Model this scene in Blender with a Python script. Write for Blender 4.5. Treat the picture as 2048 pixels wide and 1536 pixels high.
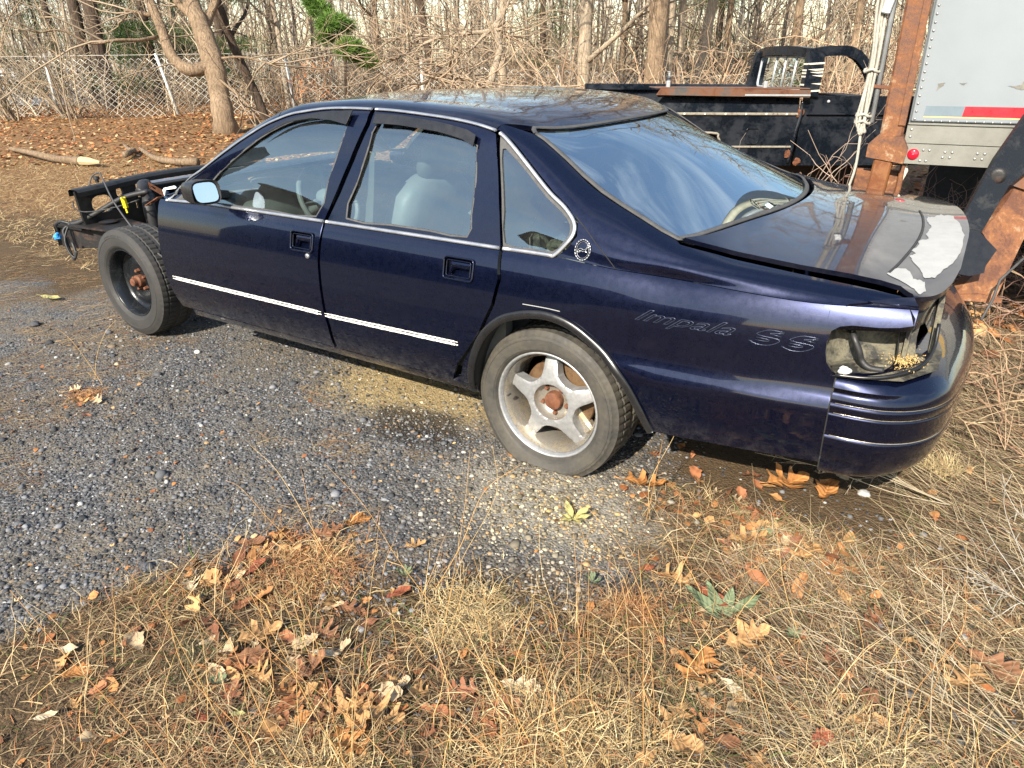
import bpy, math, random
import numpy as np
from mathutils import Matrix, Vector, noise
from mathutils.geometry import delaunay_2d_cdt

for o in list(bpy.data.objects):
    bpy.data.objects.remove(o)
S = bpy.context.scene
COL = S.collection

# ------------------------------------------------------------------ camera
CAM = np.array([1.2854, -3.1223, 1.5713])
YAW, PITCH, ROLL, FPX = 0.5778, 0.4369, -0.0141, 1415.86      # FPX for a 2048 px wide frame
_f = np.array([-math.sin(YAW)*math.cos(PITCH), math.cos(YAW)*math.cos(PITCH), -math.sin(PITCH)])
_r0 = np.array([math.cos(YAW), math.sin(YAW), 0.0]); _u0 = np.cross(_r0, _f)
_r = _r0*math.cos(ROLL)+_u0*math.sin(ROLL); _u = -_r0*math.sin(ROLL)+_u0*math.cos(ROLL)
cd = bpy.data.cameras.new('camera'); cam = bpy.data.objects.new('camera', cd); COL.objects.link(cam)
cd.sensor_width = 36; cd.lens = FPX/2048*36; cd.clip_start = 0.05; cd.clip_end = 600
cam.matrix_world = Matrix(((_r[0], _u[0], -_f[0], CAM[0]), (_r[1], _u[1], -_f[1], CAM[1]),
                           (_r[2], _u[2], -_f[2], CAM[2]), (0, 0, 0, 1)))
S.camera = cam

# ------------------------------------------------------------------ sky and sun
SUN_AZ = math.atan2(-0.992, 0.12)          # direction towards the sun in plan
SUN_EL = math.radians(35)
w = bpy.data.worlds.new('World'); S.world = w; w.use_nodes = True
nt = w.node_tree; nt.nodes.clear()
sky = nt.nodes.new('ShaderNodeTexSky'); sky.sky_type = 'NISHITA'; sky.sun_disc = False
sky.sun_elevation = SUN_EL; sky.sun_rotation = math.pi/2-SUN_AZ
sky.air_density = 1.3; sky.dust_density = .8; sky.ozone_density = 1.6
bg = nt.nodes.new('ShaderNodeBackground'); bg.inputs['Strength'].default_value = 0.12
wo = nt.nodes.new('ShaderNodeOutputWorld')
# thin broken cloud over the whole sky
_tc = nt.nodes.new('ShaderNodeTexCoord'); _mp = nt.nodes.new('ShaderNodeMapping'); _mp.inputs['Scale'].default_value = (1.0, 1.0, 2.2)
nt.links.new(_tc.outputs['Generated'], _mp.inputs['Vector'])
_cn = nt.nodes.new('ShaderNodeTexNoise'); _cn.inputs['Scale'].default_value = 2.3; _cn.inputs['Detail'].default_value = 7; _cn.inputs['Roughness'].default_value = .58; _cn.inputs['Distortion'].default_value = .35
nt.links.new(_mp.outputs[0], _cn.inputs['Vector'])
_cr = nt.nodes.new('ShaderNodeValToRGB'); _cr.color_ramp.elements[0].position = .50; _cr.color_ramp.elements[0].color = (.03, .03, .03, 1); _cr.color_ramp.elements[1].position = .76; _cr.color_ramp.elements[1].color = (.7, .7, .7, 1)
nt.links.new(_cn.outputs['Fac'], _cr.inputs[0])
_mx = nt.nodes.new('ShaderNodeMix'); _mx.data_type = 'RGBA'; _mx.inputs[7].default_value = (5.6, 5.9, 6.3, 1)
nt.links.new(_cr.outputs[0], _mx.inputs[0]); nt.links.new(sky.outputs[0], _mx.inputs[6])
nt.links.new(_mx.outputs[2], bg.inputs[0]); nt.links.new(bg.outputs[0], wo.inputs[0])
sl = bpy.data.lights.new('sun', 'SUN'); sl.energy = 5.0; sl.angle = math.radians(0.53); sl.color = (1.0, 0.91, 0.77)
sun = bpy.data.objects.new('sun', sl); COL.objects.link(sun)
sd = Vector((math.cos(SUN_EL)*math.cos(SUN_AZ), math.cos(SUN_EL)*math.sin(SUN_AZ), math.sin(SUN_EL)))
sun.rotation_euler = sd.to_track_quat('Z', 'Y').to_euler(); sun.location = (0, -20, 15)
S.render.engine = 'CYCLES'
S.view_settings.view_transform = 'Standard'; S.view_settings.look = 'None'
S.view_settings.gamma = 1.0; S.view_settings.exposure = 1.1
S.cycles.caustics_reflective = False; S.cycles.caustics_refractive = False
S.cycles.max_bounces = 8; S.cycles.transparent_max_bounces = 12

# ------------------------------------------------------------------ helpers
rng = np.random.default_rng(7)
rnd = random.Random(11)

def ray(px):
    return _f+(px[0]-1024)/FPX*_r-(px[1]-768)/FPX*_u
def on_z(px, z=0.0):
    d = ray(px); return CAM+(z-CAM[2])/d[2]*d
def on_y(px, y):
    d = ray(px); return CAM+(y-CAM[1])/d[1]*d
def on_x(px, x):
    d = ray(px); return CAM+(x-CAM[0])/d[0]*d
def at_d(px, dist):
    return CAM+dist*ray(px)
def project(P):
    d = np.atleast_2d(P)-CAM; z = d@_f
    return np.stack([1024+FPX*(d@_r)/z, 768-FPX*(d@_u)/z], 1)

def tag(o, label=None, cat=None, group=None, kind=None):
    if label: o['label'] = label
    if cat: o['category'] = cat
    if group: o['group'] = group
    if kind: o['kind'] = kind
    return o

def empty(name, loc=(0, 0, 0), label=None, cat=None, group=None, parent=None, rz=0.0):
    o = bpy.data.objects.new(name, None); COL.objects.link(o); o.location = loc; o.rotation_euler = (0, 0, rz)
    o.empty_display_size = 0.1
    if parent: o.parent = parent
    return tag(o, label, cat, group)

def mk(name, V, F, mat, parent=None, smooth=False, nrm=None, col=None, autosmooth=None):
    """one mesh object from vertices and faces (python lists or numpy arrays)"""
    me = bpy.data.meshes.new(name)
    V = np.asarray(V, dtype=np.float32).reshape(-1, 3)
    if isinstance(F, np.ndarray):
        n, k = F.shape
        me.vertices.add(len(V)); me.vertices.foreach_set('co', V.ravel())
        me.loops.add(n*k); me.loops.foreach_set('vertex_index', F.astype(np.int32).ravel())
        me.polygons.add(n)
        me.polygons.foreach_set('loop_start', np.arange(0, n*k, k, dtype=np.int32))
        me.update(calc_edges=True)
    else:
        me.from_pydata(V.tolist(), [], F); me.update()
    if smooth or nrm is not None:
        me.polygons.foreach_set('use_smooth', np.ones(len(me.polygons), dtype=bool))
    if autosmooth:
        me.polygons.foreach_set('use_smooth', np.ones(len(me.polygons), dtype=bool))
        me.set_sharp_from_angle(angle=math.radians(autosmooth))
    if nrm is not None:
        me.normals_split_custom_set_from_vertices([tuple(float(c) for c in n) for n in nrm])
    if col is not None:
        a = me.attributes.new('Col', 'FLOAT_COLOR', 'POINT')
        c = np.ones((len(V), 4), dtype=np.float32); c[:, :3] = col
        a.data.foreach_set('color', c.ravel())
    if isinstance(mat, (list, tuple)):
        for m in mat: me.materials.append(m)
    else:
        me.materials.append(mat)
    o = bpy.data.objects.new(name, me); COL.objects.link(o)
    if parent: o.parent = parent
    return o

class MB:
    """collects shapes of one part"""
    def __init__(s): s.V = []; s.F = []
    def add(s, V, F):
        b = len(s.V); s.V += [tuple(v) for v in V]; s.F += [tuple(i+b for i in f) for f in F]; return s
    def box(s, c, d, rz=0.0, rx=0.0, ry=0.0, bev=0.0):
        M = Matrix.Translation(Vector([float(v) for v in c])) @ Matrix.Rotation(rz, 4, 'Z') @ Matrix.Rotation(ry, 4, 'Y') @ Matrix.Rotation(rx, 4, 'X')
        hx, hy, hz = d[0]/2, d[1]/2, d[2]/2
        if bev > 0:
            b = min(bev, hx*.9, hy*.9, hz*.9); vs = []; 
            import itertools
            for sx, sy, sz in itertools.product((-1, 1), repeat=3):
                vs += [(sx*(hx-b), sy*(hy-b), sz*hz), (sx*(hx-b), sy*hy, sz*(hz-b)), (sx*hx, sy*(hy-b), sz*(hz-b))]
            idx = {k: i for i, k in enumerate(itertools.product((-1, 1), repeat=3))}
            f = []
            I = lambda sx, sy, sz, k: idx[(sx, sy, sz)]*3+k
            for q in (-1, 1):
                f.append([I(-1, -1, q, 0), I(1, -1, q, 0), I(1, 1, q, 0), I(-1, 1, q, 0)][::q])
                f.append([I(-1, q, -1, 1), I(1, q, -1, 1), I(1, q, 1, 1), I(-1, q, 1, 1)][::-q])
                f.append([I(q, -1, -1, 2), I(q, 1, -1, 2), I(q, 1, 1, 2), I(q, -1, 1, 2)][::q])
            for a in (-1, 1):
                for c2 in (-1, 1):
                    f.append([I(-1, a, c2, 0), I(1, a, c2, 0), I(1, a, c2, 1), I(-1, a, c2, 1)][::-a*c2])
                    f.append([I(a, -1, c2, 0), I(a, 1, c2, 0), I(a, 1, c2, 2), I(a, -1, c2, 2)][::a*c2])
                    f.append([I(a, c2, -1, 1), I(a, c2, 1, 1), I(a, c2, 1, 2), I(a, c2, -1, 2)][::-a*c2])
            for sx, sy, sz in idx:
                f.append([I(sx, sy, sz, 0), I(sx, sy, sz, 1), I(sx, sy, sz, 2)][::-sx*sy*sz])
            return s.add([M @ Vector(v) for v in vs], f)
        vs = [(-hx, -hy, -hz), (hx, -hy, -hz), (hx, hy, -hz), (-hx, hy, -hz), (-hx, -hy, hz), (hx, -hy, hz), (hx, hy, hz), (-hx, hy, hz)]
        return s.add([M @ Vector(v) for v in vs], [(3, 2, 1, 0), (4, 5, 6, 7), (0, 1, 5, 4), (1, 2, 6, 5), (2, 3, 7, 6), (3, 0, 4, 7)])
    def tube(s, pts, r, n=8, cap=True, closed=False, flat=None):
        V, F = tube(pts, r, n, cap, closed, flat); return s.add(V, F)
    def lathe(s, prof, c, axis='y', n=48, a0=0.0, a1=2*math.pi):
        """prof: list of (radius, along-axis)"""
        full = abs(a1-a0-2*math.pi) < 1e-6; k = len(prof); V = []; m = n if full else n+1
        for i in range(m):
            a = a0+(a1-a0)*i/n; ca, sa = math.cos(a), math.sin(a)
            for r_, h in prof:
                if axis == 'y': V.append((c[0]+r_*ca, c[1]+h, c[2]+r_*sa))
                elif axis == 'z': V.append((c[0]+r_*ca, c[1]+r_*sa, c[2]+h))
                else: V.append((c[0]+h, c[1]+r_*ca, c[2]+r_*sa))
        F = []
        for i in range(n):
            j = (i+1) % m
            for q in range(k-1): F.append((i*k+q, i*k+q+1, j*k+q+1, j*k+q))
        return s.add(V, F)
    def prism(s, out, fn, t, holes=()):
        """2D outline -> fn(u,v,depth) with thickness t"""
        V, F = prism2(out, fn, t, holes); return s.add(V, F)
    def build(s, name, mat, parent=None, smooth=False, auto=None):
        return mk(name, s.V, s.F, mat, parent, smooth, autosmooth=auto)

def frames(P, closed=False):
    P = np.asarray(P, float); n = len(P)
    if closed: T = np.roll(P, -1, 0)-np.roll(P, 1, 0)
    else: T = np.gradient(P, axis=0)
    T /= np.linalg.norm(T, axis=1)[:, None]+1e-12
    a = np.array([0, 0, 1.0]) if abs(T[0][2]) < .9 else np.array([1.0, 0, 0])
    N = np.zeros_like(P); v = a-T[0]*(a@T[0]); v /= np.linalg.norm(v); N[0] = v
    for i in range(1, n):
        v = N[i-1]-T[i]*(N[i-1]@T[i]); l = np.linalg.norm(v); N[i] = v/l if l > 1e-9 else N[i-1]
    return T, N, np.cross(T, N)

def tube(pts, r, n=8, cap=True, closed=False, flat=None):
    P = np.asarray(pts, float); m = len(P); R = np.broadcast_to(np.asarray(r, float), (m,))
    T, N, B = frames(P, closed); V = []; F = []
    fl = flat or (1, 1)
    for i in range(m):
        for k in range(n):
            a = 2*math.pi*k/n; V.append(P[i]+R[i]*(math.cos(a)*N[i]*fl[0]+math.sin(a)*B[i]*fl[1]))
    for i in range(m if closed else m-1):
        j = (i+1) % m
        for k in range(n):
            l = (k+1) % n; F.append((i*n+k, i*n+l, j*n+l, j*n+k))
    if cap and not closed:
        F.append(tuple(range(n-1, -1, -1))); F.append(tuple((m-1)*n+k for k in range(n)))
    return V, F

def inpoly(P, poly):
    P = np.atleast_2d(P); poly = np.asarray(poly); x, y = P[:, 0], P[:, 1]; c = np.zeros(len(P), bool); j = len(poly)-1
    for i in range(len(poly)):
        xi, yi = poly[i]; xj, yj = poly[j]
        if yi != yj:
            t = ((yi > y) != (yj > y)) & (x < (xj-xi)*(y-yi)/(yj-yi)+xi); c ^= t
        j = i
    return c

def resample(poly, step, closed=True):
    poly = [np.asarray(p, float) for p in poly]; out = []
    m = len(poly) if closed else len(poly)-1
    for i in range(m):
        a, b = poly[i], poly[(i+1) % len(poly)]; k = max(1, int(np.ceil(np.linalg.norm(b-a)/step)))
        for q in range(k): out.append(a+(b-a)*q/k)
    if not closed: out.append(poly[-1])
    return np.array(out)

def catmull(pts, k=6, closed=False):
    P = np.asarray(pts, float); n = len(P); out = []
    idx = range(n) if closed else range(n-1)
    for i in idx:
        p1, p2 = P[i], P[(i+1) % n]
        p0 = P[(i-1) % n] if closed or i > 0 else 2*p1-p2
        p3 = P[(i+2) % n] if closed or i+2 < n else 2*p2-p1
        for q in range(k):
            t = q/k
            out.append(.5*((2*p1)+(-p0+p2)*t+(2*p0-5*p1+4*p2-p3)*t*t+(-p0+3*p1-3*p2+p3)*t**3))
    if not closed: out.append(P[-1])
    return np.array(out)

def cdt(outline, holes=(), inner=None):
    pts = [Vector((float(p[0]), float(p[1]))) for p in outline]; E = [(i, (i+1) % len(pts)) for i in range(len(pts))]
    for h in holes:
        b = len(pts); pts += [Vector((float(p[0]), float(p[1]))) for p in h]; E += [(b+i, b+(i+1) % len(h)) for i in range(len(h))]
    if inner is not None: pts += [Vector((float(p[0]), float(p[1]))) for p in inner]
    v, e, f, *_ = delaunay_2d_cdt(pts, E, [], 0, 1e-7)
    V = np.array([(p.x, p.y) for p in v]); F = np.array([t for t in f if len(t) == 3])
    C = V[F].mean(1); ok = inpoly(C, outline)
    for h in holes: ok &= ~inpoly(C, h)
    F = F[ok]
    a = V[F]; cr = (a[:, 1, 0]-a[:, 0, 0])*(a[:, 2, 1]-a[:, 0, 1])-(a[:, 1, 1]-a[:, 0, 1])*(a[:, 2, 0]-a[:, 0, 0])
    F = F[np.abs(cr) > 1e-12]; cr = cr[np.abs(cr) > 1e-12]
    F[cr < 0] = F[cr < 0][:, ::-1]
    return V, F

def boundary(F):
    d = {}
    for t in F:
        for i in range(3):
            a, b = int(t[i]), int(t[(i+1) % 3]); d[(a, b)] = 1
    return [(a, b) for (a, b) in d if (b, a) not in d]

def prism2(out, fn, t, holes=()):
    V2, F2 = cdt(out, holes); n = len(V2)
    V = [fn(u, v, 0.0) for u, v in V2]+[fn(u, v, t) for u, v in V2]
    F = [tuple(f) for f in F2]+[tuple(int(i)+n for i in f[::-1]) for f in F2]
    for a, b in boundary(F2): F.append((b, a, a+n, b+n))
    return V, [tuple(int(i) for i in f) for f in F]

def pchip(xs, ys):
    xs = np.asarray(xs, float); ys = np.asarray(ys, float); h = np.diff(xs); d = np.diff(ys)/h; m = np.zeros_like(ys)
    for i in range(1, len(xs)-1):
        if d[i-1]*d[i] > 0:
            w1, w2 = 2*h[i]+h[i-1], h[i]+2*h[i-1]; m[i] = (w1+w2)/(w1/d[i-1]+w2/d[i])
    m[0], m[-1] = d[0], d[-1]
    def f(x):
        x = np.clip(np.asarray(x, float), xs[0], xs[-1]); i = np.clip(np.searchsorted(xs, x, 'right')-1, 0, len(xs)-2)
        t = (x-xs[i])/h[i]
        return (ys[i]*(1+2*t)*(1-t)**2+h[i]*m[i]*t*(1-t)**2+ys[i+1]*t*t*(3-2*t)+h[i]*m[i+1]*t*t*(t-1))
    return f
def spline(xs, ys):
    """cubic Hermite with smooth finite-difference slopes"""
    xs = np.asarray(xs, float); ys = np.asarray(ys, float); h = np.diff(xs); d = np.diff(ys)/h; m = np.zeros_like(ys)
    m[1:-1] = (d[:-1]*h[1:]+d[1:]*h[:-1])/(h[1:]+h[:-1]); m[0], m[-1] = d[0], d[-1]
    def f(x):
        x = np.clip(np.asarray(x, float), xs[0], xs[-1]); i = np.clip(np.searchsorted(xs, x, 'right')-1, 0, len(xs)-2)
        t = (x-xs[i])/h[i]
        return (ys[i]*(1+2*t)*(1-t)**2+h[i]*m[i]*t*(1-t)**2+ys[i+1]*t*t*(3-2*t)+h[i]*m[i+1]*t*t*(t-1))
    return f

# ------------------------------------------------------------------ materials
def M_(name):
    m = bpy.data.materials.new(name); m.use_nodes = True; return m, m.node_tree.nodes, m.node_tree.links, m.node_tree.nodes['Principled BSDF']
def setp(b, **k):
    for n, v in k.items():
        i = b.inputs[n.replace('_', ' ')]
        i.default_value = (v[0], v[1], v[2], 1) if isinstance(v, tuple) and len(v) == 3 and i.type == 'RGBA' else v
def texco(N, L, scale=1.0, world=False):
    if world:
        g = N.new('ShaderNodeNewGeometry'); return g.outputs['Position']
    t = N.new('ShaderNodeTexCoord'); return t.outputs['Object']
def noise_n(N, L, co, scale, detail=4, rough=.6, dist=0.0):
    n = N.new('ShaderNodeTexNoise'); n.inputs['Scale'].default_value = scale; n.inputs['Detail'].default_value = detail
    n.inputs['Roughness'].default_value = rough; n.inputs['Distortion'].default_value = dist
    L.new(co, n.inputs['Vector']); return n.outputs['Fac']
def ramp(N, L, fac, stops):
    r = N.new('ShaderNodeValToRGB'); e = r.color_ramp.elements
    while len(e) < len(stops): e.new(.5)
    for i, (p, c) in enumerate(stops):
        e[i].position = p; e[i].color = (c[0], c[1], c[2], 1) if isinstance(c, tuple) else (c, c, c, 1)
    L.new(fac, r.inputs[0]); return r.outputs[0]
def mix(N, L, fac, a, b, mode='MIX'):
    m = N.new('ShaderNodeMix'); m.data_type = 'RGBA'; m.blend_type = mode
    for sock, v in ((m.inputs[0], fac), (m.inputs[6], a), (m.inputs[7], b)):
        if hasattr(v, 'links') or isinstance(v, bpy.types.NodeSocket): L.new(v, sock)
        else: sock.default_value = v if not isinstance(v, tuple) else (v[0], v[1], v[2], 1)
    return m.outputs[2]
def math_n(N, L, op, a, b=None, clamp=False):
    m = N.new('ShaderNodeMath'); m.operation = op; m.use_clamp = clamp
    for i, v in enumerate((a, b)):
        if v is None: continue
        if isinstance(v, bpy.types.NodeSocket): L.new(v, m.inputs[i])
        else: m.inputs[i].default_value = v
    return m.outputs[0]
def bump(N, L, b, h, strength=.3, dist=.01):
    n = N.new('ShaderNodeBump'); n.inputs['Strength'].default_value = strength; n.inputs['Distance'].default_value = dist
    L.new(h, n.inputs['Height']); L.new(n.outputs[0], b.inputs['Normal']); return n

def plain(name, c, rough=.5, metal=0.0, var=.25, scale=8.0, bmp=0.0, bscale=60.0, spec=.5, world=False, coat=0.0):
    """procedural material: colour with two octaves of uneven tone"""
    m, N, L, b = M_(name); co = texco(N, L, world=world)
    f = noise_n(N, L, co, scale, 5, .65)
    k0, k1 = 1-var, 1+var
    L.new(ramp(N, L, f, [(.25, tuple(v*k0 for v in c)), (.75, tuple(min(v*k1, 1) for v in c))]), b.inputs['Base Color'])
    L.new(ramp(N, L, noise_n(N, L, co, scale*2.3, 4), [(.3, max(rough-.1, .03)), (.7, min(rough+.1, 1))]), b.inputs['Roughness'])
    setp(b, Metallic=metal, Specular_IOR_Level=spec, Coat_Weight=coat)
    if bmp: bump(N, L, b, noise_n(N, L, co, bscale, 6, .7), bmp, .004)
    return m
def rusty(name, c1, c2, rough=.75, scale=5.0, mid=.5, metal=0.0, bmp=.4, c3=None):
    """painted or bare steel with rust blotches of their own shape"""
    m, N, L, b = M_(name); co = texco(N, L)
    f = noise_n(N, L, co, scale, 8, .72, .4); g = noise_n(N, L, co, scale*9, 6, .75)
    mm = math_n(N, L, 'ADD', math_n(N, L, 'MULTIPLY', f, .8), math_n(N, L, 'MULTIPLY', g, .2))
    stops = [(mid-.06, c1), (mid+.06, c2)]
    if c3: stops.append((mid+.16, c3))
    c = ramp(N, L, mm, stops)
    c = mix(N, L, .35, c, ramp(N, L, g, [(.3, .35), (.7, 1.0)]), 'MULTIPLY')
    L.new(c, b.inputs['Base Color']); setp(b, Metallic=metal)
    L.new(ramp(N, L, mm, [(mid-.06, max(rough-.3, .2)), (mid+.06, rough+.1)]), b.inputs['Roughness'])
    bump(N, L, b, g, bmp, .004)
    return m
def glass_mat(name, tint, ior=1.52, alpha_rough=0.0, dust=.03):
    """thin automotive glass: tinted see-through sheet with mirror reflection by angle, and film of dust"""
    m = bpy.data.materials.new(name); m.use_nodes = True; N = m.node_tree.nodes; L = m.node_tree.links; N.clear()
    out = N.new('ShaderNodeOutputMaterial'); tr = N.new('ShaderNodeBsdfTransparent'); gl = N.new('ShaderNodeBsdfGlossy')
    gl.inputs['Roughness'].default_value = .004; fr = N.new('ShaderNodeFresnel'); fr.inputs['IOR'].default_value = ior
    tr.inputs['Color'].default_value = (*tint, 1); gl.inputs['Color'].default_value = (.80, .94, 1, 1)
    mx = N.new('ShaderNodeMixShader'); L.new(fr.outputs[0], mx.inputs[0]); L.new(tr.outputs[0], mx.inputs[1]); L.new(gl.outputs[0], mx.inputs[2])
    df = N.new('ShaderNodeBsdfDiffuse'); df.inputs['Color'].default_value = (.45, .47, .45, 1)
    co = N.new('ShaderNodeTexCoord').outputs['Object']
    f = noise_n(N, L, co, 5, 6, .7); f2 = noise_n(N, L, co, 60, 4, .7)
    k = math_n(N, L, 'MULTIPLY', ramp(N, L, math_n(N, L, 'ADD', math_n(N, L, 'MULTIPLY', f, .7), math_n(N, L, 'MULTIPLY', f2, .3)), [(.35, .25), (.75, 2.0)]), dust)
    mx2 = N.new('ShaderNodeMixShader'); L.new(k, mx2.inputs[0]); L.new(mx.outputs[0], mx2.inputs[1]); L.new(df.outputs[0], mx2.inputs[2])
    L.new(mx2.outputs[0], out.inputs['Surface']); return m
def colattr(name, rough=.8, mul=1.0, spec=.2, trans=0.0, var=.35, vscale=30.0):
    """natural colour taken from the mesh's own per-piece colour, with uneven tone"""
    m, N, L, b = M_(name); a = N.new('ShaderNodeAttribute'); a.attribute_name = 'Col'
    co = texco(N, L); f = noise_n(N, L, co, vscale, 5, .7)
    c = mix(N, L, 1.0, a.outputs['Color'], ramp(N, L, f, [(.2, (1-var)*mul), (.8, (1+var)*mul)]), 'MULTIPLY')
    L.new(c, b.inputs['Base Color']); setp(b, Roughness=rough, Specular_IOR_Level=spec)
    if trans:
        o = N['Material Output']; t = N.new('ShaderNodeBsdfTranslucent'); L.new(c, t.inputs['Color'])
        mx = N.new('ShaderNodeMixShader'); mx.inputs[0].default_value = trans
        L.new(b.outputs[0], mx.inputs[1]); L.new(t.outputs[0], mx.inputs[2]); L.new(mx.outputs[0], o.inputs['Surface'])
    return m
# ================================================================== the ground
def val(c, v): return tuple(x*v for x in c)
def ground_mat():
    m, N, L, b = M_('yard_ground'); g = N.new('ShaderNodeNewGeometry'); pos = g.outputs['Position']
    sx = N.new('ShaderNodeSeparateXYZ'); L.new(pos, sx.inputs[0]); X, Y = sx.outputs[0], sx.outputs[1]
    n1 = noise_n(N, L, pos, 1.1, 6, .6, .3); n2 = noise_n(N, L, pos, 7, 6, .65); n3 = noise_n(N, L, pos, 45, 6, .7); n4 = noise_n(N, L, pos, 160, 3, .6)
    vo = N.new('ShaderNodeTexVoronoi'); vo.inputs['Scale'].default_value = 105; L.new(pos, vo.inputs['Vector'])
    # crushed stone and old asphalt
    st = ramp(N, L, vo.outputs['Color'], [(.1, (.032, .033, .036)), (.45, (.08, .082, .087)), (.75, (.15, .15, .15)), (.97, (.30, .29, .28))])
    sand = ramp(N, L, n3, [(.3, (.085, .075, .062)), (.7, (.26, .215, .15))])
    grav = mix(N, L, ramp(N, L, math_n(N, L, 'ADD', math_n(N, L, 'MULTIPLY', n2, .6), math_n(N, L, 'MULTIPLY', n1, .4)), [(.42, 0.0), (.60, .75)]), st, sand)
    # thatch of dead grass
    mp = N.new('ShaderNodeMapping'); mp.inputs['Scale'].default_value = (9, 34, 10); mp.inputs['Rotation'].default_value = (0, 0, .5); L.new(pos, mp.inputs['Vector'])
    fib = noise_n(N, L, mp.outputs[0], 5, 8, .75, 1.2)
    thatch = ramp(N, L, fib, [(.28, (.028, .021, .014)), (.48, (.075, .052, .030)), (.64, (.15, .10, .055)), (.82, (.30, .22, .12))])
    thatch = mix(N, L, ramp(N, L, n2, [(.52, 0.0), (.7, .5)]), thatch, (.10, .062, .035))
    # leaf litter by the fence
    lit = ramp(N, L, noise_n(N, L, pos, 16, 7, .75), [(.28, (.045, .027, .016)), (.45, (.14, .078, .036)), (.6, (.29, .17, .08)), (.75, (.48, .34, .18))])
    # where each lies
    edge = math_n(N, L, 'ADD', math_n(N, L, 'MULTIPLY', math_n(N, L, 'SUBTRACT', n1, .5), 1.1), math_n(N, L, 'MULTIPLY', math_n(N, L, 'SUBTRACT', n2, .5), .5))
    def lin(a, bx, by): return math_n(N, L, 'ADD', math_n(N, L, 'ADD', math_n(N, L, 'MULTIPLY', X, bx), math_n(N, L, 'MULTIPLY', Y, by)), a)
    near = math_n(N, L, 'ADD', math_n(N, L, 'SUBTRACT', lin(-1.66, .43, -1.0), math_n(N, L, 'MULTIPLY', math_n(N, L, 'MAXIMUM', lin(-.7, -1.0, 0), 0.0), 3.0)), math_n(N, L, 'MULTIPLY', edge, .6))           # >0 grass side of the near verge
    right = math_n(N, L, 'ADD', lin(-.35, 1.0, .15), edge)             # >0 thatch behind the car
    far = math_n(N, L, 'ADD', lin(.15, -.12, 1.0), math_n(N, L, 'MULTIPLY', edge, 1.0))
    far = math_n(N, L, 'MINIMUM', far, lin(-4.2, -1.0, 0))              # >0 grass beyond the gravel at the left
    any_ = math_n(N, L, 'MAXIMUM', math_n(N, L, 'MAXIMUM', near, right), far)
    streak = math_n(N, L, 'MULTIPLY', ramp(N, L, math_n(N, L, 'ADD', n1, math_n(N, L, 'MULTIPLY', math_n(N, L, 'SUBTRACT', fib, .5), .6)), [(.52, 0.0), (.68, .75)]), ramp(N, L, math_n(N, L, 'MULTIPLY', lin(-1.2, -1.0, 0), .4), [(0, 0.0), (1, 1.0)]))
    k = math_n(N, L, 'MAXIMUM', ramp(N, L, math_n(N, L, 'ADD', math_n(N, L, 'MULTIPLY', any_, 2.5), .5), [(.2, 0.0), (.8, 1.0)]), streak)
    c = mix(N, L, k, grav, thatch)
    kl = ramp(N, L, math_n(N, L, 'ADD', math_n(N, L, 'MULTIPLY', math_n(N, L, 'ADD', lin(-2.6, -.23, 1.0), math_n(N, L, 'MULTIPLY', edge, 2.6)), .6), .5), [(.2, 0.0), (.8, 1.0)])
    c = mix(N, L, kl, c, lit)
    # dark brown patch in front of the rear wheel
    def dist(cx, cy, r_):
        dx, dy = math_n(N, L, 'SUBTRACT', X, cx), math_n(N, L, 'SUBTRACT', Y, cy)
        q = math_n(N, L, 'SQRT', math_n(N, L, 'ADD', math_n(N, L, 'MULTIPLY', dx, dx), math_n(N, L, 'MULTIPLY', math_n(N, L, 'MULTIPLY', dy, dy), 3.0)))
        return math_n(N, L, 'ADD', math_n(N, L, 'DIVIDE', q, r_), math_n(N, L, 'MULTIPLY', math_n(N, L, 'SUBTRACT', n2, .5), 1.3))
    dark_patch = ramp(N, L, dist(-.70, -.90, .36), [(.55, .85), (1.0, 0.0)])
    c = mix(N, L, dark_patch, c, (.022, .017, .013))
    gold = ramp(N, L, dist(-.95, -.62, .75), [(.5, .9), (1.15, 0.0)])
    c = mix(N, L, math_n(N, L, 'MULTIPLY', gold, math_n(N, L, 'SUBTRACT', 1.0, dark_patch)), c, ramp(N, L, n3, [(.3, (.17, .125, .06)), (.7, (.48, .37, .19))]))
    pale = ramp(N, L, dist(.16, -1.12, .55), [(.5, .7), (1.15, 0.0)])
    c = mix(N, L, pale, c, ramp(N, L, n3, [(.3, (.16, .145, .12)), (.7, (.46, .42, .34))]))     # sunlit patch beside the rear wheel, painted into the ground colour
    L.new(c, b.inputs['Base Color']); setp(b, Roughness=.93, Specular_IOR_Level=.15)
    h = math_n(N, L, 'ADD', math_n(N, L, 'MULTIPLY', vo.outputs['Distance'], -.6), math_n(N, L, 'ADD', math_n(N, L, 'MULTIPLY', n3, .7), math_n(N, L, 'MULTIPLY', fib, .5)))
    bump(N, L, b, h, .8, .012)
    return m
def gz(x, y):
    """height of the yard"""
    x = np.asarray(x, float); y = np.asarray(y, float)
    h = .012*np.sin(x*2.1+1.3*np.sin(y*1.7))*np.cos(y*2.6+x*.7)+.008*np.sin(5.3*x+2*y)*np.sin(4.1*y-1.7*x)
    cz = np.clip((np.hypot((x+1.2)/2.6, y/1.4)-.9)*2.5, 0, 1)                  # flat under the car
    far = np.clip((y-3.2-.2*(x+8))/6, 0, 1)*np.clip((-3-x)/4, 0, 1)
    return h*cz-.012+.012*0+far*.16*(1+.6*np.sin(x*.9)*np.sin(y*1.1+x*.3))
ga = np.concatenate([-np.geomspace(90, 8, 26)[:-1], np.linspace(-8, 3, 190), np.geomspace(3.2, 90, 26)[0:]])
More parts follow.
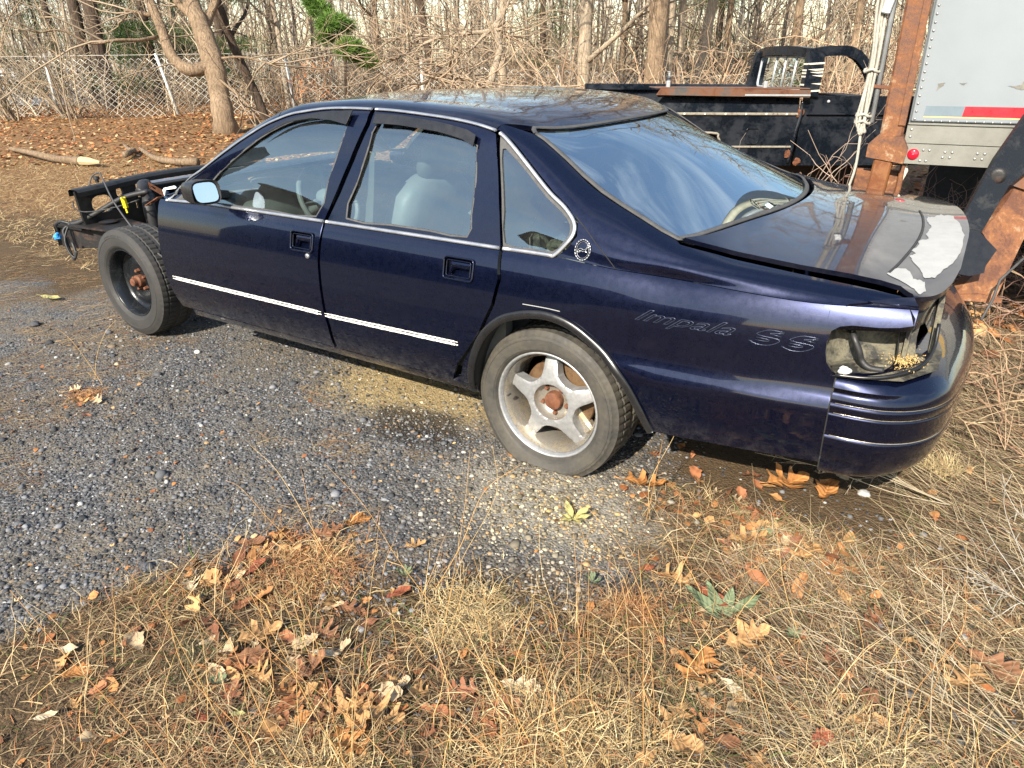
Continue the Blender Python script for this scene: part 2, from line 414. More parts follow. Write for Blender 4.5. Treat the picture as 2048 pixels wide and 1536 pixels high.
gb = np.concatenate([-np.geomspace(60, 4.5, 16)[:-1], np.linspace(-4.4, 4, 150), np.linspace(4.2, 18, 60), np.geomspace(18.6, 160, 26)])
GX, GY = np.meshgrid(ga, gb, indexing='ij'); GZ = gz(GX, GY)
nb = len(gb); I = np.arange(len(ga)*nb).reshape(len(ga), nb)
Fg = np.stack([I[:-1, :-1].ravel(), I[1:, :-1].ravel(), I[1:, 1:].ravel(), I[:-1, 1:].ravel()], 1)
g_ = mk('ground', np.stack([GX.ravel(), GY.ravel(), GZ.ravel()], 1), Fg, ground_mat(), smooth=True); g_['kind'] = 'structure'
# ================================================================== the sedan
def paint_mat(name, dust, rough=.22):
    m, N, L, b = M_(name); co = texco(N, L)
    big = noise_n(N, L, co, 2.2, 6, .6, .3); fine = noise_n(N, L, co, 40, 6, .75); fl = noise_n(N, L, co, 900, 2, .5)
    base = mix(N, L, .4, (.001, .0022, .012), ramp(N, L, fl, [(.4, (.001, .0022, .012)), (.62, (.003, .015, .085))]))
    dk = math_n(N, L, 'MULTIPLY', ramp(N, L, math_n(N, L, 'ADD', math_n(N, L, 'MULTIPLY', big, .6), math_n(N, L, 'MULTIPLY', fine, .4)), [(.38, .1), (.68, 1.0)]), dust)
    sz_ = N.new('ShaderNodeSeparateXYZ'); L.new(co, sz_.inputs[0])
    low = ramp(N, L, sz_.outputs[2], [(.27, .34), (.43, 0.0)]); spl = ramp(N, L, noise_n(N, L, co, 22, 7, .8), [(.42, 0.0), (.66, 1.0)])
    dk = math_n(N, L, 'MAXIMUM', dk, math_n(N, L, 'MULTIPLY', low, spl))     # mud thrown up along the sills
    mpx = N.new('ShaderNodeMapping'); mpx.inputs['Scale'].default_value = (3, 3, 60); mpx.inputs['Rotation'].default_value = (0, .12, 0); L.new(co, mpx.inputs['Vector'])
    hair = ramp(N, L, noise_n(N, L, mpx.outputs[0], 3, 4, .7), [(.70, 0.0), (.75, .10)])
    dk = math_n(N, L, 'MAXIMUM', dk, hair)
    specks = ramp(N, L, noise_n(N, L, co, 150, 2, .5), [(.76, 0.0), (.80, .5)])
    dk2 = math_n(N, L, 'MAXIMUM', dk, math_n(N, L, 'MULTIPLY', specks, min(1.0, dust*5)))
    c = mix(N, L, dk2, base, (.22, .205, .18)); L.new(c, b.inputs['Base Color'])
    met = ramp(N, L, dk2, [(0, .75), (.5, .1)]); L.new(met, b.inputs['Metallic'])
    L.new(ramp(N, L, fine, [(.3, rough), (.75, rough+.14)]), b.inputs['Roughness'])
    setp(b, Coat_Weight=1.0, Coat_IOR=1.45)
    L.new(ramp(N, L, math_n(N, L, 'ADD', big, math_n(N, L, 'MULTIPLY', dk2, .6)), [(.4, .025), (1.1, .09)]), b.inputs['Coat Roughness'])
    return m
MAT = {}
MAT['paint'] = paint_mat('navy_paint', .018)
MAT['paint_top'] = paint_mat('navy_paint_dusty', .12, .28)
MAT['trim'] = plain('satin_trim', (.40, .41, .43), .38, .8, .05, 8)
MAT['rubber'] = plain('black_rubber', (.018, .018, .019), .55, 0, .35, 25, .1, 120)
MAT['greyrub'] = plain('grey_weatherstrip', (.055, .055, .055), .7, 0, .3, 30)
MAT['plastic'] = plain('black_plastic', (.012, .012, .013), .3, 0, .3, 12)
MAT['glass'] = glass_mat('side_glass', (.66, .78, .77), 2.6, dust=.018)
MAT['rglass'] = glass_mat('rear_glass', (.40, .50, .53), 9.0, dust=.012)
MAT['mirror'] = plain('mirror_glass', (.85, .88, .88), .06, 1.0, .03, 5)
MAT['black'] = plain('black_steel', (.012, .012, .012), .5, .2, .5, 14, .25, 50)
MAT['dark'] = plain('dark_cavity', (.010, .010, .010), .85, 0, .4, 9)
MAT['grime'] = rusty('grimy_black', (.03, .03, .028), (.17, .155, .11), .85, 12, .50)
MAT['rust'] = rusty('rust', (.105, .036, .016), (.18, .07, .032), .85, 14, .5, c3=(.06, .022, .012))
MAT['rustblk'] = rusty('rusted_black', (.014, .013, .013), (.07, .03, .016), .8, 7, .58)
MAT['leather'] = plain('grey_upholstery', (.22, .225, .225), .5, 0, .18, 7, .15, 90)
MAT['dash'] = plain('grey_dashboard', (.10, .105, .10), .6, 0, .2, 8, .1, 120)
MAT['headliner'] = plain('grey_headliner', (.30, .30, .28), .9, 0, .12, 9)
MAT['alu'] = plain('corroded_alloy', (.38, .385, .39), .5, .65, .2, 60, .05, 300)
MAT['alu_tan'] = rusty('stained_alloy', (.36, .33, .28), (.42, .33, .20), .5, 7, .55, metal=.5, bmp=.08)
MAT['steelwheel'] = rusty('dark_steel_wheel', (.013, .015, .018), (.03, .034, .038), .55, 10, .60, metal=.3, bmp=.15, c3=(.35, .38, .42))
MAT['white'] = plain('bare_white_primer', (.31, .31, .30), .6, 0, .12, 18, .15, 200)
MAT['adhesive'] = plain('white_adhesive', (.80, .79, .74), .6, 0, .10, 60)
MAT['yellow'] = plain('yellow_plastic', (.75, .60, .02), .4, 0, .1, 30)
MAT['blue'] = plain('blue_plastic', (.05, .30, .72), .35, 0, .1, 30)

def tyre_mat(name, c, dusty):
    m, N, L, b = M_(name); co = texco(N, L)
    f = noise_n(N, L, co, 9, 7, .7); g = noise_n(N, L, co, 70, 5, .7)
    L.new(mix(N, L, ramp(N, L, math_n(N, L, 'ADD', math_n(N, L, 'MULTIPLY', f, .7), math_n(N, L, 'MULTIPLY', g, .3)), [(.35, 0.0), (.7, dusty)]), c, (.17, .145, .10)), b.inputs['Base Color'])
    L.new(ramp(N, L, g, [(.3, .55), (.7, .85)]), b.inputs['Roughness']); bump(N, L, b, g, .25, .002); return m
MAT['tyre'] = tyre_mat('worn_tyre', (.026, .026, .026), .40)
MAT['tyre_dark'] = tyre_mat('dark_tyre', (.022, .022, .023), .12)

# ---- body surfaces -------------------------------------------------
_dz = [.22, .26, .30, .36, .44, .50, .60, .70, .80, .86, .905, .93]
_dy = [.87, .905, .932, .957, .976, .983, .985, .980, .965, .945, .917, .905]
_qz = [.22, .26, .32, .40, .50, .558, .566, .585, .605, .63, .66, .74, .80, .84, .885, .93]
_qy = [.90, .925, .947, .967, .981, .9875, .9865, .978, .969, .963, .961, .958, .951, .939, .918, .88]
_fd, _fq = pchip(_dz, _dy), pchip(_qz, _qy)
def sstep(x, a, b):
    t = np.clip((x-a)/(b-a), 0, 1); return t*t*(3-2*t)
def Ys(x, z):
    x = np.asarray(x, float); k = sstep(x, -.05, .55)
    zz = z+(.025*(1-sstep(x, .45, 1.06)))*sstep(x, .1, .5)     # the crease climbs a little towards the tail
    y = _fd(z)*(1-k)+_fq(zz)*k
    return y-.034*np.clip((x-.5)/.6, 0, 2)**2
_zA = pchip([-2.6, -2.29, -1.9, -1.1, -.2, .05, .28, .585, .9, 1.22, 1.4], [.885, .900, .910, .909, .907, .902, .888, .880, .873, .889, .893])
_st = [  # x, B(y,z), C(y,z), D(y,z), E(z)
    (-2.60, .885, .892, .85, .905, .60, .935, .965),
    (-2.46, .895, .900, .87, .915, .61, .965, 1.015),
    (-2.29, .905, .915, .885, .935, .62, 1.020, 1.095),
    (-2.05, .890, .985, .862, 1.062, .62, 1.140, 1.215),
    (-1.88, .872, 1.035, .825, 1.162, .60, 1.228, 1.300),
    (-1.716, .857, 1.078, .787, 1.250, .57, 1.302, 1.358),
    (-1.558, .846, 1.112, .757, 1.318, .55, 1.348, 1.386),
    (-1.40, .838, 1.132, .739, 1.356, .53, 1.376, 1.398),
    (-1.00, .831, 1.147, .727, 1.378, .50, 1.394, 1.407),
    (-.60, .834, 1.140, .735, 1.361, .50, 1.385, 1.400),
    (-.32, .842, 1.112, .742, 1.326, .50, 1.362, 1.382),
    (-.22, .850, 1.090, .745, 1.288, .50, 1.338, 1.366),
    (-.06, .866, 1.050, .748, 1.205, .49, 1.282, 1.333),
    (.116, .884, .990, .770, 1.105, .48, 1.203, 1.272),
    (.30, .897, .945, .795, 1.042, .48, 1.130, 1.196),
    (.464, .897, .930, .810, .990, .48, 1.065, 1.118),
    (.60, .891, .921, .802, .964, .48, 1.010, 1.052),
    (.68, .888, .917, .801, .953, .48, .990, 1.014),
    (.76, .884, .913, .799, .947, .48, .984, 1.006),
    (1.00, .867, .904, .790, .931, .48, .972, .994),
    (1.15, .850, .902, .778, .922, .47, .962, .990),
    (1.27, .832, .900, .765, .912, .46, .963, .996),
    (1.40, .815, .898, .75, .905, .45, .960, .996)]
_sx = [s[0] for s in _st]
_F = [pchip(_sx, [s[i] for s in _st]) for i in range(1, 8)]
_tk = np.array([0, .21, .42, .62, 1.0, 1.38, 1.58, 1.79, 2.0])
class LSurf:
    du, dv, ext = 1.0, 1.0, (-2.6, 1.4, .22, .92)
    def P(s, u, v):
        u = np.asarray(u, float); v = np.asarray(v, float); return np.stack([u, -Ys(u, v), v+0*u], -1)
class USurf:
    du, dv, ext = 1.0, 1.25, (-2.6, 1.4, 0.0, 2.0)
    def P(s, u, v):
        u, v = np.broadcast_arrays(np.asarray(u, float), np.asarray(v, float)); sh = u.shape; u = u.ravel(); v = v.ravel()
        zA = _zA(u); yA = Ys(u, zA)
        yy = [yA, _F[0](u), _F[2](u), _F[4](u), 0*u]; zz = [zA, _F[1](u), _F[3](u), _F[5](u), _F[6](u)]
        Y = np.stack([-a for a in yy]+[a for a in yy[3::-1]], 0); Z = np.stack(zz+zz[3::-1], 0)
        h = np.diff(_tk)[:, None]
        out = []
        i = np.clip(np.searchsorted(_tk, v, 'right')-1, 0, 7); t = (v-_tk[i])/h[i, 0]; ar = np.arange(len(u))
        for A in (Y, Z):
            d = np.diff(A, axis=0)/h; m = np.zeros_like(A)
            m[1:-1] = (d[:-1]*h[1:]+d[1:]*h[:-1])/(h[1:]+h[:-1]); m[0], m[-1] = d[0], d[-1]
            hi = h[i, 0]
            out.append(A[i, ar]*(1+2*t)*(1-t)**2+hi*m[i, ar]*t*(1-t)**2+A[i+1, ar]*t*t*(3-2*t)+hi*m[i+1, ar]*t*t*(t-1))
        return np.stack([u, out[0], out[1]], -1).reshape(sh+(3,))
def _glassF():
    st = [s for s in _st if s[0] < .5]+[(.60, .895, .895, .815, .945, .48, 1.008, 1.054), (.75, .89, .86, .82, .897, .48, .947, .988), (.95, .885, .81, .82, .833, .48, .866, .902), (1.4, .88, .70, .82, .69, .48, .68, .71)]
    return [spline([s[0] for s in st], [s[i] for s in st]) for i in range(1, 8)]
_GF = _glassF()
LS, US = LSurf(), USurf()
class GS_(USurf):
    def P(s, u, v):
        global _F
        keep = _F; _F = _GF
        try: return USurf.P(s, u, v)
        finally: _F = keep
GS = GS_()
_bp = catmull([(1.045, .958), (1.12, .955), (1.20, .937), (1.275, .885), (1.33, .80), (1.36, .68), (1.385, .40), (1.382, .15), (1.355, -.10), (1.305, -.35), (1.23, -.60), (1.165, -.79), (1.12, -.88), (1.09, -.93), (1.065, -.95), (1.045, -.958)], 8)
_bl = np.concatenate([[0], np.cumsum(np.linalg.norm(np.diff(_bp, axis=0), axis=1))]); BLEN = _bl[-1]
# bumper profile: (arc position, outward offset, height)
_bprof = [(0, -.10, .325), (.05, -.065, .330), (.10, -.04, .342), (.16, -.02, .368), (.24, -.004, .415), (.325, .004, .470),
          (.33, .0005, .475), (.335, .004, .480), (.38, .006, .53), (.40, .007, .550), (.405, .0015, .554), (.41, .007, .558), (.435, .008, .583),
          (.44, .003, .587), (.447, .007, .592), (.47, .002, .612), (.50, -.016, .634), (.54, -.046, .655), (.59, -.09, .668), (.64, -.14, .674)]
_bo, _bz = pchip([p[0] for p in _bprof], [p[1] for p in _bprof]), pchip([p[0] for p in _bprof], [p[2] for p in _bprof])
class BSurf:
    du, dv, ext = 1.0, 1.0, (0, BLEN, 0, .64)
    def P(s, u, v):
        u, v = np.broadcast_arrays(np.asarray(u, float), np.asarray(v, float))
        x = np.interp(u, _bl, _bp[:, 0]); y = -np.interp(u, _bl, _bp[:, 1])
        e = .02; xa = np.interp(u-e, _bl, _bp[:, 0]); xb = np.interp(u+e, _bl, _bp[:, 0]); ya = -np.interp(u-e, _bl, _bp[:, 1]); yb = -np.interp(u+e, _bl, _bp[:, 1])
        tx, ty = xb-xa, yb-ya; l = np.hypot(tx, ty); nx, ny = ty/l, -tx/l
        # at the seam the side section keeps to the quarter panel's line; the ledge grows round the corner
        o = _bo(v); k = sstep(u, 0, .30)*sstep(BLEN-u, 0, .30); o = np.where(o < -.012, o*(.35+.65*k), o)
        lift = .03*sstep(u, .05, .5)*sstep(BLEN-u, .05, .5)*np.clip((v-.44)/.2, 0, 1)
        return np.stack([x+nx*o, y+ny*o, _bz(v)+lift], -1)
BS = BSurf()

def snormal(sf, u, v):
    e = 2e-3; du = sf.P(u+e, v)-sf.P(u-e, v); dv = sf.P(u, v+e)-sf.P(u, v-e); n = np.cross(du, dv)
    return n/(np.linalg.norm(n, axis=-1, keepdims=True)+1e-12)
_grids = {}
def uvp(sf, px):
    """surface parameters under a picture position"""
    if id(sf) not in _grids:
        a, b, c, d = sf.ext; U, V = np.meshgrid(np.linspace(a, b, 160), np.linspace(c, d, 160), indexing='ij')
        P = sf.P(U.ravel(), V.ravel()); n = snormal(sf, U.ravel(), V.ravel()); q = project(P)
        q[np.einsum('ij,ij->i', n, CAM-P) < 0.01] = 1e6
        _grids[id(sf)] = (U.ravel(), V.ravel(), q)
    U, V, q = _grids[id(sf)]; px = np.asarray(px, float)
    i = np.argmin(((q-px)**2).sum(1)); u, v = U[i], V[i]
    for _ in range(8):
        e = 1e-4; p = project(sf.P(np.array([u, u+e, u]), np.array([v, v, v+e])))
        J = np.stack([(p[1]-p[0])/e, (p[2]-p[0])/e], 1)
        try: s = np.linalg.solve(J, px-p[0])
        except np.linalg.LinAlgError: break
        m = np.abs(s).max(); s *= min(1, .08/m) if m > 0 else 1; u += s[0]; v += s[1]
    return np.array([u, v])
def uvl(sf, pts): return [uvp(sf, p) for p in pts]

def panel(name, sf, outline, mat, parent=None, holes=(), off=0.0, thick=.014, step=.03, mirror=False, edge=True):
    sc = np.array([sf.du, sf.dv])
    out = resample([np.asarray(p)*sc for p in outline], step*.7)
    hs = [resample([np.asarray(p)*sc for p in h], step*.5) for h in holes]
    lo, hi = out.min(0), out.max(0)
    gx, gy = np.meshgrid(np.arange(lo[0]+step/2, hi[0], step), np.arange(lo[1]+step/2, hi[1], step), indexing='ij')
    g = np.stack([gx.ravel(), gy.ravel()], 1); g[1::2, 0] += step*.13
    ok = inpoly(g, out)
    for h in hs: ok &= ~inpoly(g, h)
    g = g[ok]
    allb = np.concatenate([out]+hs)
    if len(g):
        keep = np.ones(len(g), bool)
        for i in range(0, len(g), 400):
            d = np.linalg.norm(g[i:i+400, None]-allb[None], axis=2).min(1); keep[i:i+400] = d > step*.4
        g = g[keep]
    V2, F2 = cdt(out, hs, g)
    u, v = V2[:, 0]/sf.du, V2[:, 1]/sf.dv
    P = sf.P(u, v); n = snormal(sf, u, v); P = P+n*off
    V = [P]; NR = [n]; F = [tuple(int(i) for i in f) for f in F2]; b = len(P)
    if edge:
        for a_, b_ in boundary(F2):
            e = P[b_]-P[a_]; sn = np.cross(e, (n[a_]+n[b_])/2); sn /= np.linalg.norm(sn)+1e-12
            V.append(np.array([P[a_], P[b_], P[b_]-n[b_]*thick, P[a_]-n[a_]*thick])); NR.append(np.array([sn]*4))
            F.append((b+1, b, b+3, b+2)); b += 4
        k = b; V.append(P-n*thick); NR.append(-n)
        F += [tuple(int(i)+k for i in f[::-1]) for f in F2]
    V = np.concatenate(V); NR = np.concatenate(NR)
    if mirror:
        V = V*[1, -1, 1]; NR = NR*[1, -1, 1]; F = [f[::-1] for f in F]
    return mk(name, V, F, mat, parent, nrm=NR)

def surf_line(sf, uv, off=.004, k=6):
    uv = catmull(uv, k); n = snormal(sf, uv[:, 0], uv[:, 1]); return sf.P(uv[:, 0], uv[:, 1])+n*off
def ribbon(name, sf, uv, width, mat, parent, off=.004, mirror=False, k=6, n=6, thin=.45):
    """moulding strip: flattened tube along a line on a body surface"""
    P = surf_line(sf, uv, off, k); uvc = catmull(uv, k); nr = snormal(sf, uvc[:, 0], uvc[:, 1])
    T = np.gradient(P, axis=0); T /= np.linalg.norm(T, axis=1)[:, None]; B = np.cross(T, nr); V = []; F = []
    for i in range(len(P)):
        for q in range(n):
            a = 2*math.pi*q/n; V.append(P[i]+B[i]*math.cos(a)*width/2+nr[i]*math.sin(a)*width/2*thin)
    for i in range(len(P)-1):
        for q in range(n): F.append((i*n+q, i*n+(q+1) % n, (i+1)*n+(q+1) % n, (i+1)*n+q))
    F += [tuple(range(n)), tuple((len(P)-1)*n+q for q in range(n-1, -1, -1))]
    V = np.array(V)
    if mirror: V = V*[1, -1, 1]; F = [f[::-1] for f in F]
    return mk(name, V, F, mat, parent, smooth=True)

def mir(o, name=None):
    """the same part on the other side of the car"""
    me = o.data; n = len(me.vertices); co = np.zeros(n*3, np.float32); me.vertices.foreach_get('co', co); V = co.reshape(-1, 3)*[1, -1, 1]
    F = [tuple(p.vertices)[::-1] for p in me.polygons]
    q = mk(name or o.name.split('.')[0], V, F, me.materials[0], None, smooth=True, autosmooth=40); return q

CAR = empty('sedan', (-.9, 0, 0), 'dark navy four-door sedan stripped of its front bodywork, standing on the gravel', 'car')
CINV = Matrix.Translation((.9, 0, 0))
CARPARTS = []
def cpar(o, parent=None):
    """attach a part modelled in world coordinates to the car or to one of its parts"""
    o.parent = parent or CAR
    o.matrix_parent_inverse = Matrix.Identity(4) if parent else CINV
    return o
def carmk(*a, **k): return cpar(mk(*a, **k))

# ---- door and quarter outlines, read off the body ------------------
fd_lo = uvl(LS, [(319, 402), (316, 425), (316, 450), (318, 480), (323, 510), (333, 548), (348, 585), (362, 605)])
fd_hi = uvl(LS, [(669, 693), (655, 651), (645, 612), (638, 563), (635, 522), (639, 478), (647, 443)])
rd_lo = uvl(LS, [(652, 444), (644, 478), (640, 522), (643, 563), (650, 612), (661, 652), (676, 695)])
rd_hi = uvl(LS, [(905, 755), (916, 724), (938, 693), (957, 663), (982, 609), (995, 560), (999, 500)])
SILL = .303
def belt_line(x0, x1, n=12): return [(x, float(_zA(x))-.002) for x in np.linspace(x0, x1, n)]
fd_lo[-1][1] = fd_hi[0][1] = rd_lo[-1][1] = rd_hi[0][1] = SILL
fd_lo.append(np.array([fd_lo[-1][0]+.06, SILL]))
def rrect(cx, cz, w, h, r, n=4):
    out = []
    for sx, sz, a0 in ((1, 1, 0), (-1, 1, 90), (-1, -1, 180), (1, -1, 270)):
        for i in range(n+1):
            a = math.radians(a0+90*i/n); out.append((cx+sx*(w/2-r)+r*math.cos(a), cz+sz*(h/2-r)+r*math.sin(a)))
    return out
FH, RH = uvp(LS, (604, 483)), uvp(LS, (917, 538))      # handle centres
HW, HH = .138, .082
def door(name, lo, hi, hc):
    o = lo + hi + [np.array(p) for p in belt_line(hi[-1][0]-.004, lo[0][0]+.004)]
    return o, [rrect(hc[0], hc[1], HW, HH, .012)]
doors = {}
for nm, lo, hi, hc in (('front_door', fd_lo, fd_hi, FH), ('rear_door', rd_lo, rd_hi, RH)):
    o, h = door(nm, lo, hi, hc)
    doors[nm] = cpar(panel(nm, LS, o, MAT['paint'], None, h, thick=.02))
    doors[nm+'_r'] = cpar(panel(nm, LS, o, MAT['paint'], None, [], thick=.02, mirror=True))
    # handle: pocket, frame, paddle
    P0 = LS.P(hc[0], hc[1]); n0 = snormal(LS, np.array([hc[0]]), np.array([hc[1]]))[0]
    ax = np.array([1.0, 0, 0]); az = np.cross(ax, n0)*1.0; az = -az if az[2] < 0 else az
    fr = lambda a, b, c: P0+ax*a+az*b+n0*c
    m = MB(); ring = rrect(0, 0, HW, HH, .012)
    m.add([fr(a, b, -.002) for a, b in ring]+[fr(a, b, -.034) for a, b in ring], [(i, (i+1) % len(ring), len(ring)+(i+1) % len(ring), len(ring)+i) for i in range(len(ring))]+[tuple(range(len(ring), 2*len(ring)))])
    hp = cpar(m.build('door_handle', MAT['paint'], None, auto=40), doors[nm])
    m = MB(); m.tube([fr(a, b, .003) for a, b in rrect(0, 0, HW+.004, HH+.004, .014)], .0042, 6, closed=True)
    m.tube([fr(a, b, .0015) for a, b in rrect(0, 0, HW-.022, HH-.02, .008)], .0026, 6, closed=True)
    cpar(m.build('handle_frame', MAT['paint'], None, True), doors[nm])
    m = MB(); m.box(fr(.008, .014, -.006), (.098, .016, .026), 0, 0.15, 0, .006); m.box(fr(-.044, -.008, -.012), (.012, .012, .042), 0, 0, .4, .003)
    cpar(m.build('handle_paddle', MAT['paint'], None, auto=40), doors[nm])
# lock cylinder
c = uvp(LS, (615, 512)); P0 = LS.P(*c); m = MB(); m.lathe([(0, -.007), (.006, -.007), (.011, -.005), (.0125, 0)], P0, 'y', 16)
cpar(m.build('key_lock', MAT['trim'], None, True), doors['front_door'])

# rear quarter, lower side
qa = uvl(LS, [(1006, 500), (1002, 560), (989, 609), (964, 663), (945, 693), (927, 724), (917, 755)])
arch_px = [(946, 774), (943, 740), (950, 705), (968, 668), (1000, 640), (1035, 630), (1070, 628), (1105, 634), (1145, 653), (1190, 690), (1222, 727), (1250, 767), (1275, 812), (1292, 845), (1302, 862)]
arch = uvl(LS, arch_px)
qb = uvl(LS, [(1380, 878), (1480, 897), (1560, 911), (1640, 924), (1648, 870), (1660, 820), (1668, 785), (1676, 757), (1664, 744), (1653, 725), (1651, 705), (1654, 682), (1663, 662), (1680, 653), (1705, 651), (1760, 656), (1800, 656), (1829, 652)])
q_top = [np.array(p) for p in belt_line(1.215, qa[0][0], 26)]
qa[-1][1] = .29; arch[0][1] = .27
cq = panel('quarter_panel', LS, qa+catmull(arch, 3).tolist()+qb+q_top, MAT['paint'], None, thick=.018, step=.026); cpar(cq)
# far side: the same outline
cqr = cpar(panel('quarter_panel', LS, qa+catmull(arch, 3).tolist()+qb+q_top, MAT['paint'], None, thick=.018, step=.05, mirror=True))
# rocker
rk = [(-2.30, .25), (-.33, .25), (-.33, .297), (-2.26, .297)]
for mi in (False, True): cpar(panel('rocker_panel', LS, rk, MAT['paint'], None, thick=.03, mirror=mi, step=.04))
# wheel-arch moulding
ac = catmull(arch, 4)
am = ribbon('arch_moulding', LS, arch, .034, MAT['plastic'], None, off=.006, k=5, n=8, thin=.5); cpar(am, cq)
m = MB(); Pa = LS.P(ac[:, 0], ac[:, 1]); nl = len(Pa); cen = np.array([.06, 0, .33])
V = []
for p in Pa:
    i1 = p+(cen-p)*np.array([.045, 0, .045])+np.array([0, .012, 0]); i2 = p+(cen-p)*np.array([.03, 0, .03])+np.array([0, .06, 0]); i3 = np.array([p[0]*1.12, -.50, p[2]*1.12+.01])
    V += [p, i1, i2, i3]
m.add(V, [(i*4+q, i*4+q+1, (i+1)*4+q+1, (i+1)*4+q) for i in range(nl-1) for q in range(3)])
cpar(m.build('wheel_well', MAT['dark'], None, True), cq)
for s in (-1, 1):
    m = MB(); m.box((.05, s*.49, .45), (1.1, .02, .6)); cpar(m.build('inner_wheel_wall', MAT['dark']), cq)
# scuff above the arch
sc = uvl(LS, [(1045, 608), (1068, 612), (1095, 617), (1120, 623)])
cpar(ribbon('scratch', LS, sc, .0035, MAT['white'], None, off=.0008, thin=.2), cq)

# ---- upper body ----------------------------------------------------
trim_px = [(338, 399), (360, 377), (400, 343), (450, 304), (500, 269), (550, 241), (600, 225), (650, 218), (700, 217), (745, 219)]
trim2_px = [(752, 219), (800, 223), (880, 234), (950, 248), (993, 262)]
trimq_px = [(1000, 266), (1020, 286), (1060, 336), (1100, 386), (1130, 416), (1148, 445), (1146, 470), (1128, 493), (1108, 511)]
T1, T2, TQ = uvl(US, trim_px), uvl(US, trim2_px), uvl(US, trimq_px)
w1 = uvl(US, [(400, 402), (440, 408), (540, 421), (632, 433), (655, 368), (676, 305), (700, 240), (690, 232), (640, 232), (590, 241), (540, 263), (490, 299), (440, 344), (410, 380)])
w2 = uvl(US, [(692, 437), (780, 450), (860, 462), (934, 474), (943, 430), (951, 370), (953, 300), (948, 288), (880, 262), (800, 246), (757, 241), (735, 300), (712, 370)])
wq = uvl(US, [(1009, 486), (1008, 420), (1005, 350), (1005, 297), (1022, 308), (1060, 352), (1095, 397), (1124, 425), (1139, 448), (1137, 470), (1122, 488), (1104, 503), (1060, 496)])
def beltU(x0, x1, n=10): return [np.array((x, .0)) for x in np.linspace(x0, x1, n)]
f1 = beltU(T1[0][0]+.02, uvp(US, (648, 442))[0])+uvl(US, [(672, 385), (705, 305), (730, 250), (741, 222)])+T1[::-1][1:]
f2 = beltU(uvp(US, (655, 443))[0], uvp(US, (1000, 497))[0])+uvl(US, [(999, 430), (996, 340), (992, 268)])+T2[::-1][1:]+uvl(US, [(740, 250), (715, 305), (682, 385)])
def shrink(uv, d):
    uv = np.array(uv); c = uv.mean(0); return c+(uv-c)*d
for nm, out, hole, fr_ in (('front_door', f1, w1, 'window_frame'), ('rear_door', f2, w2, 'window_frame')):
    hole = catmull(hole, 2, True)
    for side, mi in ((nm, False), (nm+'_r', True)):
        cpar(panel('window_frame', US, out, MAT['paint'], None, [hole], thick=.03, step=.03, mirror=mi), doors[side])
        cpar(panel('window_pane', US, shrink(hole, 1.03), MAT['glass'], None, off=-.012, thick=.004, step=.05, mirror=mi, edge=False), doors[side])
        hp = [np.array(p) for p in hole]
        cpar(ribbon('window_seal', US, list(hole)+[hole[0]], .011, MAT['greyrub'], None, off=-.002, mirror=mi, k=1), doors[side])
# belt and roof-rail bright trim
bt1 = [np.array((x, float(_zA(x))-.006)) for x in np.linspace(-2.30, uvp(US, (648, 442))[0], 10)]
bt2 = [np.array((x, float(_zA(x))-.006)) for x in np.linspace(uvp(US, (653, 443))[0], uvp(US, (1000, 497))[0], 8)]
bt3 = [np.array((x, float(_zA(x))+.0)) for x in np.linspace(uvp(US, (1006, 499))[0], .03, 4)]
for mi in (False, True):
    s = '_r' if mi else ''
    cpar(ribbon('belt_trim', LS, bt1, .017, MAT['trim'], None, .004, mi), doors['front_door'+s])
    cpar(ribbon('belt_trim', LS, bt2, .017, MAT['trim'], None, .004, mi), doors['rear_door'+s])
    cpar(ribbon('drip_trim', US, T1, .014, MAT['trim'], None, .004, mi), doors['front_door'+s])
    cpar(ribbon('drip_trim', US, T2, .014, MAT['trim'], None, .004, mi), doors['rear_door'+s])
# rain visors
def visor(name, px, door_, mi):
    uv = uvl(US, px); cpar(panel(name, US, uv, MAT['plastic'], None, off=.022, thick=.004, step=.03, mirror=mi), door_)
for mi in (False, True):
    s = '_r' if mi else ''
    visor('rain_visor', [(520, 281), (560, 254), (600, 238), (650, 229), (712, 226), (699, 252), (670, 244), (630, 240), (590, 246)], doors['front_door'+s], mi)
    visor('rain_visor', [(757, 232), (800, 235), (880, 248), (940, 264), (957, 274), (952, 296), (930, 281), (880, 266), (800, 253), (752, 250)], doors['rear_door'+s], mi)
# quarter window with rubber surround and sail panel
tA = lambda x: 0.0
sail = [np.array((x, 0.0)) for x in np.linspace(.05, 1.215, 30)]
sail += uvl(US, [(1837, 614), (1826, 603), (1800, 592), (1750, 580), (1700, 569), (1600, 548), (1500, 526), (1430, 508), (1360, 489)])
gl_left = uvl(US, [(1352, 480), (1280, 438), (1200, 386), (1130, 321), (1085, 281), (1066, 268)])
sail += gl_left
sail += [np.array((-.30, .43)), np.array((-.305, .40))]
sail += [q+np.array((.004, .003)) for q in uvl(US, [(1002, 262), (1024, 282), (1064, 332), (1104, 382), (1134, 412), (1154, 443), (1152, 473), (1133, 497)])]
for mi in (False, True):
    cpar(panel('sail_panel', US, sail, MAT['paint'], None, thick=.02, step=.028, mirror=mi), cqr if mi else cq)
    qf = uvl(US, [(1006, 499), (1003, 400), (1001, 268)])+TQ
    cpar(panel('quarter_window_frame', US, qf, MAT['greyrub'], None, [catmull(wq, 2, True)], off=-.002, thick=.02, step=.03, mirror=mi), cqr if mi else cq)
    cpar(panel('quarter_window', US, shrink(catmull(wq, 2, True), 1.03), MAT['glass'], None, off=-.008, edge=False, step=.05, mirror=mi), cqr if mi else cq)
    cpar(ribbon('quarter_window_trim', US, TQ+[TQ[-1]+np.array((-.03, -.004)), uvp(US, (1006, 499))+np.array((0, .004))], .017, MAT['trim'], None, .003, mi, k=5), cqr if mi else cq)
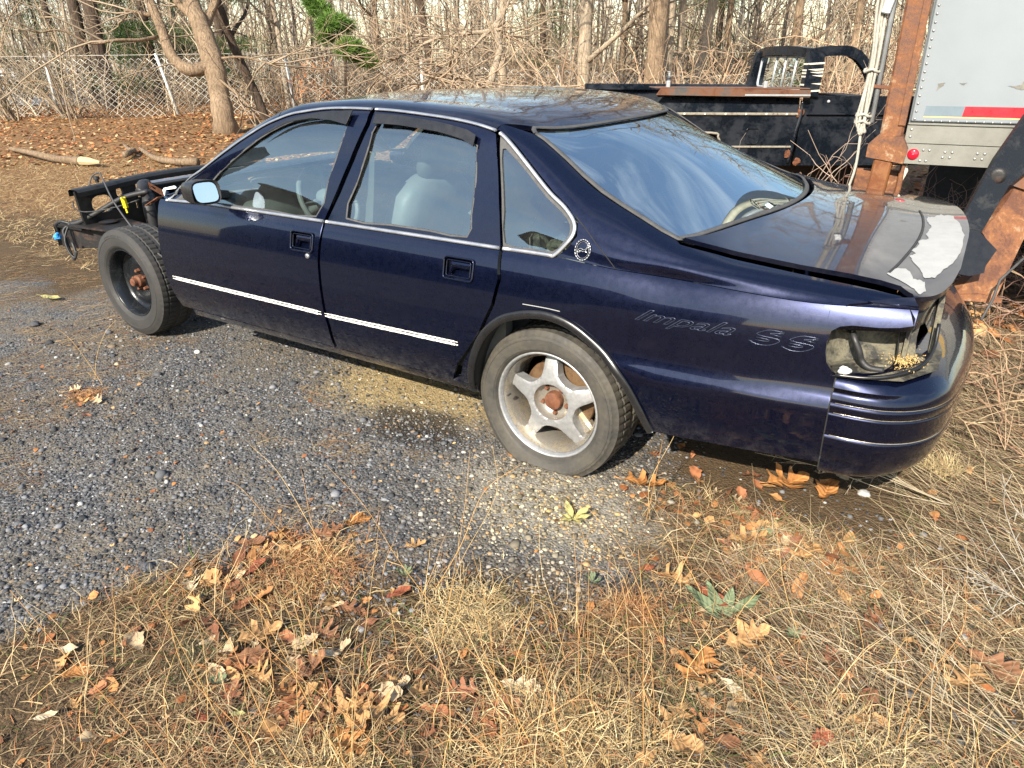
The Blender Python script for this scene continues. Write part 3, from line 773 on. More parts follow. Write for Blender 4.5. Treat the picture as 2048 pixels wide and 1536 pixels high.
# sail badge plate: triangle seam and round emblem with a leaping animal
tri = uvl(US, [(1152, 432), (1180, 470), (1210, 510), (1231, 538)])
cpar(ribbon('plate_seam', US, tri, .004, MAT['dark'], None, .0006, thin=.25), cq)
ec = uvp(US, (1166, 500)); P0 = US.P(*ec); n0 = snormal(US, np.array([ec[0]]), np.array([ec[1]]))[0]
ax = np.array([1.0, 0, 0]); ax = ax-n0*(ax@n0); ax /= np.linalg.norm(ax); az = np.cross(n0, ax)*-1; az = az if az[2] > 0 else -az
er = lambda a, b, c=.003: P0+ax*a+az*b+n0*c
m = MB()
for i in range(20):
    a0 = 2*math.pi*i/20; seg = [er(.030*math.cos(a0+q*.26/3), .036*math.sin(a0+q*.26/3)) for q in range(4)]; m.tube(seg, .0022, 5)
m.tube([er(.024*math.cos(a), .029*math.sin(a), .002) for a in np.linspace(0, 2*math.pi, 25)[:-1]], .0008, 4, closed=True)
lp = [(-.020, -.006), (-.014, .003), (-.006, .004), (.002, .001), (.010, .003), (.016, .009), (.019, .013), (.0165, .007), (.012, -.001), (.017, -.008), (.009, -.004), (.001, -.0055), (-.006, -.003), (-.011, -.010), (-.010, -.002), (-.017, -.010)]
m.tube([er(a, b) for a, b in catmull(lp, 3, True)], .0014, 5, closed=True)
for q in ([(.0185, .013), (.022, .020), (.017, .023)], [(.0165, .012), (.016, .019)]): m.tube([er(a, b) for a, b in q], .001, 4)
cpar(m.build('round_emblem', MAT['trim'], None, True), cq)

# roof, pillars, glass
xh = lambda t: -1.60-.0*t
def hdr(t): return -1.545-.085*(1-((t-1)/.55)**2)
def gtop(t): return -.215+.19*(1-min(1, ((t-1)/.50)**2))
roof = [np.array((x, .405)) for x in np.linspace(-1.52, -.31, 20)]+[np.array((-.30, .43))]+[np.array((gtop(t), t)) for t in np.linspace(.50, 1.50, 21)]+[np.array((-.30, 1.57))]
roof += [np.array((x, 1.595)) for x in np.linspace(-.31, -1.52, 20)]+[np.array((hdr(t), t)) for t in np.linspace(1.50, .50, 15)]
rf = cpar(panel('roof', US, roof, MAT['paint_top'], None, thick=.02, step=.035))
for mi in (False, True):
    ap = [T1[0]+np.array((-.03, .0))]+[q+np.array((0, .008)) for q in T1[:6]]+[np.array((-1.525, .405)), np.array((hdr(.50)-.004, .50)), np.array((-1.70, .49)), np.array((-1.9, .485)), np.array((-2.1, .46)), np.array((-2.3, .40)), np.array((-2.36, .2))]
    cpar(panel('windshield_pillar', US, ap, MAT['paint'], None, thick=.03, step=.03, mirror=mi))
wsb = lambda t: -2.36-.12*(1-((t-1)/.55)**2)
ws = [np.array((wsb(t), t)) for t in np.linspace(.50, 1.50, 15)]+[np.array((-2.0, 1.505)), np.array((-1.75, 1.505))]+[np.array((hdr(t)-.008, t)) for t in np.linspace(1.50, .50, 15)]+[np.array((-1.75, .495)), np.array((-2.0, .495))]
cpar(panel('windshield', US, ws, MAT['glass'], None, off=-.006, edge=False, step=.06))
gl_l = [q+np.array((.006, .012)) for q in gl_left[::-1]]
tb = gl_l[-1][1]
gbot = lambda t: .455+.215*(1-((t-1)/(1-tb))**2)**.8 if abs(t-1) < 1-tb else .455
bot = [np.array((gbot(t), t)) for t in np.linspace(tb+.004, 2-tb-.004, 31)]
top = [np.array((gtop(t)+.012, t)) for t in np.linspace(1.50, .50, 21)]
rg = gl_l+bot+[np.array((q[0], 2-q[1])) for q in gl_l[::-1]]+top
rgp = cpar(panel('rear_window', GS, rg, MAT['rglass'], None, off=-.008, edge=False, step=.04))
cpar(ribbon('rear_window_seal', US, [np.array(q) for q in rg]+[np.array(rg[0])], .022, MAT['greyrub'], None, .0, k=2, thin=.35), rgp)
frit = shrink(rg, .945)
cpar(panel('window_border', GS, rg, MAT['dark'], None, [frit], off=-.012, thick=.002, edge=False, step=.05), rgp)
for i in range(12):
    t_ = .16+.72*i/11
    ln = []
    for q in np.linspace(.05, .95, 14):
        tt = .50+1.0*q; a = gtop(tt)+.03; b = gbot(tt)-.05; ln.append(np.array((a+(b-a)*t_, tt)))
    cpar(ribbon('defroster_wire', GS, ln, .0016, MAT['rust'], None, -.012, k=2, n=3), rgp)

# tail deck between glass and boot lid
lidl = uvl(US, [(1368, 480), (1430, 497), (1500, 514), (1600, 535), (1700, 553), (1760, 566), (1800, 578), (1824, 594), (1837, 618)])
xr = lambda t: 1.298-.012*((t-1)/.4)**2 if abs(t-1) < .45 else 1.29
lid_front = [np.array((max(gbot(t)+.028, lidl[0][0]), t)) for t in np.linspace(2-lidl[0][1], lidl[0][1], 27)]
tl = lidl[-1][1]
def t2y(t):
    a = abs(t-1); return math.copysign(a/.38*.46 if a < .38 else .46+(a-.38)/.2*.31, t-1)
def lipx(t):
    y = t2y(t); return 1.29-.16*max(0, y+.3)**1.5-.35*max(0, -y-.58)**1.5
rear = [np.array((lipx(t), t)) for t in np.linspace(tl, 2-tl, 31)]
lid = lidl+rear[1:-1]+[np.array((min(q[0], lipx(2-q[1])-.004), 2-q[1])) for q in lidl[::-1]]+lid_front[1:-1]
LID = cpar(panel('trunk_lid', US, lid, MAT['paint_top'], None, off=.010, thick=.016, step=.03))
LIDXR = rear
# raised seam of the stuck-on spoiler
sp = uvl(US, [(1776, 552), (1800, 529), (1824, 501), (1839, 478), (1845, 458), (1844, 440), (1838, 427)])
cpar(ribbon('spoiler_seam', US, sp, .009, MAT['rubber'], None, .011, thin=.4), LID)
rag = random.Random(5)
def ragged(px, amp, sf, seg=4):
    out = []
    n = len(px)
    for i in range(n):
        a, b = np.array(px[i], float), np.array(px[(i+1) % n], float)
        for q in range(seg):
            p = a+(b-a)*q/seg; out.append(p+np.array([rag.uniform(-amp, amp), rag.uniform(-amp, amp)]))
    return uvl(sf, out)
Z5 = lambda x, y: (1350+x/2.519, 370+y/2.519)
pw = [Z5(*p) for p in [(1268, 172), (1300, 176), (1340, 164), (1400, 174), (1436, 215), (1452, 270), (1446, 330), (1414, 388), (1368, 432), (1300, 482), (1252, 484), (1238, 452), (1195, 402), (1176, 372), (1214, 362), (1190, 345), (1228, 312), (1215, 300), (1275, 285), (1262, 262), (1280, 240), (1290, 222), (1265, 197)]]
cpar(panel('white_peeled_patch', US, ragged(pw, 1.6, US), MAT['white'], None, off=.0113, thick=.002, step=.03, edge=False), LID)
pw = [Z5(*p) for p in [(1062, 462), (1090, 437), (1150, 436), (1180, 455), (1195, 488), (1225, 496), (1250, 505), (1256, 550), (1228, 570), (1197, 540), (1140, 505)]]
cpar(panel('white_peeled_patch', US, ragged(pw, 1.2, US), MAT['white'], None, off=.0113, thick=.002, step=.03, edge=False), LID)
# lid rear face
rv = np.array(rear); P = US.P(rv[:, 0], rv[:, 1])+snormal(US, rv[:, 0], rv[:, 1])*.010
V = []; nn = len(P)
for i, p in enumerate(P):
    y = abs(p[1]); low = .80 if y > .62 else .80-.10*min(1, (.62-y)/.06)
    for q in range(7):
        k = q/6; V.append((p[0]-.012*math.sin(math.pi*k)-.045*k, p[1]*(1-.01*k), p[2]*(1-k)+low*k-.004))
cpar(mk('lid_rear_face', V, [(i*7+q, i*7+q+1, (i+1)*7+q+1, (i+1)*7+q) for i in range(nn-1) for q in range(6)], MAT['paint'], None, smooth=True), LID)
# drain channel under the lid gap and boot interior
for s in (-1, 1):
    m = MB(); ch = [US.P(*q)+np.array((0, .02, -.05)) for q in lidl]
    V = []
    for q in lidl:
        p = US.P(*q); V += [(p[0], s*(-p[1]+.045), p[2]-.016), (p[0], s*(-p[1]+.02), p[2]-.055), (p[0], s*(-p[1]-.05), p[2]-.055)]
    m.add(V, [(i*3+k, i*3+k+1, (i+1)*3+k+1, (i+1)*3+k) for i in range(len(lidl)-1) for k in range(2)])
    cpar(m.build('drain_channel', MAT['dark'], None), LID)
# adhesive lines left by the side moulding
def strip(dn, pxa, pxb, dz, w_):
    a, b = uvp(LS, pxa), uvp(LS, pxb); V = []; F = []; n = 120
    for i in range(n+1):
        k = i/n; x = a[0]+(b[0]-a[0])*k; z = a[1]+(b[1]-a[1])*k+dz; wv = w_*(1+rag.uniform(-.25, .25))
        if k < .02 or k > .98: wv *= .5
        j = rag.uniform(-.0006, .0006)
        for zz in (z-wv/2+j, z+wv/2+j): p = LS.P(x, zz); V.append((p[0], p[1]-.0018, p[2]))
    for i in range(n): F.append((i*2, i*2+2, i*2+3, i*2+1))
    cpar(mk('adhesive_line', V, F, MAT['adhesive'], None), doors[dn])
for dz, w_ in ((.0065, .0062), (-.0062, .0095)):
    strip('front_door', (346, 554), (643, 626), dz, w_); strip('rear_door', (650, 629), (916, 687), dz, w_)
# ---- rear bumper ---------------------------------------------------
U = np.linspace(0, BLEN, 90); Vv = np.array(sorted(set(list(np.linspace(0, .64, 40))+[p[0] for p in _bprof])))
UU, VV = np.meshgrid(U, Vv, indexing='ij'); P = BS.P(UU, VV); nv = len(Vv)
F = [(i*nv+j, (i+1)*nv+j, (i+1)*nv+j+1, i*nv+j+1) for i in range(len(U)-1) for j in range(nv-1)]
NR = snormal(BS, UU.ravel(), VV.ravel())
BUMP = cpar(mk('rear_bumper', P.reshape(-1, 3), F, MAT['paint'], None, nrm=NR))
for v0, wd in ((.405, .004), (.442, .004), (.33, .0045)):
    ln = [np.array((u, v0)) for u in np.linspace(.012, BLEN*.5, 40)]
    cpar(ribbon('groove_dirt', BS, ln, wd, MAT['alu_tan'], None, .0008, k=1, n=5, thin=.4), BUMP)
m = MB(); e = BS.P(np.zeros(nv), Vv); m.add(list(e)+[p+np.array((-.004, .0, 0)) for p in e]+[p+np.array((-.004, .03, 0)) for p in e], [(i, i+1, nv+i+1, nv+i) for i in range(nv-1)]+[(nv+i, nv+i+1, 2*nv+i+1, 2*nv+i) for i in range(nv-1)])
cpar(m.build('bumper_end', MAT['dark']), BUMP)

# ---- tail-lamp pocket and tail panel -------------------------------
TP = empty('tail_lamp_pocket'); cpar(TP)
def tpar(o): o.parent = TP; o.matrix_parent_inverse = Matrix.Identity(4); return o
TP.parent = CAR; TP.matrix_parent_inverse = CINV
def tp(m, name, mat, **k): return tpar(m.build(name, MAT[mat], None, **k))
m = MB()
# curved back wall of the pocket (follows the wing inwards)
bw = catmull([(1.235, -.74), (1.13, -.765), (1.04, -.80), (1.0, -.86), (.998, -.93)], 5)
V = []
for x, y in bw: V += [(x, y, .655), (x-.012, y+.008, .76), (x-.01, y+.01, .86)]
m.add(V, [(i*3+k, (i+1)*3+k, (i+1)*3+k+1, i*3+k+1) for i in range(len(bw)-1) for k in range(2)])
tp(m, 'pocket_wall', 'grime', smooth=True)
m = MB(); m.add([(1.015, -.935, .664), (1.10, -.935, .668), (1.22, -.90, .675), (1.30, -.78, .685), (1.30, -.60, .69), (1.20, -.60, .69), (1.20, -.74, .685), (1.02, -.80, .668)], [(0, 1, 2, 3, 4, 5, 6, 7)])
m.box((1.16, -.80, .672), (.07, .035, .02), .35, bev=.004); m.box((1.235, -.72, .692), (.04, .05, .012), .3, bev=.003)
tp(m, 'pocket_floor', 'grime')
m = MB(); m.prism([(-.78, .64), (.78, .64), (.78, .80), (.72, .86), (-.72, .86), (-.78, .80)], lambda u, v, d: (1.195+d, u, v), .012); tp(m, 'tail_panel', 'grime')
m = MB(); m.add([(1.0, -.88, .845), (1.22, -.84, .845), (1.24, -.70, .86), (1.0, -.76, .86)], [(0, 1, 2, 3)]); tp(m, 'pocket_roof', 'dark')
m = MB(); m.add([(1.185, -.80, .69), (1.185, -.66, .70), (1.175, -.66, .80), (1.175, -.80, .80)], [(0, 1, 2, 3)]); tp(m, 'lamp_backing', 'greyrub')
m = MB(); m.tube(catmull([(1.04, -.945, .672), (1.13, -.932, .678), (1.20, -.895, .690), (1.255, -.82, .705), (1.275, -.74, .735), (1.272, -.69, .80)], 6), .006, 8); tp(m, 'opening_rim', 'plastic', smooth=True)
m = MB(); m.prism([(0, 0), (.02, .004), (.06, .16), (.052, .19), (.03, .17)], lambda u, v, d: (1.262-u*.2+d, -.665+u*.9, .69+v), .016); tp(m, 'latch_post', 'grime')
wire = catmull([(1.045, -.815, .785), (1.062, -.85, .765), (1.083, -.858, .73), (1.095, -.855, .70), (1.12, -.86, .682), (1.16, -.85, .678)], 6)
m = MB(); m.tube(wire, .0105, 8); tp(m, 'wiring_loom', 'rubber', smooth=True)
m = MB(); m.lathe([(.030, 0), (.030, -.012), (.020, -.016), (.016, -.03), (0, -.03)], (1.04, -.795, .79), 'y', 16); m.lathe([(.011, -.028), (.012, -.05), (.009, -.062)], (1.043, -.795, .788), 'y', 10); tp(m, 'bulb_socket', 'grime', smooth=True)
def blob(c, r, n=2, seed=1, sq=(1, 1, 1), rough=.25):
    rr = random.Random(seed); V = []; F = []; a, b = 8*n, 5*n
    for i in range(b+1):
        th = math.pi*i/b
        for j in range(a):
            ph = 2*math.pi*j/a; d = Vector((math.sin(th)*math.cos(ph), math.sin(th)*math.sin(ph), math.cos(th)))
            k = 1+rough*(noise.noise(d*2.2+Vector((seed*3.1, 0, 0)))+.5*noise.noise(d*6+Vector((seed, 0, 0))))
            V.append((c[0]+r*sq[0]*d.x*k, c[1]+r*sq[1]*d.y*k, c[2]+r*sq[2]*d.z*k))
    for i in range(b):
        for j in range(a): F.append((i*a+j, (i+1)*a+j, (i+1)*a+(j+1) % a, i*a+(j+1) % a))
    return V, F
pf = uvp(LS, (1680, 744)); p = LS.P(*pf); m = MB(); m.add(*blob((p[0]+.012, p[1]-.004, p[2]+.008), .017, 2, 3, (1, .6, .8), .5)); tp(m, 'white_foam_lump', 'adhesive', smooth=True)
# wood chips that blew into the pocket
V = []; F = []
for i in range(420):
    c = np.array((1.205+rng.normal(0, .022), -.77+rng.normal(0, .045), .697+abs(rng.normal(0, .004))))
    d = rng.normal(0, 1, 3); d /= np.linalg.norm(d); e = np.cross(d, rng.normal(0, 1, 3)); e /= np.linalg.norm(e); b = len(V); l_ = rng.uniform(.002, .0045); g = np.cross(d, e)
    for sx, sy, sz in ((1, 0, 0), (-1, 0, 0), (0, .5, 0), (0, -.5, 0), (0, 0, .35), (0, 0, -.35)): V.append(c+(d*sx+e*sy+g*sz)*l_)
    F += [(b, b+2, b+4), (b+2, b+1, b+4), (b+1, b+3, b+4), (b+3, b, b+4), (b+2, b, b+5), (b+1, b+2, b+5), (b+3, b+1, b+5), (b, b+3, b+5)]
o = tpar(mk('wood_chips', V, F, plain('straw_chips', (.52, .36, .14), .8, 0, .35, 60), None)); o['kind'] = 'stuff'

# ---- lettering on the quarter --------------------------------------
def letter_mesh(txt, shear=0.35, bevel=.0016, fill='NONE', space=1.0, bold=0.0):
    cu = bpy.data.curves.new('txt', 'FONT'); cu.body = txt; cu.size = 1.0; cu.shear = shear; cu.fill_mode = fill; cu.bevel_depth = bevel; cu.bevel_resolution = 1
    cu.space_character = space; cu.offset = bold; cu.resolution_u = 4
    o = bpy.data.objects.new('txt', cu); COL.objects.link(o); bpy.context.view_layer.update()
    me = bpy.data.meshes.new_from_object(o.evaluated_get(bpy.context.evaluated_depsgraph_get()))
    V = np.array([v.co[:] for v in me.vertices]); F = [tuple(p.vertices) for p in me.polygons]
    bpy.data.objects.remove(o); bpy.data.curves.remove(cu); bpy.data.meshes.remove(me); return V, F
def emboss(name, txt, px0, px1, h, shear, mat, par, bev, space=1.0, scalez=1.0, bold=0.0, rise=.0012):
    a, b = uvp(LS, px0), uvp(LS, px1); V, F = letter_mesh(txt, shear, 1.0*bev/h, 'NONE', space, bold)
    x0, x1 = V[:, 0].min(), V[:, 0].max(); L_ = np.hypot(*(b-a)); kx = L_/(x1-x0); d = (b-a)/L_; n2 = np.array((-d[1], d[0]))
    uv = a+np.outer((V[:, 0]-x0)*kx, d)+np.outer(V[:, 1]*h, n2)
    n = snormal(LS, uv[:, 0], uv[:, 1]); P = LS.P(uv[:, 0], uv[:, 1])+n*(V[:, 2:3]*h+rise)
    return cpar(mk(name, P, F, mat, None, smooth=True), par)
MAT['edge'] = plain('worn_letter_edge', (.045, .055, .09), .3, .6, .3, 40)
emboss('model_lettering', 'Impala', (1268, 638), (1470, 673), .058, .6, MAT['edge'], cq, .0009, 1.0)
# striped double S
def sglyph(x0, w, h, sh):
    c = [(.98, .86), (.60, 1.0), (.25, .93), (.10, .76), (.25, .60), (.62, .50), (.80, .38), (.72, .18), (.42, .04), (.0, .06)]
    return [(x0+w*(p[0]+sh*p[1]), h*p[1]) for p in c]
ss0, ss1 = uvp(LS, (1497, 683)), uvp(LS, (1630, 708)); d2 = (ss1-ss0)/np.linalg.norm(ss1-ss0); n2 = np.array((-d2[1], d2[0])); Ls = np.linalg.norm(ss1-ss0)
m = MB()
for k in range(2):
    x0 = Ls*(.0 if k == 0 else .50); w_ = Ls*.42; h_ = .050
    outer = [(x0+w_*.95+.45*h_, h_*.98), (x0+w_*.45+.45*h_, h_), (x0+w_*.22+.30*h_, h_*.80), (x0+w_*.16+.2*h_, h_*.56), (x0+w_*.92+.2*h_, h_*.50), (x0+w_*.98+.1*h_, h_*.28), (x0+w_*.70, .0), (x0+w_*.3, -.002), (x0+w_*.0, h_*.12)]
    lines = [outer, [(x0+w_*.95+.42*h_, h_*.90), (x0+w_*.50+.35*h_, h_*.78), (x0+w_*.95+.3*h_, h_*.68)], [(x0+.02, h_*.22), (x0+w_*.62, h_*.24), (x0+w_*.70+.05*h_, h_*.36), (x0+w_*.25, h_*.40)]]
    for ln in lines:
        uv = np.array([ss0+d2*p[0]+n2*p[1] for p in catmull(ln, 3)]); n = snormal(LS, uv[:, 0], uv[:, 1]); m.tube(LS.P(uv[:, 0], uv[:, 1])+n*.0012, .0014, 5)
cpar(m.build('double_s_lettering', MAT['edge'], None, True), cq)

# ---- door mirror ---------------------------------------------------
mc = on_y((413, 385), -1.035)
MIR = empty('side_mirror'); cpar(MIR, doors['front_door'])
def mirror_side(s, door_):
    m = MB(); prof = [(0.0, .50), (.25, .82), (.6, .97), (1.0, 1.0)]; V = []; n = 20
    yaw = .30
    for q, (dx, sc_) in enumerate(prof):
        for i in range(n):
            a = 2*math.pi*i/n; sx, sz = math.cos(a), math.sin(a); ex = .55
            yy = .064*sc_*abs(sx)**ex*np.sign(sx); zz = .057*sc_*abs(sz)**ex*np.sign(sz)
            V.append((mc[0]-.135+dx*.135+yy*yaw, s*(-mc[1])+0 if False else s*(1.035)+yy, mc[2]+zz))
    F = [(q*n+i, q*n+(i+1) % n, (q+1)*n+(i+1) % n, (q+1)*n+i) for q in range(3) for i in range(n)]+[tuple(range(n-1, -1, -1))]
    m.add(V, F)
    # stalk to the door corner
    m.box((mc[0]-.07, s*.94, mc[2]-.03), (.09, .12, .045), 0, s*.15, 0, .012)
    sh = cpar(m.build('mirror_housing', MAT['plastic'], None, auto=35), door_)
    m = MB(); V = []
    for i in range(n):
        a = 2*math.pi*i/n; sx, sz = math.cos(a), math.sin(a); yy = .052*abs(sx)**.55*np.sign(sx); zz = .045*abs(sz)**.55*np.sign(sz); V.append((mc[0]-.004+yy*yaw-zz*.22, s*1.035+yy, mc[2]+zz))
    m.add(V, [tuple(range(n))]); gl = cpar(m.build('mirror_glass', MAT['mirror']), door_)
    m = MB(); V2 = []
    for sc_ in (1.0, .86):
        for i in range(n):
            a = 2*math.pi*i/n; sx, sz = math.cos(a), math.sin(a); yy = .064*sc_*abs(sx)**.55*np.sign(sx); zz = .057*sc_*abs(sz)**.55*np.sign(sz); V2.append((mc[0]+(0 if sc_ == 1 else -.008)+yy*yaw, s*1.035+yy, mc[2]+zz))
    m.add(V2, [(i, (i+1) % n, n+(i+1) % n, n+i) for i in range(n)]); cpar(m.build('mirror_rim', MAT['rubber'], None, True), door_)
bpy.data.objects.remove(MIR)
mirror_side(-1, doors['front_door']); mirror_side(1, doors['front_door_r'])
# black corner plate behind the mirror
for mi in (False, True):
    cpar(panel('mirror_corner_plate', US, uvl(US, [(348, 400), (375, 374), (412, 345), (425, 365), (405, 405)]), MAT['greyrub'], None, off=.003, thick=.006, mirror=mi), doors['front_door_r' if mi else 'front_door'])

# ---- wheels --------------------------------------------------------
def tyre(c, Rt, Rr, w_, s, mat, name, blocks=64, flat=0.0, seed=0):
    """tyre of revolution with cut tread; s = outward direction along y"""
    h = w_/2; side = Rt-Rr
    prof = [(Rr-.004, -.62*h), (Rr+.006, -.80*h), (Rr+.16*side, -.90*h), (Rr+.175*side, -.925*h), (Rr+.22*side, -.945*h), (Rr+.24*side, -.965*h), (Rr+.5*side, -1.0*h), (Rr+.60*side, -.992*h), (Rr+.615*side, -1.008*h), (Rr+.64*side, -1.006*h), (Rr+.655*side, -.985*h), (Rr+.74*side, -.962*h), (Rt-.022, -.90*h), (Rt-.012, -.86*h)]
    tr = []
    gy = [-.84, -.60, -.57, -.51, -.48, -.14, -.11, -.03, 0.0]
    gd = [-.007, -.001, -.008, -.008, 0, 0, -.008, -.008, -.008]
    for a, b in zip(gy, gd): tr.append((Rt+b, a*h))
    full = prof+tr+[(r_, -y) for r_, y in (prof+tr)[-2::-1]]
    k = len(full); n = blocks*4; V = []; F = []
    cross = [0, 0, 0, 1]
    for i in range(n):
        for q, (r_, y) in enumerate(full):
            rr = r_
            if cross[i % 4] and Rt-.03 < r_ and abs(y) > .10*h:
                dpt = .0065 if abs(y) < .9*h else .004
                rr = min(r_, Rt-dpt) if r_ > Rt-.012 else r_-.0025
            ph = 2*math.pi*(i+ (abs(y)/h*1.2))/n
            V.append([c[0]+rr*math.cos(ph), c[1]+s*(-y), c[2]+rr*math.sin(ph)])
    for i in range(n):
        j = (i+1) % n
        for q in range(k-1):
            f = (i*k+q, i*k+q+1, j*k+q+1, j*k+q); F.append(f if s < 0 else f[::-1])
    V = np.array(V)
    # sits on the ground: press the bottom flat and let the wall bulge out
    lo = .004; d = np.clip(lo-V[:, 2], 0, None)
    V[:, 2] = np.maximum(V[:, 2], lo+.0)
    if flat:
        r_ = np.hypot(V[:, 0]-c[0], V[:, 2]-c[2]); z = np.clip((c[2]-Rr*.55-V[:, 2])/(c[2]-Rr*.55), 0, 1)
        b = z*z*flat*(np.abs(V[:, 1]-c[1])/h)**2*np.sign(V[:, 1]-c[1]); V[:, 1] += b
    return mk(name, V, F, mat, None, smooth=True, autosmooth=32)

RW = np.array((0, -.79, .273)); FW = np.array((-2.944, -.785, .331))
def alloy(cx, s):
    C = np.array((cx[0], s*.79, cx[2]))
    W = empty('rear_wheel'); cpar(W); W.matrix_parent_inverse = CINV
    def wp(o): o.parent = W; o.matrix_parent_inverse = Matrix.Identity(4); return o
    wp(tyre(C, .330, .222, .262, s, MAT['tyre'], 'tyre', 60, .022))
    lipy = s*.114
    m = MB(); pr = [(.214, -.02), (.216, .092), (.2195, .098), (.222, .108), (.2265, .113), (.2315, .112), (.2335, .106), (.232, .096), (.226, .088)]
    m.lathe([(r_, s*y) for r_, y in pr], C, 'y', 72); wp(m.build('rim_lip', MAT['alu'], None, True))
    m = MB(); m.lathe([(.214, s*-.10), (.200, s*-.06), (.198, s*.03), (.2035, s*.072), (.2145, s*.093)], C, 'y', 72); wp(m.build('rim_barrel', MAT['alu_tan'], None, True))
    # five spokes: disc with five rounded windows
    out = [(.207*math.cos(a), .207*math.sin(a)) for a in np.linspace(0, 2*math.pi, 121)[:-1]]
    rot = math.radians(93); holes = []
    for k in range(5):
        ph = rot+math.radians(36)+k*2*math.pi/5; half = [(.109, 0), (.111, 8), (.116, 14), (.126, 19), (.145, 23), (.172, 26.2), (.192, 28.3), (.2, 27.6), (.2025, 24), (.2035, 12), (.204, 0)]
        pl = [(r_, a) for r_, a in half]+[(r_, -a) for r_, a in half[-2:0:-1]]
        holes.append([(r_*math.cos(ph+math.radians(a)), r_*math.sin(ph+math.radians(a))) for r_, a in pl])
    holes.append([(.080*math.cos(a), .080*math.sin(a)) for a in np.linspace(0, 2*math.pi, 41)[:-1]])
    def face(u, v, d):
        r_ = math.hypot(u, v); y = .068+.010*math.sin(min(1, r_/.2)*math.pi)-.018*(r_/.2)**2
        return (C[0]+u, C[1]+s*(y-d), C[2]+v)
    V2, F2 = cdt(resample(out, .012), [resample(h, .008) for h in holes], [(x, y) for x in np.arange(-.2, .2, .012) for y in np.arange(-.2, .2, .012) if x*x+y*y < .039 and all(not inpoly([(x, y)], h)[0] for h in holes)])
    nn = len(V2); V = []; F = []
    bd = boundary(F2); bset = set(); [bset.update(e) for e in bd]
    V = [face(u, v, .0025 if i in bset and math.hypot(u, v) < .2038 else 0) for i, (u, v) in enumerate(V2)]+[face(u, v, .048) for u, v in V2]
    F = [tuple(int(q) for q in (f if s > 0 else f[::-1])) for f in F2]
    F = [f[::-1] for f in F]
    for a, b in bd: F.append((a, b, b+nn, a+nn) if s > 0 else (b, a, a+nn, b+nn))
    wp(mk('spokes', V, F, MAT['alu'], None, autosmooth=38))
    m = MB(); m.lathe([(.0815, s*.072), (.078, s*.062), (.073, s*.034), (.030, s*.030), (0, s*.030)], C, 'y', 40); wp(m.build('hub_recess', MAT['alu_tan'], None, True))
    m = MB(); m.lathe([(0, s*.066), (.030, s*.065), (.037, s*.060), (.039, s*.052), (.039, s*.028)], C, 'y', 32); wp(m.build('hub_cap', MAT['rust'], None, auto=40))
    for k in range(5):
        a = rot+math.radians(36)+k*2*math.pi/5; q = C+np.array((.0585*math.cos(a), 0, .0585*math.sin(a))); m = MB()
        m.lathe([(0, s*.050), (.0075, s*.049), (.0095, s*.044), (.0095, s*.028)], q, 'y', 6); wp(m.build('wheel_nut', MAT['rust'], None))
    m = MB(); m.lathe([(.055, s*.0), (.16, s*.0), (.163, s*-.004), (.163, s*-.028), (.05, s*-.028)], C, 'y', 48); wp(m.build('brake_disc', MAT['rustdisc'], None, auto=40))
    m = MB(); m.box(C+np.array((.105, s*-.005, -.085)), (.07, .05, .13), 0, 0, -.75, .012); wp(m.build('brake_caliper', MAT['alu_tan'], None, auto=40))
    m = MB(); q = C+np.array((-.186, s*.088, .0)); m.lathe([(0, s*.024), (.004, s*.022), (.004, 0)], q, 'y', 8); wp(m.build('valve_stem', MAT['rubber'], None, True))
    return W
MAT['rustdisc'] = rusty('rusted_disc', (.085, .045, .02), (.14, .08, .035), .8, 18, .5, c3=(.06, .03, .014))
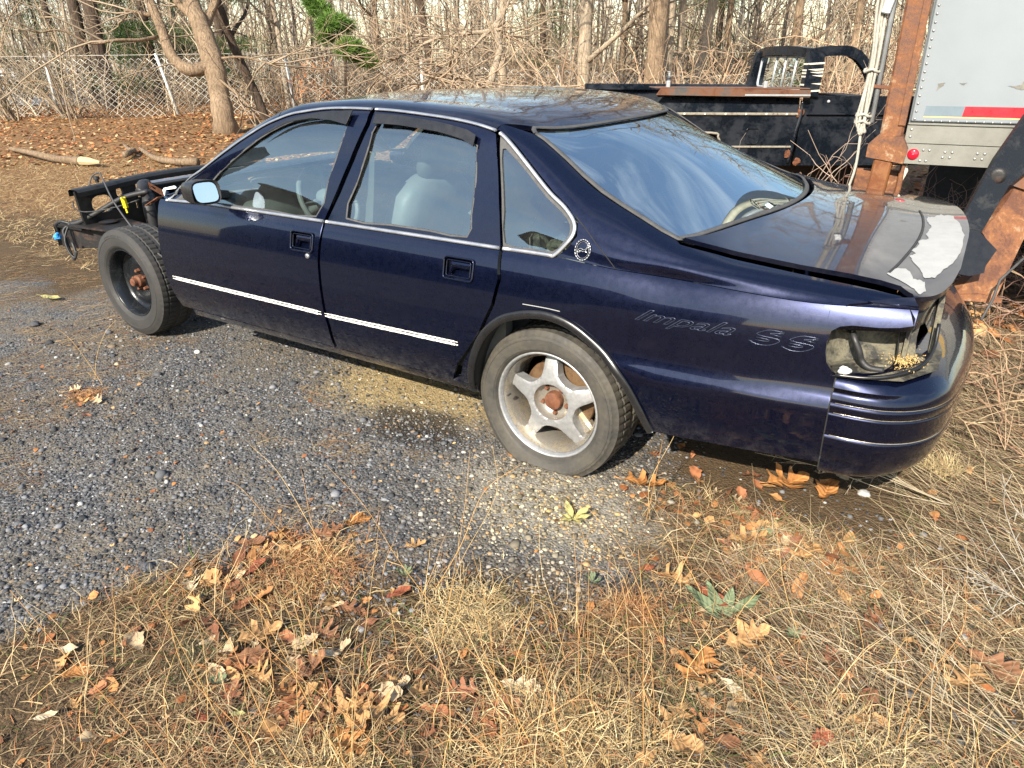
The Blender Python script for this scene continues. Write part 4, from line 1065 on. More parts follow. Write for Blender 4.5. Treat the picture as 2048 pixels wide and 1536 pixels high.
def steel(cx, s):
    C = np.array((cx[0], s*.785, cx[2])); W = empty('front_wheel'); cpar(W)
    def wp(o): o.parent = W; o.matrix_parent_inverse = Matrix.Identity(4); return o
    wp(tyre(C, .331, .200, .236, s, MAT['tyre_dark'], 'tyre', 56, .004))
    m = MB(); pr = [(.185, -.09), (.178, .02), (.180, .045), (.188, .062), (.190, .078), (.197, .088), (.200, .098), (.2055, .1015), (.2085, .098), (.209, .090), (.204, .082)]
    m.lathe([(r_, s*y) for r_, y in pr], C, 'y', 72); wp(m.build('steel_rim', MAT['steelwheel'], None, True))
    m = MB(); pr = [(.181, .030), (.172, .022), (.160, .012), (.148, .012), (.135, .022), (.118, .030), (.095, .026), (.082, .020), (.040, .020), (0, .020)]
    m.lathe([(r_, s*y) for r_, y in pr], C, 'y', 64); wp(m.build('wheel_disc', MAT['steelwheel'], None, True))
    m = MB(); m.lathe([(0, s*.088), (.020, s*.087), (.0245, s*.082), (.026, s*.060), (.031, s*.056), (.036, s*.050), (.036, s*.018)], C, 'y', 24); wp(m.build('hub', MAT['rust'], None, auto=35))
    for k in range(5):
        a = math.radians(100)+k*2*math.pi/5; q = C+np.array((.0605*math.cos(a), 0, .0605*math.sin(a))); m = MB()
        m.lathe([(0, s*.047), (.006, s*.047), (.0105, s*.043), (.0115, s*.030), (.0135, s*.020)], q, 'y', 6); wp(m.build('wheel_nut', MAT['rust'], None))
    if s < 0:
        V, F = letter_mesh('GENERAL', 0.0, .018, 'NONE', 1.15)
        x0, x1 = V[:, 0].min(), V[:, 0].max(); a = math.radians(118)-(V[:, 0]-x0)/(x1-x0)*math.radians(40)
        rr = .278+V[:, 1]*.026; yy = np.interp(rr, [.25, .2655, .2943, .309], [.962, .9, .9, .9])*0
        # follow the side wall
        side = .131; ywall = np.interp(rr, [.206, .233, .2655, .2943, .309], [.80, .96, 1.0, .965, .90])*.118
        wp(mk('tyre_lettering', np.stack([C[0]+rr*np.cos(a), C[1]+s*(ywall+.0015+V[:, 2]*.026), C[2]+rr*np.sin(a)], 1), F, MAT['tyre_dark'], None, smooth=True))
    return W
for s in (-1, 1): alloy(RW, s); steel(FW, s)

# ---- cabin ---------------------------------------------------------
CAB = empty('cabin'); cpar(CAB)
def cab(m, name, mat, **k):
    o = m.build(name, MAT[mat], None, **k); o.parent = CAB; o.matrix_parent_inverse = Matrix.Identity(4); return o
m = MB(); m.box((-1.40, 0, .30), (1.84, 1.74, .04)); m.box((-.2, 0, .30), (.8, .96, .04)); m.box((-2.33, 0, .58), (.03, 1.70, .60)); m.box((.18, 0, .60), (.03, 1.45, .60)); cab(m, 'floor_pan', 'dark')
for y in (-.86, .86):
    m = MB(); m.box((-1.25, y, .60), (2.1, .05, .50)); cab(m, 'inner_door_panel', 'dash')
m = MB(); m.add([(-.02, -.74, .985), (.50, -.76, .965), (.62, -.4, .985), (.66, 0, .99), (.62, .4, .985), (.50, .76, .965), (-.02, .74, .985)], [tuple(range(7))]); cab(m, 'parcel_shelf', 'leather')
def cushion(m, c, d, rx=0.0, ry=0.0, p=4.0):
    V = []; F = []; a, b = 20, 10; M = Matrix.Translation(Vector(c)) @ Matrix.Rotation(ry, 4, 'Y')
    for i in range(b+1):
        th = math.pi*i/b
        for j in range(a):
            ph = 2*math.pi*j/a; q = (math.sin(th)*math.cos(ph), math.sin(th)*math.sin(ph), math.cos(th))
            k = sum(abs(v)**p for v in q)**(-1/p); V.append(M @ Vector((q[0]*k*d[0]/2, q[1]*k*d[1]/2, q[2]*k*d[2]/2)))
    for i in range(b):
        for j in range(a): F.append((i*a+j, (i+1)*a+j, (i+1)*a+(j+1) % a, i*a+(j+1) % a))
    m.add(V, F)
for y in (-.40, .40):
    m = MB(); cushion(m, (-1.30, y, .47), (.56, .54, .17)); cushion(m, (-1.0, y, .77), (.17, .53, .62), 0, .35); cab(m, 'front_seat', 'leather', smooth=True)
    m = MB(); cushion(m, (-.885, y, 1.115), (.10, .27, .17), 0, .3, 3); m.tube([(-.91, y-.05, 1.0), (-.90, y-.05, 1.1)], .007, 6); m.tube([(-.91, y+.05, 1.0), (-.90, y+.05, 1.1)], .007, 6); cab(m, 'headrest', 'dash', smooth=True)
m = MB(); cushion(m, (-.30, 0, .45), (.56, 1.42, .20)); cushion(m, (-.02, 0, .72), (.20, 1.42, .58), 0, .42); cab(m, 'rear_bench', 'leather', smooth=True)
for y in (-.40, .40):
    m = MB(); m.prism([(-.13, 0), (.13, 0), (.09, .05), (.03, .095), (-.03, .10), (-.09, .05)], lambda u, v, d: (.08+d+v*.4, y+u, .965+v), .05); cab(m, 'rear_headrest', 'dash', auto=40)
m = MB(); cushion(m, (-2.08, 0, .79), (.50, 1.44, .27), 0, .10, 6); m.box((-1.85, 0, .60), (.30, .30, .42), bev=.03); cab(m, 'dashboard', 'dash', smooth=True)
m = MB(); cushion(m, (-1.98, -.39, .955), (.22, .42, .07), 0, .1, 3); cab(m, 'instrument_hood', 'dash', smooth=True)
m = MB(); M = Matrix.Translation((-1.66, -.39, .87)) @ Matrix.Rotation(math.radians(62), 4, 'Y')
m.tube([M @ Vector((.185*math.cos(a), .185*math.sin(a), 0)) for a in np.linspace(0, 2*math.pi, 33)[:-1]], .014, 8, closed=True)
for a in (0.2, 2.94, math.pi*1.5): m.tube([M @ Vector((.03*math.cos(a), .03*math.sin(a), -.02)), M @ Vector((.18*math.cos(a), .18*math.sin(a), 0))], .012, 6)
m.lathe([(0, .04), (.05, .035), (.06, 0), (.05, -.03)], (-1.68, -.39, .87), 'x', 20); m.tube([(-1.68, -.39, .865), (-1.95, -.39, .74)], .035, 10); cab(m, 'steering_wheel', 'leather', auto=45)
m = MB(); cushion(m, (-1.72, .05, 1.285), (.04, .22, .07), 0, .2, 3); m.tube([(-1.72, .05, 1.31), (-1.70, .05, 1.35)], .008, 6); cab(m, 'rear_view_mirror', 'plastic', smooth=True)
# seat belts and loose things on the back seat
m = MB(); m.tube(catmull([(-.93, -.80, 1.20), (-.98, -.79, .95), (-1.02, -.80, .70), (-1.05, -.82, .45)], 5), .022, 4, flat=(1, .1)); cab(m, 'seat_belt', 'dash')
V = []; m = MB()
for i in range(9):
    m.add(*blob((-.38+rng.normal(0, .12), -.58+rng.normal(0, .08), .62+rng.uniform(0, .22)), rng.uniform(.05, .10), 1, i+20, (1, .8, .8), .9))
cab(m, 'loose_parts_heap', 'grime')
m = MB(); m.tube(catmull([(-.55, -.62, .62), (-.53, -.63, .85), (-.50, -.64, .93)], 4), .016, 8); m.add(*blob((-.48, -.64, .955), .05, 2, 5, (1.2, .8, .35), .2)); cab(m, 'loose_lever', 'leather', smooth=True)
hl = [np.array((x, .44)) for x in np.linspace(-1.50, -.32, 8)]+[np.array((-.25, 1.0))]+[np.array((x, 1.56)) for x in np.linspace(-.32, -1.50, 8)]
o = panel('headliner', US, hl, MAT['headliner'], None, off=-.045, thick=.004, step=.07, edge=False); o.parent = CAB; o.matrix_parent_inverse = Matrix.Identity(4)
# underside
m = MB(); m.box((-.6, 0, .235), (3.4, 1.3, .05)); m.box((.95, 0, .37), (.62, 1.35, .22)); m.tube([(-2.5, -.35, .21), (.8, -.35, .22)], .04, 8); cpar(m.build('underbody', MAT['rustblk']))
m = MB(); m.tube([(0, -.72, .273), (0, .72, .273)], .045, 10); m.lathe([(.0, -.15), (.09, -.12), (.13, 0), (.09, .12), (0, .15)], (0, 0, .275), 'y', 16); cpar(m.build('rear_axle', MAT['rustblk'], None, True))

# ---- bare front end ------------------------------------------------
FE = empty('exposed_front_end'); cpar(FE)
def fe(m, name, mat, **k):
    o = m.build(name, MAT[mat], None, **k); o.parent = FE; o.matrix_parent_inverse = Matrix.Identity(4); return o
X0 = -3.62
def ell(cy, cz, a, b, n=18, p=2.6):
    return [(cy+a*abs(math.cos(t))**(2/p)*np.sign(math.cos(t)), cz+b*abs(math.sin(t))**(2/p)*np.sign(math.sin(t))) for t in np.linspace(0, 2*math.pi, n+1)[:-1]]
m = MB(); m.prism([(-.745, .80), (-.735, .62), (-.70, .50), (-.30, .50), (-.30, .60), (.30, .60), (.30, .50), (.70, .50), (.745, .80), (.40, .825), (-.40, .825)], lambda u, v, d: (X0+d, u, v), .022,
    [ell(-.585, .70, .072, .056), ell(-.455, .755, .024, .030), ell(-.44, .66, .015, .010), ell(.585, .70, .072, .056), [(-.335, .70), (-.335, .80), (.335, .80), (.335, .70)], [(-.36, .63), (-.36, .68), (-.345, .68), (-.345, .63)]]); fe(m, 'radiator_support', 'black')
m = MB(); V = []
tb_ = catmull([(-3.62, -.75, .80), (-3.63, -.55, .81), (-3.66, -.30, .825), (-3.67, 0, .83), (-3.66, .30, .825), (-3.63, .55, .81), (-3.62, .75, .80)], 4)
for p in tb_: V += [(p[0]-.05, p[1], p[2]-.035), (p[0]-.05, p[1], p[2]), (p[0]-.03, p[1], p[2]+.012), (p[0]+.05, p[1], p[2]+.012), (p[0]+.07, p[1], p[2]-.002), (p[0]+.07, p[1], p[2]-.03)]
m.add(V, [(i*6+k, i*6+k+1, (i+1)*6+k+1, (i+1)*6+k) for i in range(len(tb_)-1) for k in range(5)]); fe(m, 'upper_tie_bar', 'black', auto=40)
for s in (-1, 1):
    # frame horn: boxed rail ending in a raw cut
    m = MB(); sec = [(-.06, -.07), (.06, -.07), (.06, .07), (-.06, .07)]; path = [(-3.87, s*.72, .49), (-3.70, s*.70, .495), (-3.50, s*.60, .50), (-3.2, s*.50, .48), (-2.6, s*.46, .40), (-2.3, s*.50, .30)]; V = []
    for p in path: V += [(p[0], p[1]+a, p[2]+b) for a, b in sec]
    m.add(V, [(i*4+k, i*4+(k+1) % 4, (i+1)*4+(k+1) % 4, (i+1)*4+k) for i in range(len(path)-1) for k in range(4)])
    fe(m, 'frame_horn', 'rustblk')
    m = MB(); m.add([(-3.88, s*.80, .43), (-3.88, s*.80, .565), (-3.86, s*.56, .575), (-3.84, s*.50, .43)], [(0, 1, 2, 3)]); m.box((-3.74, s*.66, .565), (.30, .26, .012), s*-.1); fe(m, 'bumper_mount', 'black')
m = MB(); m.prism([(-3.80, -.80), (-3.30, -.74), (-3.28, -.50), (-3.62, -.46), (-3.80, -.56)], lambda u, v, d: (u, v, .585-d), .012, [ell(-3.52, -.62, .05, .05)]); m.lathe([(.05, .0), (.06, .012), (.045, .018), (0, .018)], (-3.52, -.62, .585), 'z', 16); fe(m, 'front_body_mount', 'rustblk', auto=40)
# radiator behind the support
m = MB(); m.box((-3.50, .10, .64), (.035, .80, .29), bev=.004); fe(m, 'radiator_core', 'black')
m = MB(); m.box((-3.50, .10, .795), (.06, .82, .03), bev=.008); m.box((-3.50, -.315, .64), (.06, .03, .30), bev=.008); fe(m, 'radiator_tank', 'trim', auto=40)
m = MB(); m.tube(catmull([(-3.47, -.33, .80), (-3.40, -.40, .81), (-3.34, -.44, .79), (-3.33, -.47, .775)], 5), .034, 12); m.tube(catmull([(-3.47, -.33, .715), (-3.42, -.37, .71), (-3.38, -.40, .66), (-3.37, -.40, .52)], 5), .04, 12); fe(m, 'radiator_hose', 'rubber', smooth=True)
# engine bay lumps
m = MB(); m.box((-2.85, .05, .58), (.62, .50, .30), bev=.05); m.tube([(-3.2, -.18, .66), (-2.5, -.18, .70)], .05, 10); m.tube([(-3.2, .24, .66), (-2.5, .24, .70)], .05, 10); m.lathe([(0, .05), (.07, .05), (.07, 0), (.05, -.02)], (-3.16, -.24, .67), 'x', 16); fe(m, 'engine_block', 'rustblk', auto=40)
m = MB(); m.lathe([(0, -.05), (.05, -.05), (.066, -.03), (.066, .04), (.05, .05), (0, .05)], (-3.06, -.40, .66), 'x', 20); m.tube([(-3.05, -.40, .72), (-3.05, -.44, .74)], .02, 8); fe(m, 'alternator', 'alu', auto=40)
m = MB(); m.box((-2.44, 0, .62), (.03, 1.3, .56), bev=.01); m.box((-2.48, .1, .94), (.16, 1.4, .03), 0, 0, .1, .01); fe(m, 'firewall', 'black')
m = MB(); m.box((-2.95, -.50, .42), (.5, .10, .16), bev=.02); m.box((-2.95, .50, .42), (.5, .10, .16), bev=.02); m.tube([(-2.944, -.66, .331), (-2.944, .66, .331)], .03, 8); fe(m, 'suspension_arm', 'rustblk', auto=40)
# far inner fender, ragged
m = MB(); m.prism([(-3.6, .55), (-2.6, .55), (-2.5, .80), (-2.62, .88), (-2.72, .82), (-2.78, .87), (-2.9, .80), (-3.6, .80)], lambda u, v, d: (u, .66+d, v), .01); fe(m, 'inner_fender', 'black')
m = MB(); m.prism([(0, 0), (.17, 0), (.17, .035), (0, .035)], lambda u, v, d: (-3.16+u*.8, -.50+u*.35, .83+v-u*.5-d), .006, [ell(.035, .0175, .018, .008)]); m.prism([(0, 0), (.19, 0), (.19, .04), (0, .04)], lambda u, v, d: (-3.22+u*.85, -.52+v, .715+u*.35-d), .006, [ell(.03, .02, .014, .009)]); fe(m, 'rusty_bracket', 'rust')
m = MB(); m.box((-2.93, -.50, .80), (.14, .03, .10), 0, .0, -.2, .012); fe(m, 'white_bottle', 'adhesive', auto=40)
m = MB()
for k in range(7):
    a = rng.uniform(-.03, .03, 3); m.tube(catmull([(-2.98+a[0], -.52+a[1], .72), (-2.92+a[1], -.58+a[0], .70+a[2]), (-2.95, -.60+a[2], .62+a[0]), (-2.90+a[0], -.57, .58+a[1])], 5), .006, 5)
fe(m, 'silver_hose_bundle', 'trim', smooth=True)
# wiring looms, cable, plugs
m = MB()
for pts, r_ in (([(-3.25, -.46, .79), (-3.40, -.55, .75), (-3.55, -.66, .66), (-3.66, -.73, .60), (-3.72, -.76, .585)], .016), ([(-3.72, -.76, .585), (-3.78, -.79, .60), (-3.84, -.80, .575), (-3.86, -.79, .53)], .010),
                ([(-3.72, -.76, .59), (-3.74, -.81, .55), (-3.72, -.82, .48), (-3.70, -.82, .40), (-3.66, -.83, .37), (-3.64, -.82, .42), (-3.67, -.81, .48)], .009), ([(-3.72, -.78, .58), (-3.71, -.83, .50), (-3.68, -.84, .42), (-3.64, -.83, .385), (-3.62, -.82, .43)], .007),
                ([(-3.62, -.76, .74), (-3.60, -.77, .70), (-3.52, -.74, .68), (-3.40, -.62, .70), (-3.3, -.5, .74)], .004)):
    m.tube(catmull(pts, 6), r_, 7)
fe(m, 'wiring_loom', 'rubber', smooth=True)
m = MB(); m.tube(catmull([(-3.66, -.62, .80), (-3.66, -.58, .87), (-3.60, -.56, .895), (-3.50, -.60, .88), (-3.2, -.72, .76), (-2.85, -.80, .60), (-2.55, -.82, .48)], 8), .005, 6); fe(m, 'hood_release_cable', 'greyrub', smooth=True)
m = MB(); m.lathe([(0, .03), (.018, .03), (.02, .012), (.012, .008), (.012, -.01)], (-3.61, -.58, .845), 'z', 12); fe(m, 'rubber_stop', 'rubber', auto=40)
m = MB(); m.box((-3.36, -.57, .725), (.028, .028, .075), .2, .1, 0, .006); m.tube([(-3.36, -.57, .69), (-3.355, -.57, .66)], .006, 6); fe(m, 'yellow_connector', 'yellow', auto=40)
m = MB(); m.box((-3.80, -.83, .505), (.05, .03, .026), .4, .2, 0, .006); m.box((-3.785, -.835, .52), (.018, .03, .03), .4, .2, 0, .006); m.box((-3.82, -.83, .50), (.02, .028, .038), .4, .0, 0, .006); fe(m, 'blue_connector', 'blue', auto=40)
# ================================================================== pickup behind the sedan
TA = math.radians(37); _j = on_z((1583, 329), .335)
TR0 = np.array((_j[0]-.48*math.cos(TA), _j[1]-.48*math.sin(TA), 0))
TRK = empty('pickup_truck', TR0, 'gutted black pickup with rusty bed rail, standing between the sedan and the fence', 'pickup', rz=TA); TRK.rotation_euler = (0, math.radians(1.2), TA)
def trk(m, name, mat, par=None, **k):
    o = m.build(name, mat if not isinstance(mat, str) else MAT[mat], None, **k); o.parent = par or TRK; return o
MAT['truck'] = rusty('faded_black_paint', (.006, .009, .014), (.010, .014, .022), .5, 3, .5, metal=.1, bmp=.08)
MAT['truck_edge'] = rusty('chalky_seam', (.30, .28, .23), (.12, .07, .04), .8, 22, .58, bmp=.2)
MAT['rail'] = rusty('flaking_rail', (.09, .085, .08), (.17, .075, .04), .8, 5, .47, bmp=.3, c3=(.10, .04, .022))
MAT['frame_grey'] = plain('grey_window_frame', (.42, .44, .45), .45, .3, .15, 20)
MAT['tape'] = plain('cream_tape', (.72, .68, .55), .6, 0, .1, 30)
# local axes: x forward (right in the picture), y away, z up; y = 0 is the near side
BL, BR = -2.0, .46
# bed side with wheel opening, pressed upper channel
whl = [(-1.47, .335), (-1.47, .54), (-1.42, .655), (-1.31, .70), (-.55, .70), (-.46, .65), (-.42, .54), (-.42, .335)]
m = MB(); m.prism([(BL, .42), (BL, .90), (BR, .90), (BR, .335)]+[(-.41, .335)]+[(x+0, z) for x, z in whl[::-1]]+[(-1.48, .335), (BL+.02, .36)], lambda u, v, d: (u, .012*math.sin((v-.3)*4.5)+d, v), .02)
bed = trk(m, 'bed_side', 'truck')
m = MB(); m.prism([(BL, .90), (BR, .90), (BR, 1.10), (-1.05, 1.105), (BL, 1.105)], lambda u, v, d: (u, .055*min(1, (v-.90)/.05)*(1 if u > -1.3 else .35)+d, v), .015); trk(m, 'bed_side_upper', 'truck', bed)
m = MB(); m.box((-.77, -.004, .905), (2.44, .022, .028), bev=.006); trk(m, 'bed_seam', 'truck_edge', bed)
m = MB(); m.box((.03, .004, .545), (.80, .022, .022), bev=.005); trk(m, 'lower_seam', 'truck_edge', bed)
m = MB()
for k in range(10): m.box((-1.85+k*.24, -.014, .905), (.02, .01, .02), bev=.003)
trk(m, 'seam_clips', 'tape', bed)['kind'] = 'stuff'
m = MB(); m.tube([(x, -.006, z) for x, z in catmull(whl, 4)], .014, 6); trk(m, 'wheel_opening_lip', 'truck_edge', bed, smooth=True)
m = MB(); m.box((-.95, .35, .50), (1.2, .5, .5)); m.box((-.75, .9, .42), (2.4, 1.5, .05)); trk(m, 'bed_floor', 'dark')
m = MB(); m.tube([(x, -.003, z) for x, z in rrect(-.06, .665, .15, .17, .03)], .004, 5, closed=True); trk(m, 'fuel_flap', 'truck', bed, smooth=True)
# rails
m = MB(); m.prism([(-1.25, 1.105), (.52, 1.085), (.52, 1.165), (-1.20, 1.18)], lambda u, v, d: (u, -.075+d, v), .012); m.box((-.38, .06, 1.178), (1.78, .27, .014), 0, .0, 0, .004)
rl = trk(m, 'bed_rail', 'rail')
m = MB(); m.box((.14, -.083, 1.108), (.76, .012, .020), bev=.003)
trk(m, 'rail_lip', 'frame_grey', rl)
for x in (-1.10, .02):
    m = MB(); m.box((x, .02, 1.21), (.04, .05, .08), bev=.008); trk(m, 'rail_post', 'frame_grey', rl, auto=40)
m = MB(); m.box((-.6, 1.72, 1.12), (2.3, .10, .08), bev=.01); m.box((-.6, 1.74, .80), (2.3, .03, .6)); trk(m, 'far_bed_side', 'truck')
m = MB(); m.box((BL-.01, .9, .85), (.03, 1.7, .50), bev=.01); m.box((BL-.05, .02, .88), (.09, .09, .42), bev=.02); m.box((BL-.2, .6, 1.06), (.4, 1.2, .03)); trk(m, 'tailgate', 'truck', auto=40)
m = MB(); m.box((.435, .9, .80), (.03, 1.7, .62), bev=.01); trk(m, 'bed_front_wall', 'truck')
# cab
CX = .50
m = MB(); m.prism([(CX, .335), (CX, 1.10), (CX+1.50, 1.10), (CX+1.55, .335)], lambda u, v, d: (u, .035*max(0, (v-.9)/.2)+.012*math.sin((v-.3)*4.5)+d, v), .02); cs = trk(m, 'cab_side', 'truck')
m = MB(); m.box((CX+.80, .0, .905), (1.5, .018, .016), bev=.005); trk(m, 'cab_crease', 'truck', cs)
m = MB(); m.tube(catmull([(CX-.02, .005, 1.05), (CX-.02, -.004, .90), (CX-.05, -.004, .70), (CX-.06, .0, .50), (CX-.08, .01, .36)], 5), .022, 8); trk(m, 'cab_corner_rib', 'truck', cs, smooth=True)
for x, z in ((CX-.03, .92), (CX-.10, .47), (CX+.02, .38)):
    m = MB(); m.add(*blob((x, -.012, z), .045, 1, int(x*100+z*50), (1, .15, .9), .8)); trk(m, 'rust_scab', 'rust', cs)
for x in (CX+.30,):
    m = MB(); m.lathe([(0, -.02), (.014, -.018), (.018, 0)], (x, .03, 1.04), 'y', 12); trk(m, 'round_plug', 'frame_grey', cs, smooth=True)
# pillars, roof and windows of the cab
def bar(path, w_, d_, name, mat='truck', par=None):
    P = catmull(path, 6); V = []; T, Nn, B = frames(P)
    m = MB()
    for p, t in zip(P, T):
        side = np.array((0, 1.0, 0)) if abs(t[1]) < .8 else np.array((1.0, 0, 0)); nn = np.cross(t, side); nn /= np.linalg.norm(nn); sd_ = np.cross(nn, t)
        V += [p+nn*w_/2-sd_*d_/2, p+nn*w_/2+sd_*d_/2, p-nn*w_/2+sd_*d_/2, p-nn*w_/2-sd_*d_/2]
    m.add(V, [(i*4+k, i*4+(k+1) % 4, (i+1)*4+(k+1) % 4, (i+1)*4+k) for i in range(len(P)-1) for k in range(4)]+[(0, 1, 2, 3), (len(V)-4, len(V)-1, len(V)-2, len(V)-3)])
    return trk(m, name, mat, par, auto=45)
RZ = 1.575
bar([(CX+.05, .035, 1.09), (CX+.065, .06, 1.25), (CX+.085, .10, 1.42), (CX+.10, .13, RZ-.03)], .19, .09, 'rear_pillar')
bar([(CX+.05, 1.72, 1.09), (CX+.065, 1.70, 1.25), (CX+.085, 1.66, 1.42), (CX+.10, 1.63, RZ-.03)], .19, .09, 'rear_pillar')
bar([(CX+.10, .13, RZ-.03), (CX+.25, .135, RZ-.008), (CX+.45, .14, RZ-.006), (CX+.54, .135, RZ-.03), (CX+.62, .12, RZ-.08), (CX+.74, .08, 1.35), (CX+.86, .045, 1.10)], .105, .08, 'door_frame')
bar([(CX+.10, 1.63, RZ-.03), (CX+.25, 1.62, RZ-.008), (CX+.45, 1.62, RZ-.006), (CX+.62, 1.64, RZ-.08), (CX+.74, 1.68, 1.35), (CX+.86, 1.71, 1.10)], .105, .08, 'door_frame')
m = MB(); V = []
ys = np.linspace(.10, 1.66, 12); xs = np.linspace(CX+.07, CX+.62, 8)
for x in xs:
    for y in ys:
        q = (y-.88)/.78; e = (x-CX-.345)/.275; V.append((x, y, RZ+.03-.035*q**4-.02*abs(e)**3))
m.add(V, [(i*12+j, (i+1)*12+j, (i+1)*12+j+1, i*12+j+1) for i in range(7) for j in range(11)]); trk(m, 'cab_roof', 'rail', smooth=True)
# sliding rear window: frame bars and panes
bar([(CX+.085, .14, RZ-.035), (CX+.05, .5, RZ-.01), (CX+.04, .88, RZ-.002), (CX+.05, 1.3, RZ-.01), (CX+.085, 1.63, RZ-.035)], .10, .08, 'roof_rear_rail')
wf = lambda y, z: (CX+.055-.03*(1-((y-.88)/.75)**2)+(z-1.14)*.08, y, z)
rim = rrect(.88, 1.325, 1.40, .36, .06)
m = MB(); m.tube([wf(y, z) for y, z in rim], .016, 6, closed=True); wfr = trk(m, 'rear_window_frame', 'frame_grey', smooth=True)
for y in (.50, .78, 1.06):
    m = MB(); m.tube([wf(y, 1.15), wf(y, 1.5)], .012, 6); trk(m, 'window_bar', 'frame_grey', wfr, smooth=True)
edges_ = [.20, .50, .78, 1.06, 1.56]
for a, b in zip(edges_[:-1], edges_[1:]):
    m = MB(); m.add([wf(a+.01, 1.16), wf(b-.01, 1.16), wf(b-.01, 1.49), wf(a+.01, 1.49)], [(0, 1, 2, 3)]); trk(m, 'rear_window_pane', 'glass', wfr)
m = MB(); m.box((CX+.06, .88, 1.12), (.04, 1.6, .06), bev=.008); trk(m, 'cab_back_panel', 'truck')
# tape bands round the pillar
for z in (1.145, 1.215, 1.30, 1.335, 1.365, 1.43):
    yy = .035+(z-1.09)*.20; xx = CX+.05+(z-1.09)*.11
    m = MB(); h = .0085
    ring = [(xx-.100, yy-.050), (xx+.100, yy-.050), (xx+.100, yy+.050), (xx-.100, yy+.050)]
    m.add([(a, b, z-h+(.012 if a > xx else 0)) for a, b in ring]+[(a, b, z+h+(.012 if a > xx else 0)) for a, b in ring], [(i, (i+1) % 4, 4+(i+1) % 4, 4+i) for i in range(4)]); trk(m, 'tape_band', 'tape')
# windshield (tan sun shade behind it), small mirror
m = MB(); m.box((CX+.55, 1.52, 1.40), (.05, .03, .05), bev=.008); m.tube([(CX+.58, 1.52, 1.40), (CX+.68, 1.55, 1.42)], .012, 6); m.box((CX+.69, 1.56, 1.42), (.03, .03, .05), bev=.008); trk(m, 'dome_bracket', 'black', auto=40)
m = MB(); m.box((CX+.75, .88, .6), (1.4, 1.6, .5)); m.box((CX+1.1, .88, 1.0), (.4, 1.6, .12)); trk(m, 'cab_interior', 'dark')
m = MB(); m.box((-.1, .35, .22), (3.6, .09, .20), bev=.01); m.box((-.1, 1.40, .22), (3.6, .09, .20), bev=.01); m.box((-.5, .88, .20), (.2, 1.6, .30), bev=.02); trk(m, 'chassis', 'rustblk')

# ================================================================== box trailer
XA = np.array((.975, .222, 0)); NA = np.array((.222, -.975, 0))     # along the rear face, and out of it
TANG = .045; _d0 = float((on_z((1800, 325), .93)-CAM)@_f); TL = at_d((1800, 325), 3.75); TSC = 3.75/_d0; TZ = float(TL[2])-.93*TSC
TRL = empty('box_trailer', (TL[0], TL[1], TZ), 'white box trailer with riveted rear door, round red lamp and red reflector strip', 'trailer', rz=TANG); TRL.scale = (TSC, TSC, TSC)
def trl(m, name, mat, par=None, **k):
    o = m.build(name, mat if not isinstance(mat, str) else MAT[mat], None, **k); o.parent = par or TRL; return o
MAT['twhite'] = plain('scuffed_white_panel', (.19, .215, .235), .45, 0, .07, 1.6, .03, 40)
MAT['galv'] = plain('galvanised_sill', (.19, .19, .168), .5, .3, .16, 9, .12, 160)
MAT['rivet'] = plain('steel_rivet', (.30, .30, .29), .4, .6, .3, 40)
MAT['redlamp'] = plain('red_lens', (.55, .012, .03), .12, 0, .1, 10, coat=.5)
MAT['redtape'] = plain('red_reflector', (.36, .010, .022), .35, 0, .2, 12)
MAT['greytape'] = plain('grey_reflector', (.13, .17, .20), .4, 0, .12, 14)
MAT['yellowtape'] = plain('yellow_backing', (.70, .42, .03), .5, 0, .2, 18)
MAT['rustpost'] = rusty('heavy_rust_post', (.11, .042, .020), (.23, .095, .038), .85, 7.0, .49, bmp=.5, c3=(.36, .29, .20))
MAT['ruststub'] = rusty('orange_rust', (.22, .085, .025), (.16, .055, .02), .85, 14, .5, bmp=.3)
MAT['chip'] = rusty('bare_scuff', (.13, .125, .11), (.22, .21, .18), .8, 20, .5)
# local: x along the face to the right, y into the trailer, z up
W_, TH, TLN = 2.45, 3.9, 7.0
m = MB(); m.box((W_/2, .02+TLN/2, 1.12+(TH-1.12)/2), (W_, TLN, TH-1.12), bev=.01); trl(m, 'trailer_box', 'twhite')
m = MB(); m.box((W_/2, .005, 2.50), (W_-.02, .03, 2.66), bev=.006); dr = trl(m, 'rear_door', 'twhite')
m = MB(); m.prism([(.0, .93), (W_, .93), (W_, 1.045), (.0, 1.045)], lambda u, v, d: (u, -.03+d, v), .05); sl_ = trl(m, 'sill_lower', 'galv')
m = MB(); m.prism([(.0, 1.049), (W_, 1.049), (W_, 1.150), (.0, 1.150)], lambda u, v, d: (u, -.018+d, v), .04); su_ = trl(m, 'sill_upper', 'galv')
m = MB(); m.box((W_/2, -.012, 1.158), (W_, .03, .012), bev=.003); trl(m, 'sill_cap', 'galv')
m = MB(); m.box((W_/2, .5, .98), (W_-.1, .9, .05)); m.box((W_/2, 2.2, .86), (.9, 4.6, .16)); m.box((W_/2, 4.6, .35), (2.2, 2.2, 1.25)); trl(m, 'trailer_underframe', 'dark')
riv_me = None
def rivet(x, y, z, r_, par):
    global riv_me
    if riv_me is None:
        q = MB(); q.lathe([(0, -.55), (.5, -.48), (.85, -.28), (1.0, 0)], (0, 0, 0), 'y', 10); o = q.build('rivet', MAT['rivet'], None, True); riv_me = o.data
    else:
        o = bpy.data.objects.new('rivet', riv_me); COL.objects.link(o)
    o.scale = (r_, r_, r_); o.location = (x, y, z); o.parent = par; return o
for k in range(24): rivet(.030, -.012, 1.185+k*.043, .0075, dr)
for k in range(22): rivet(.085+k*.043, -.012, 1.176, .0065, dr)
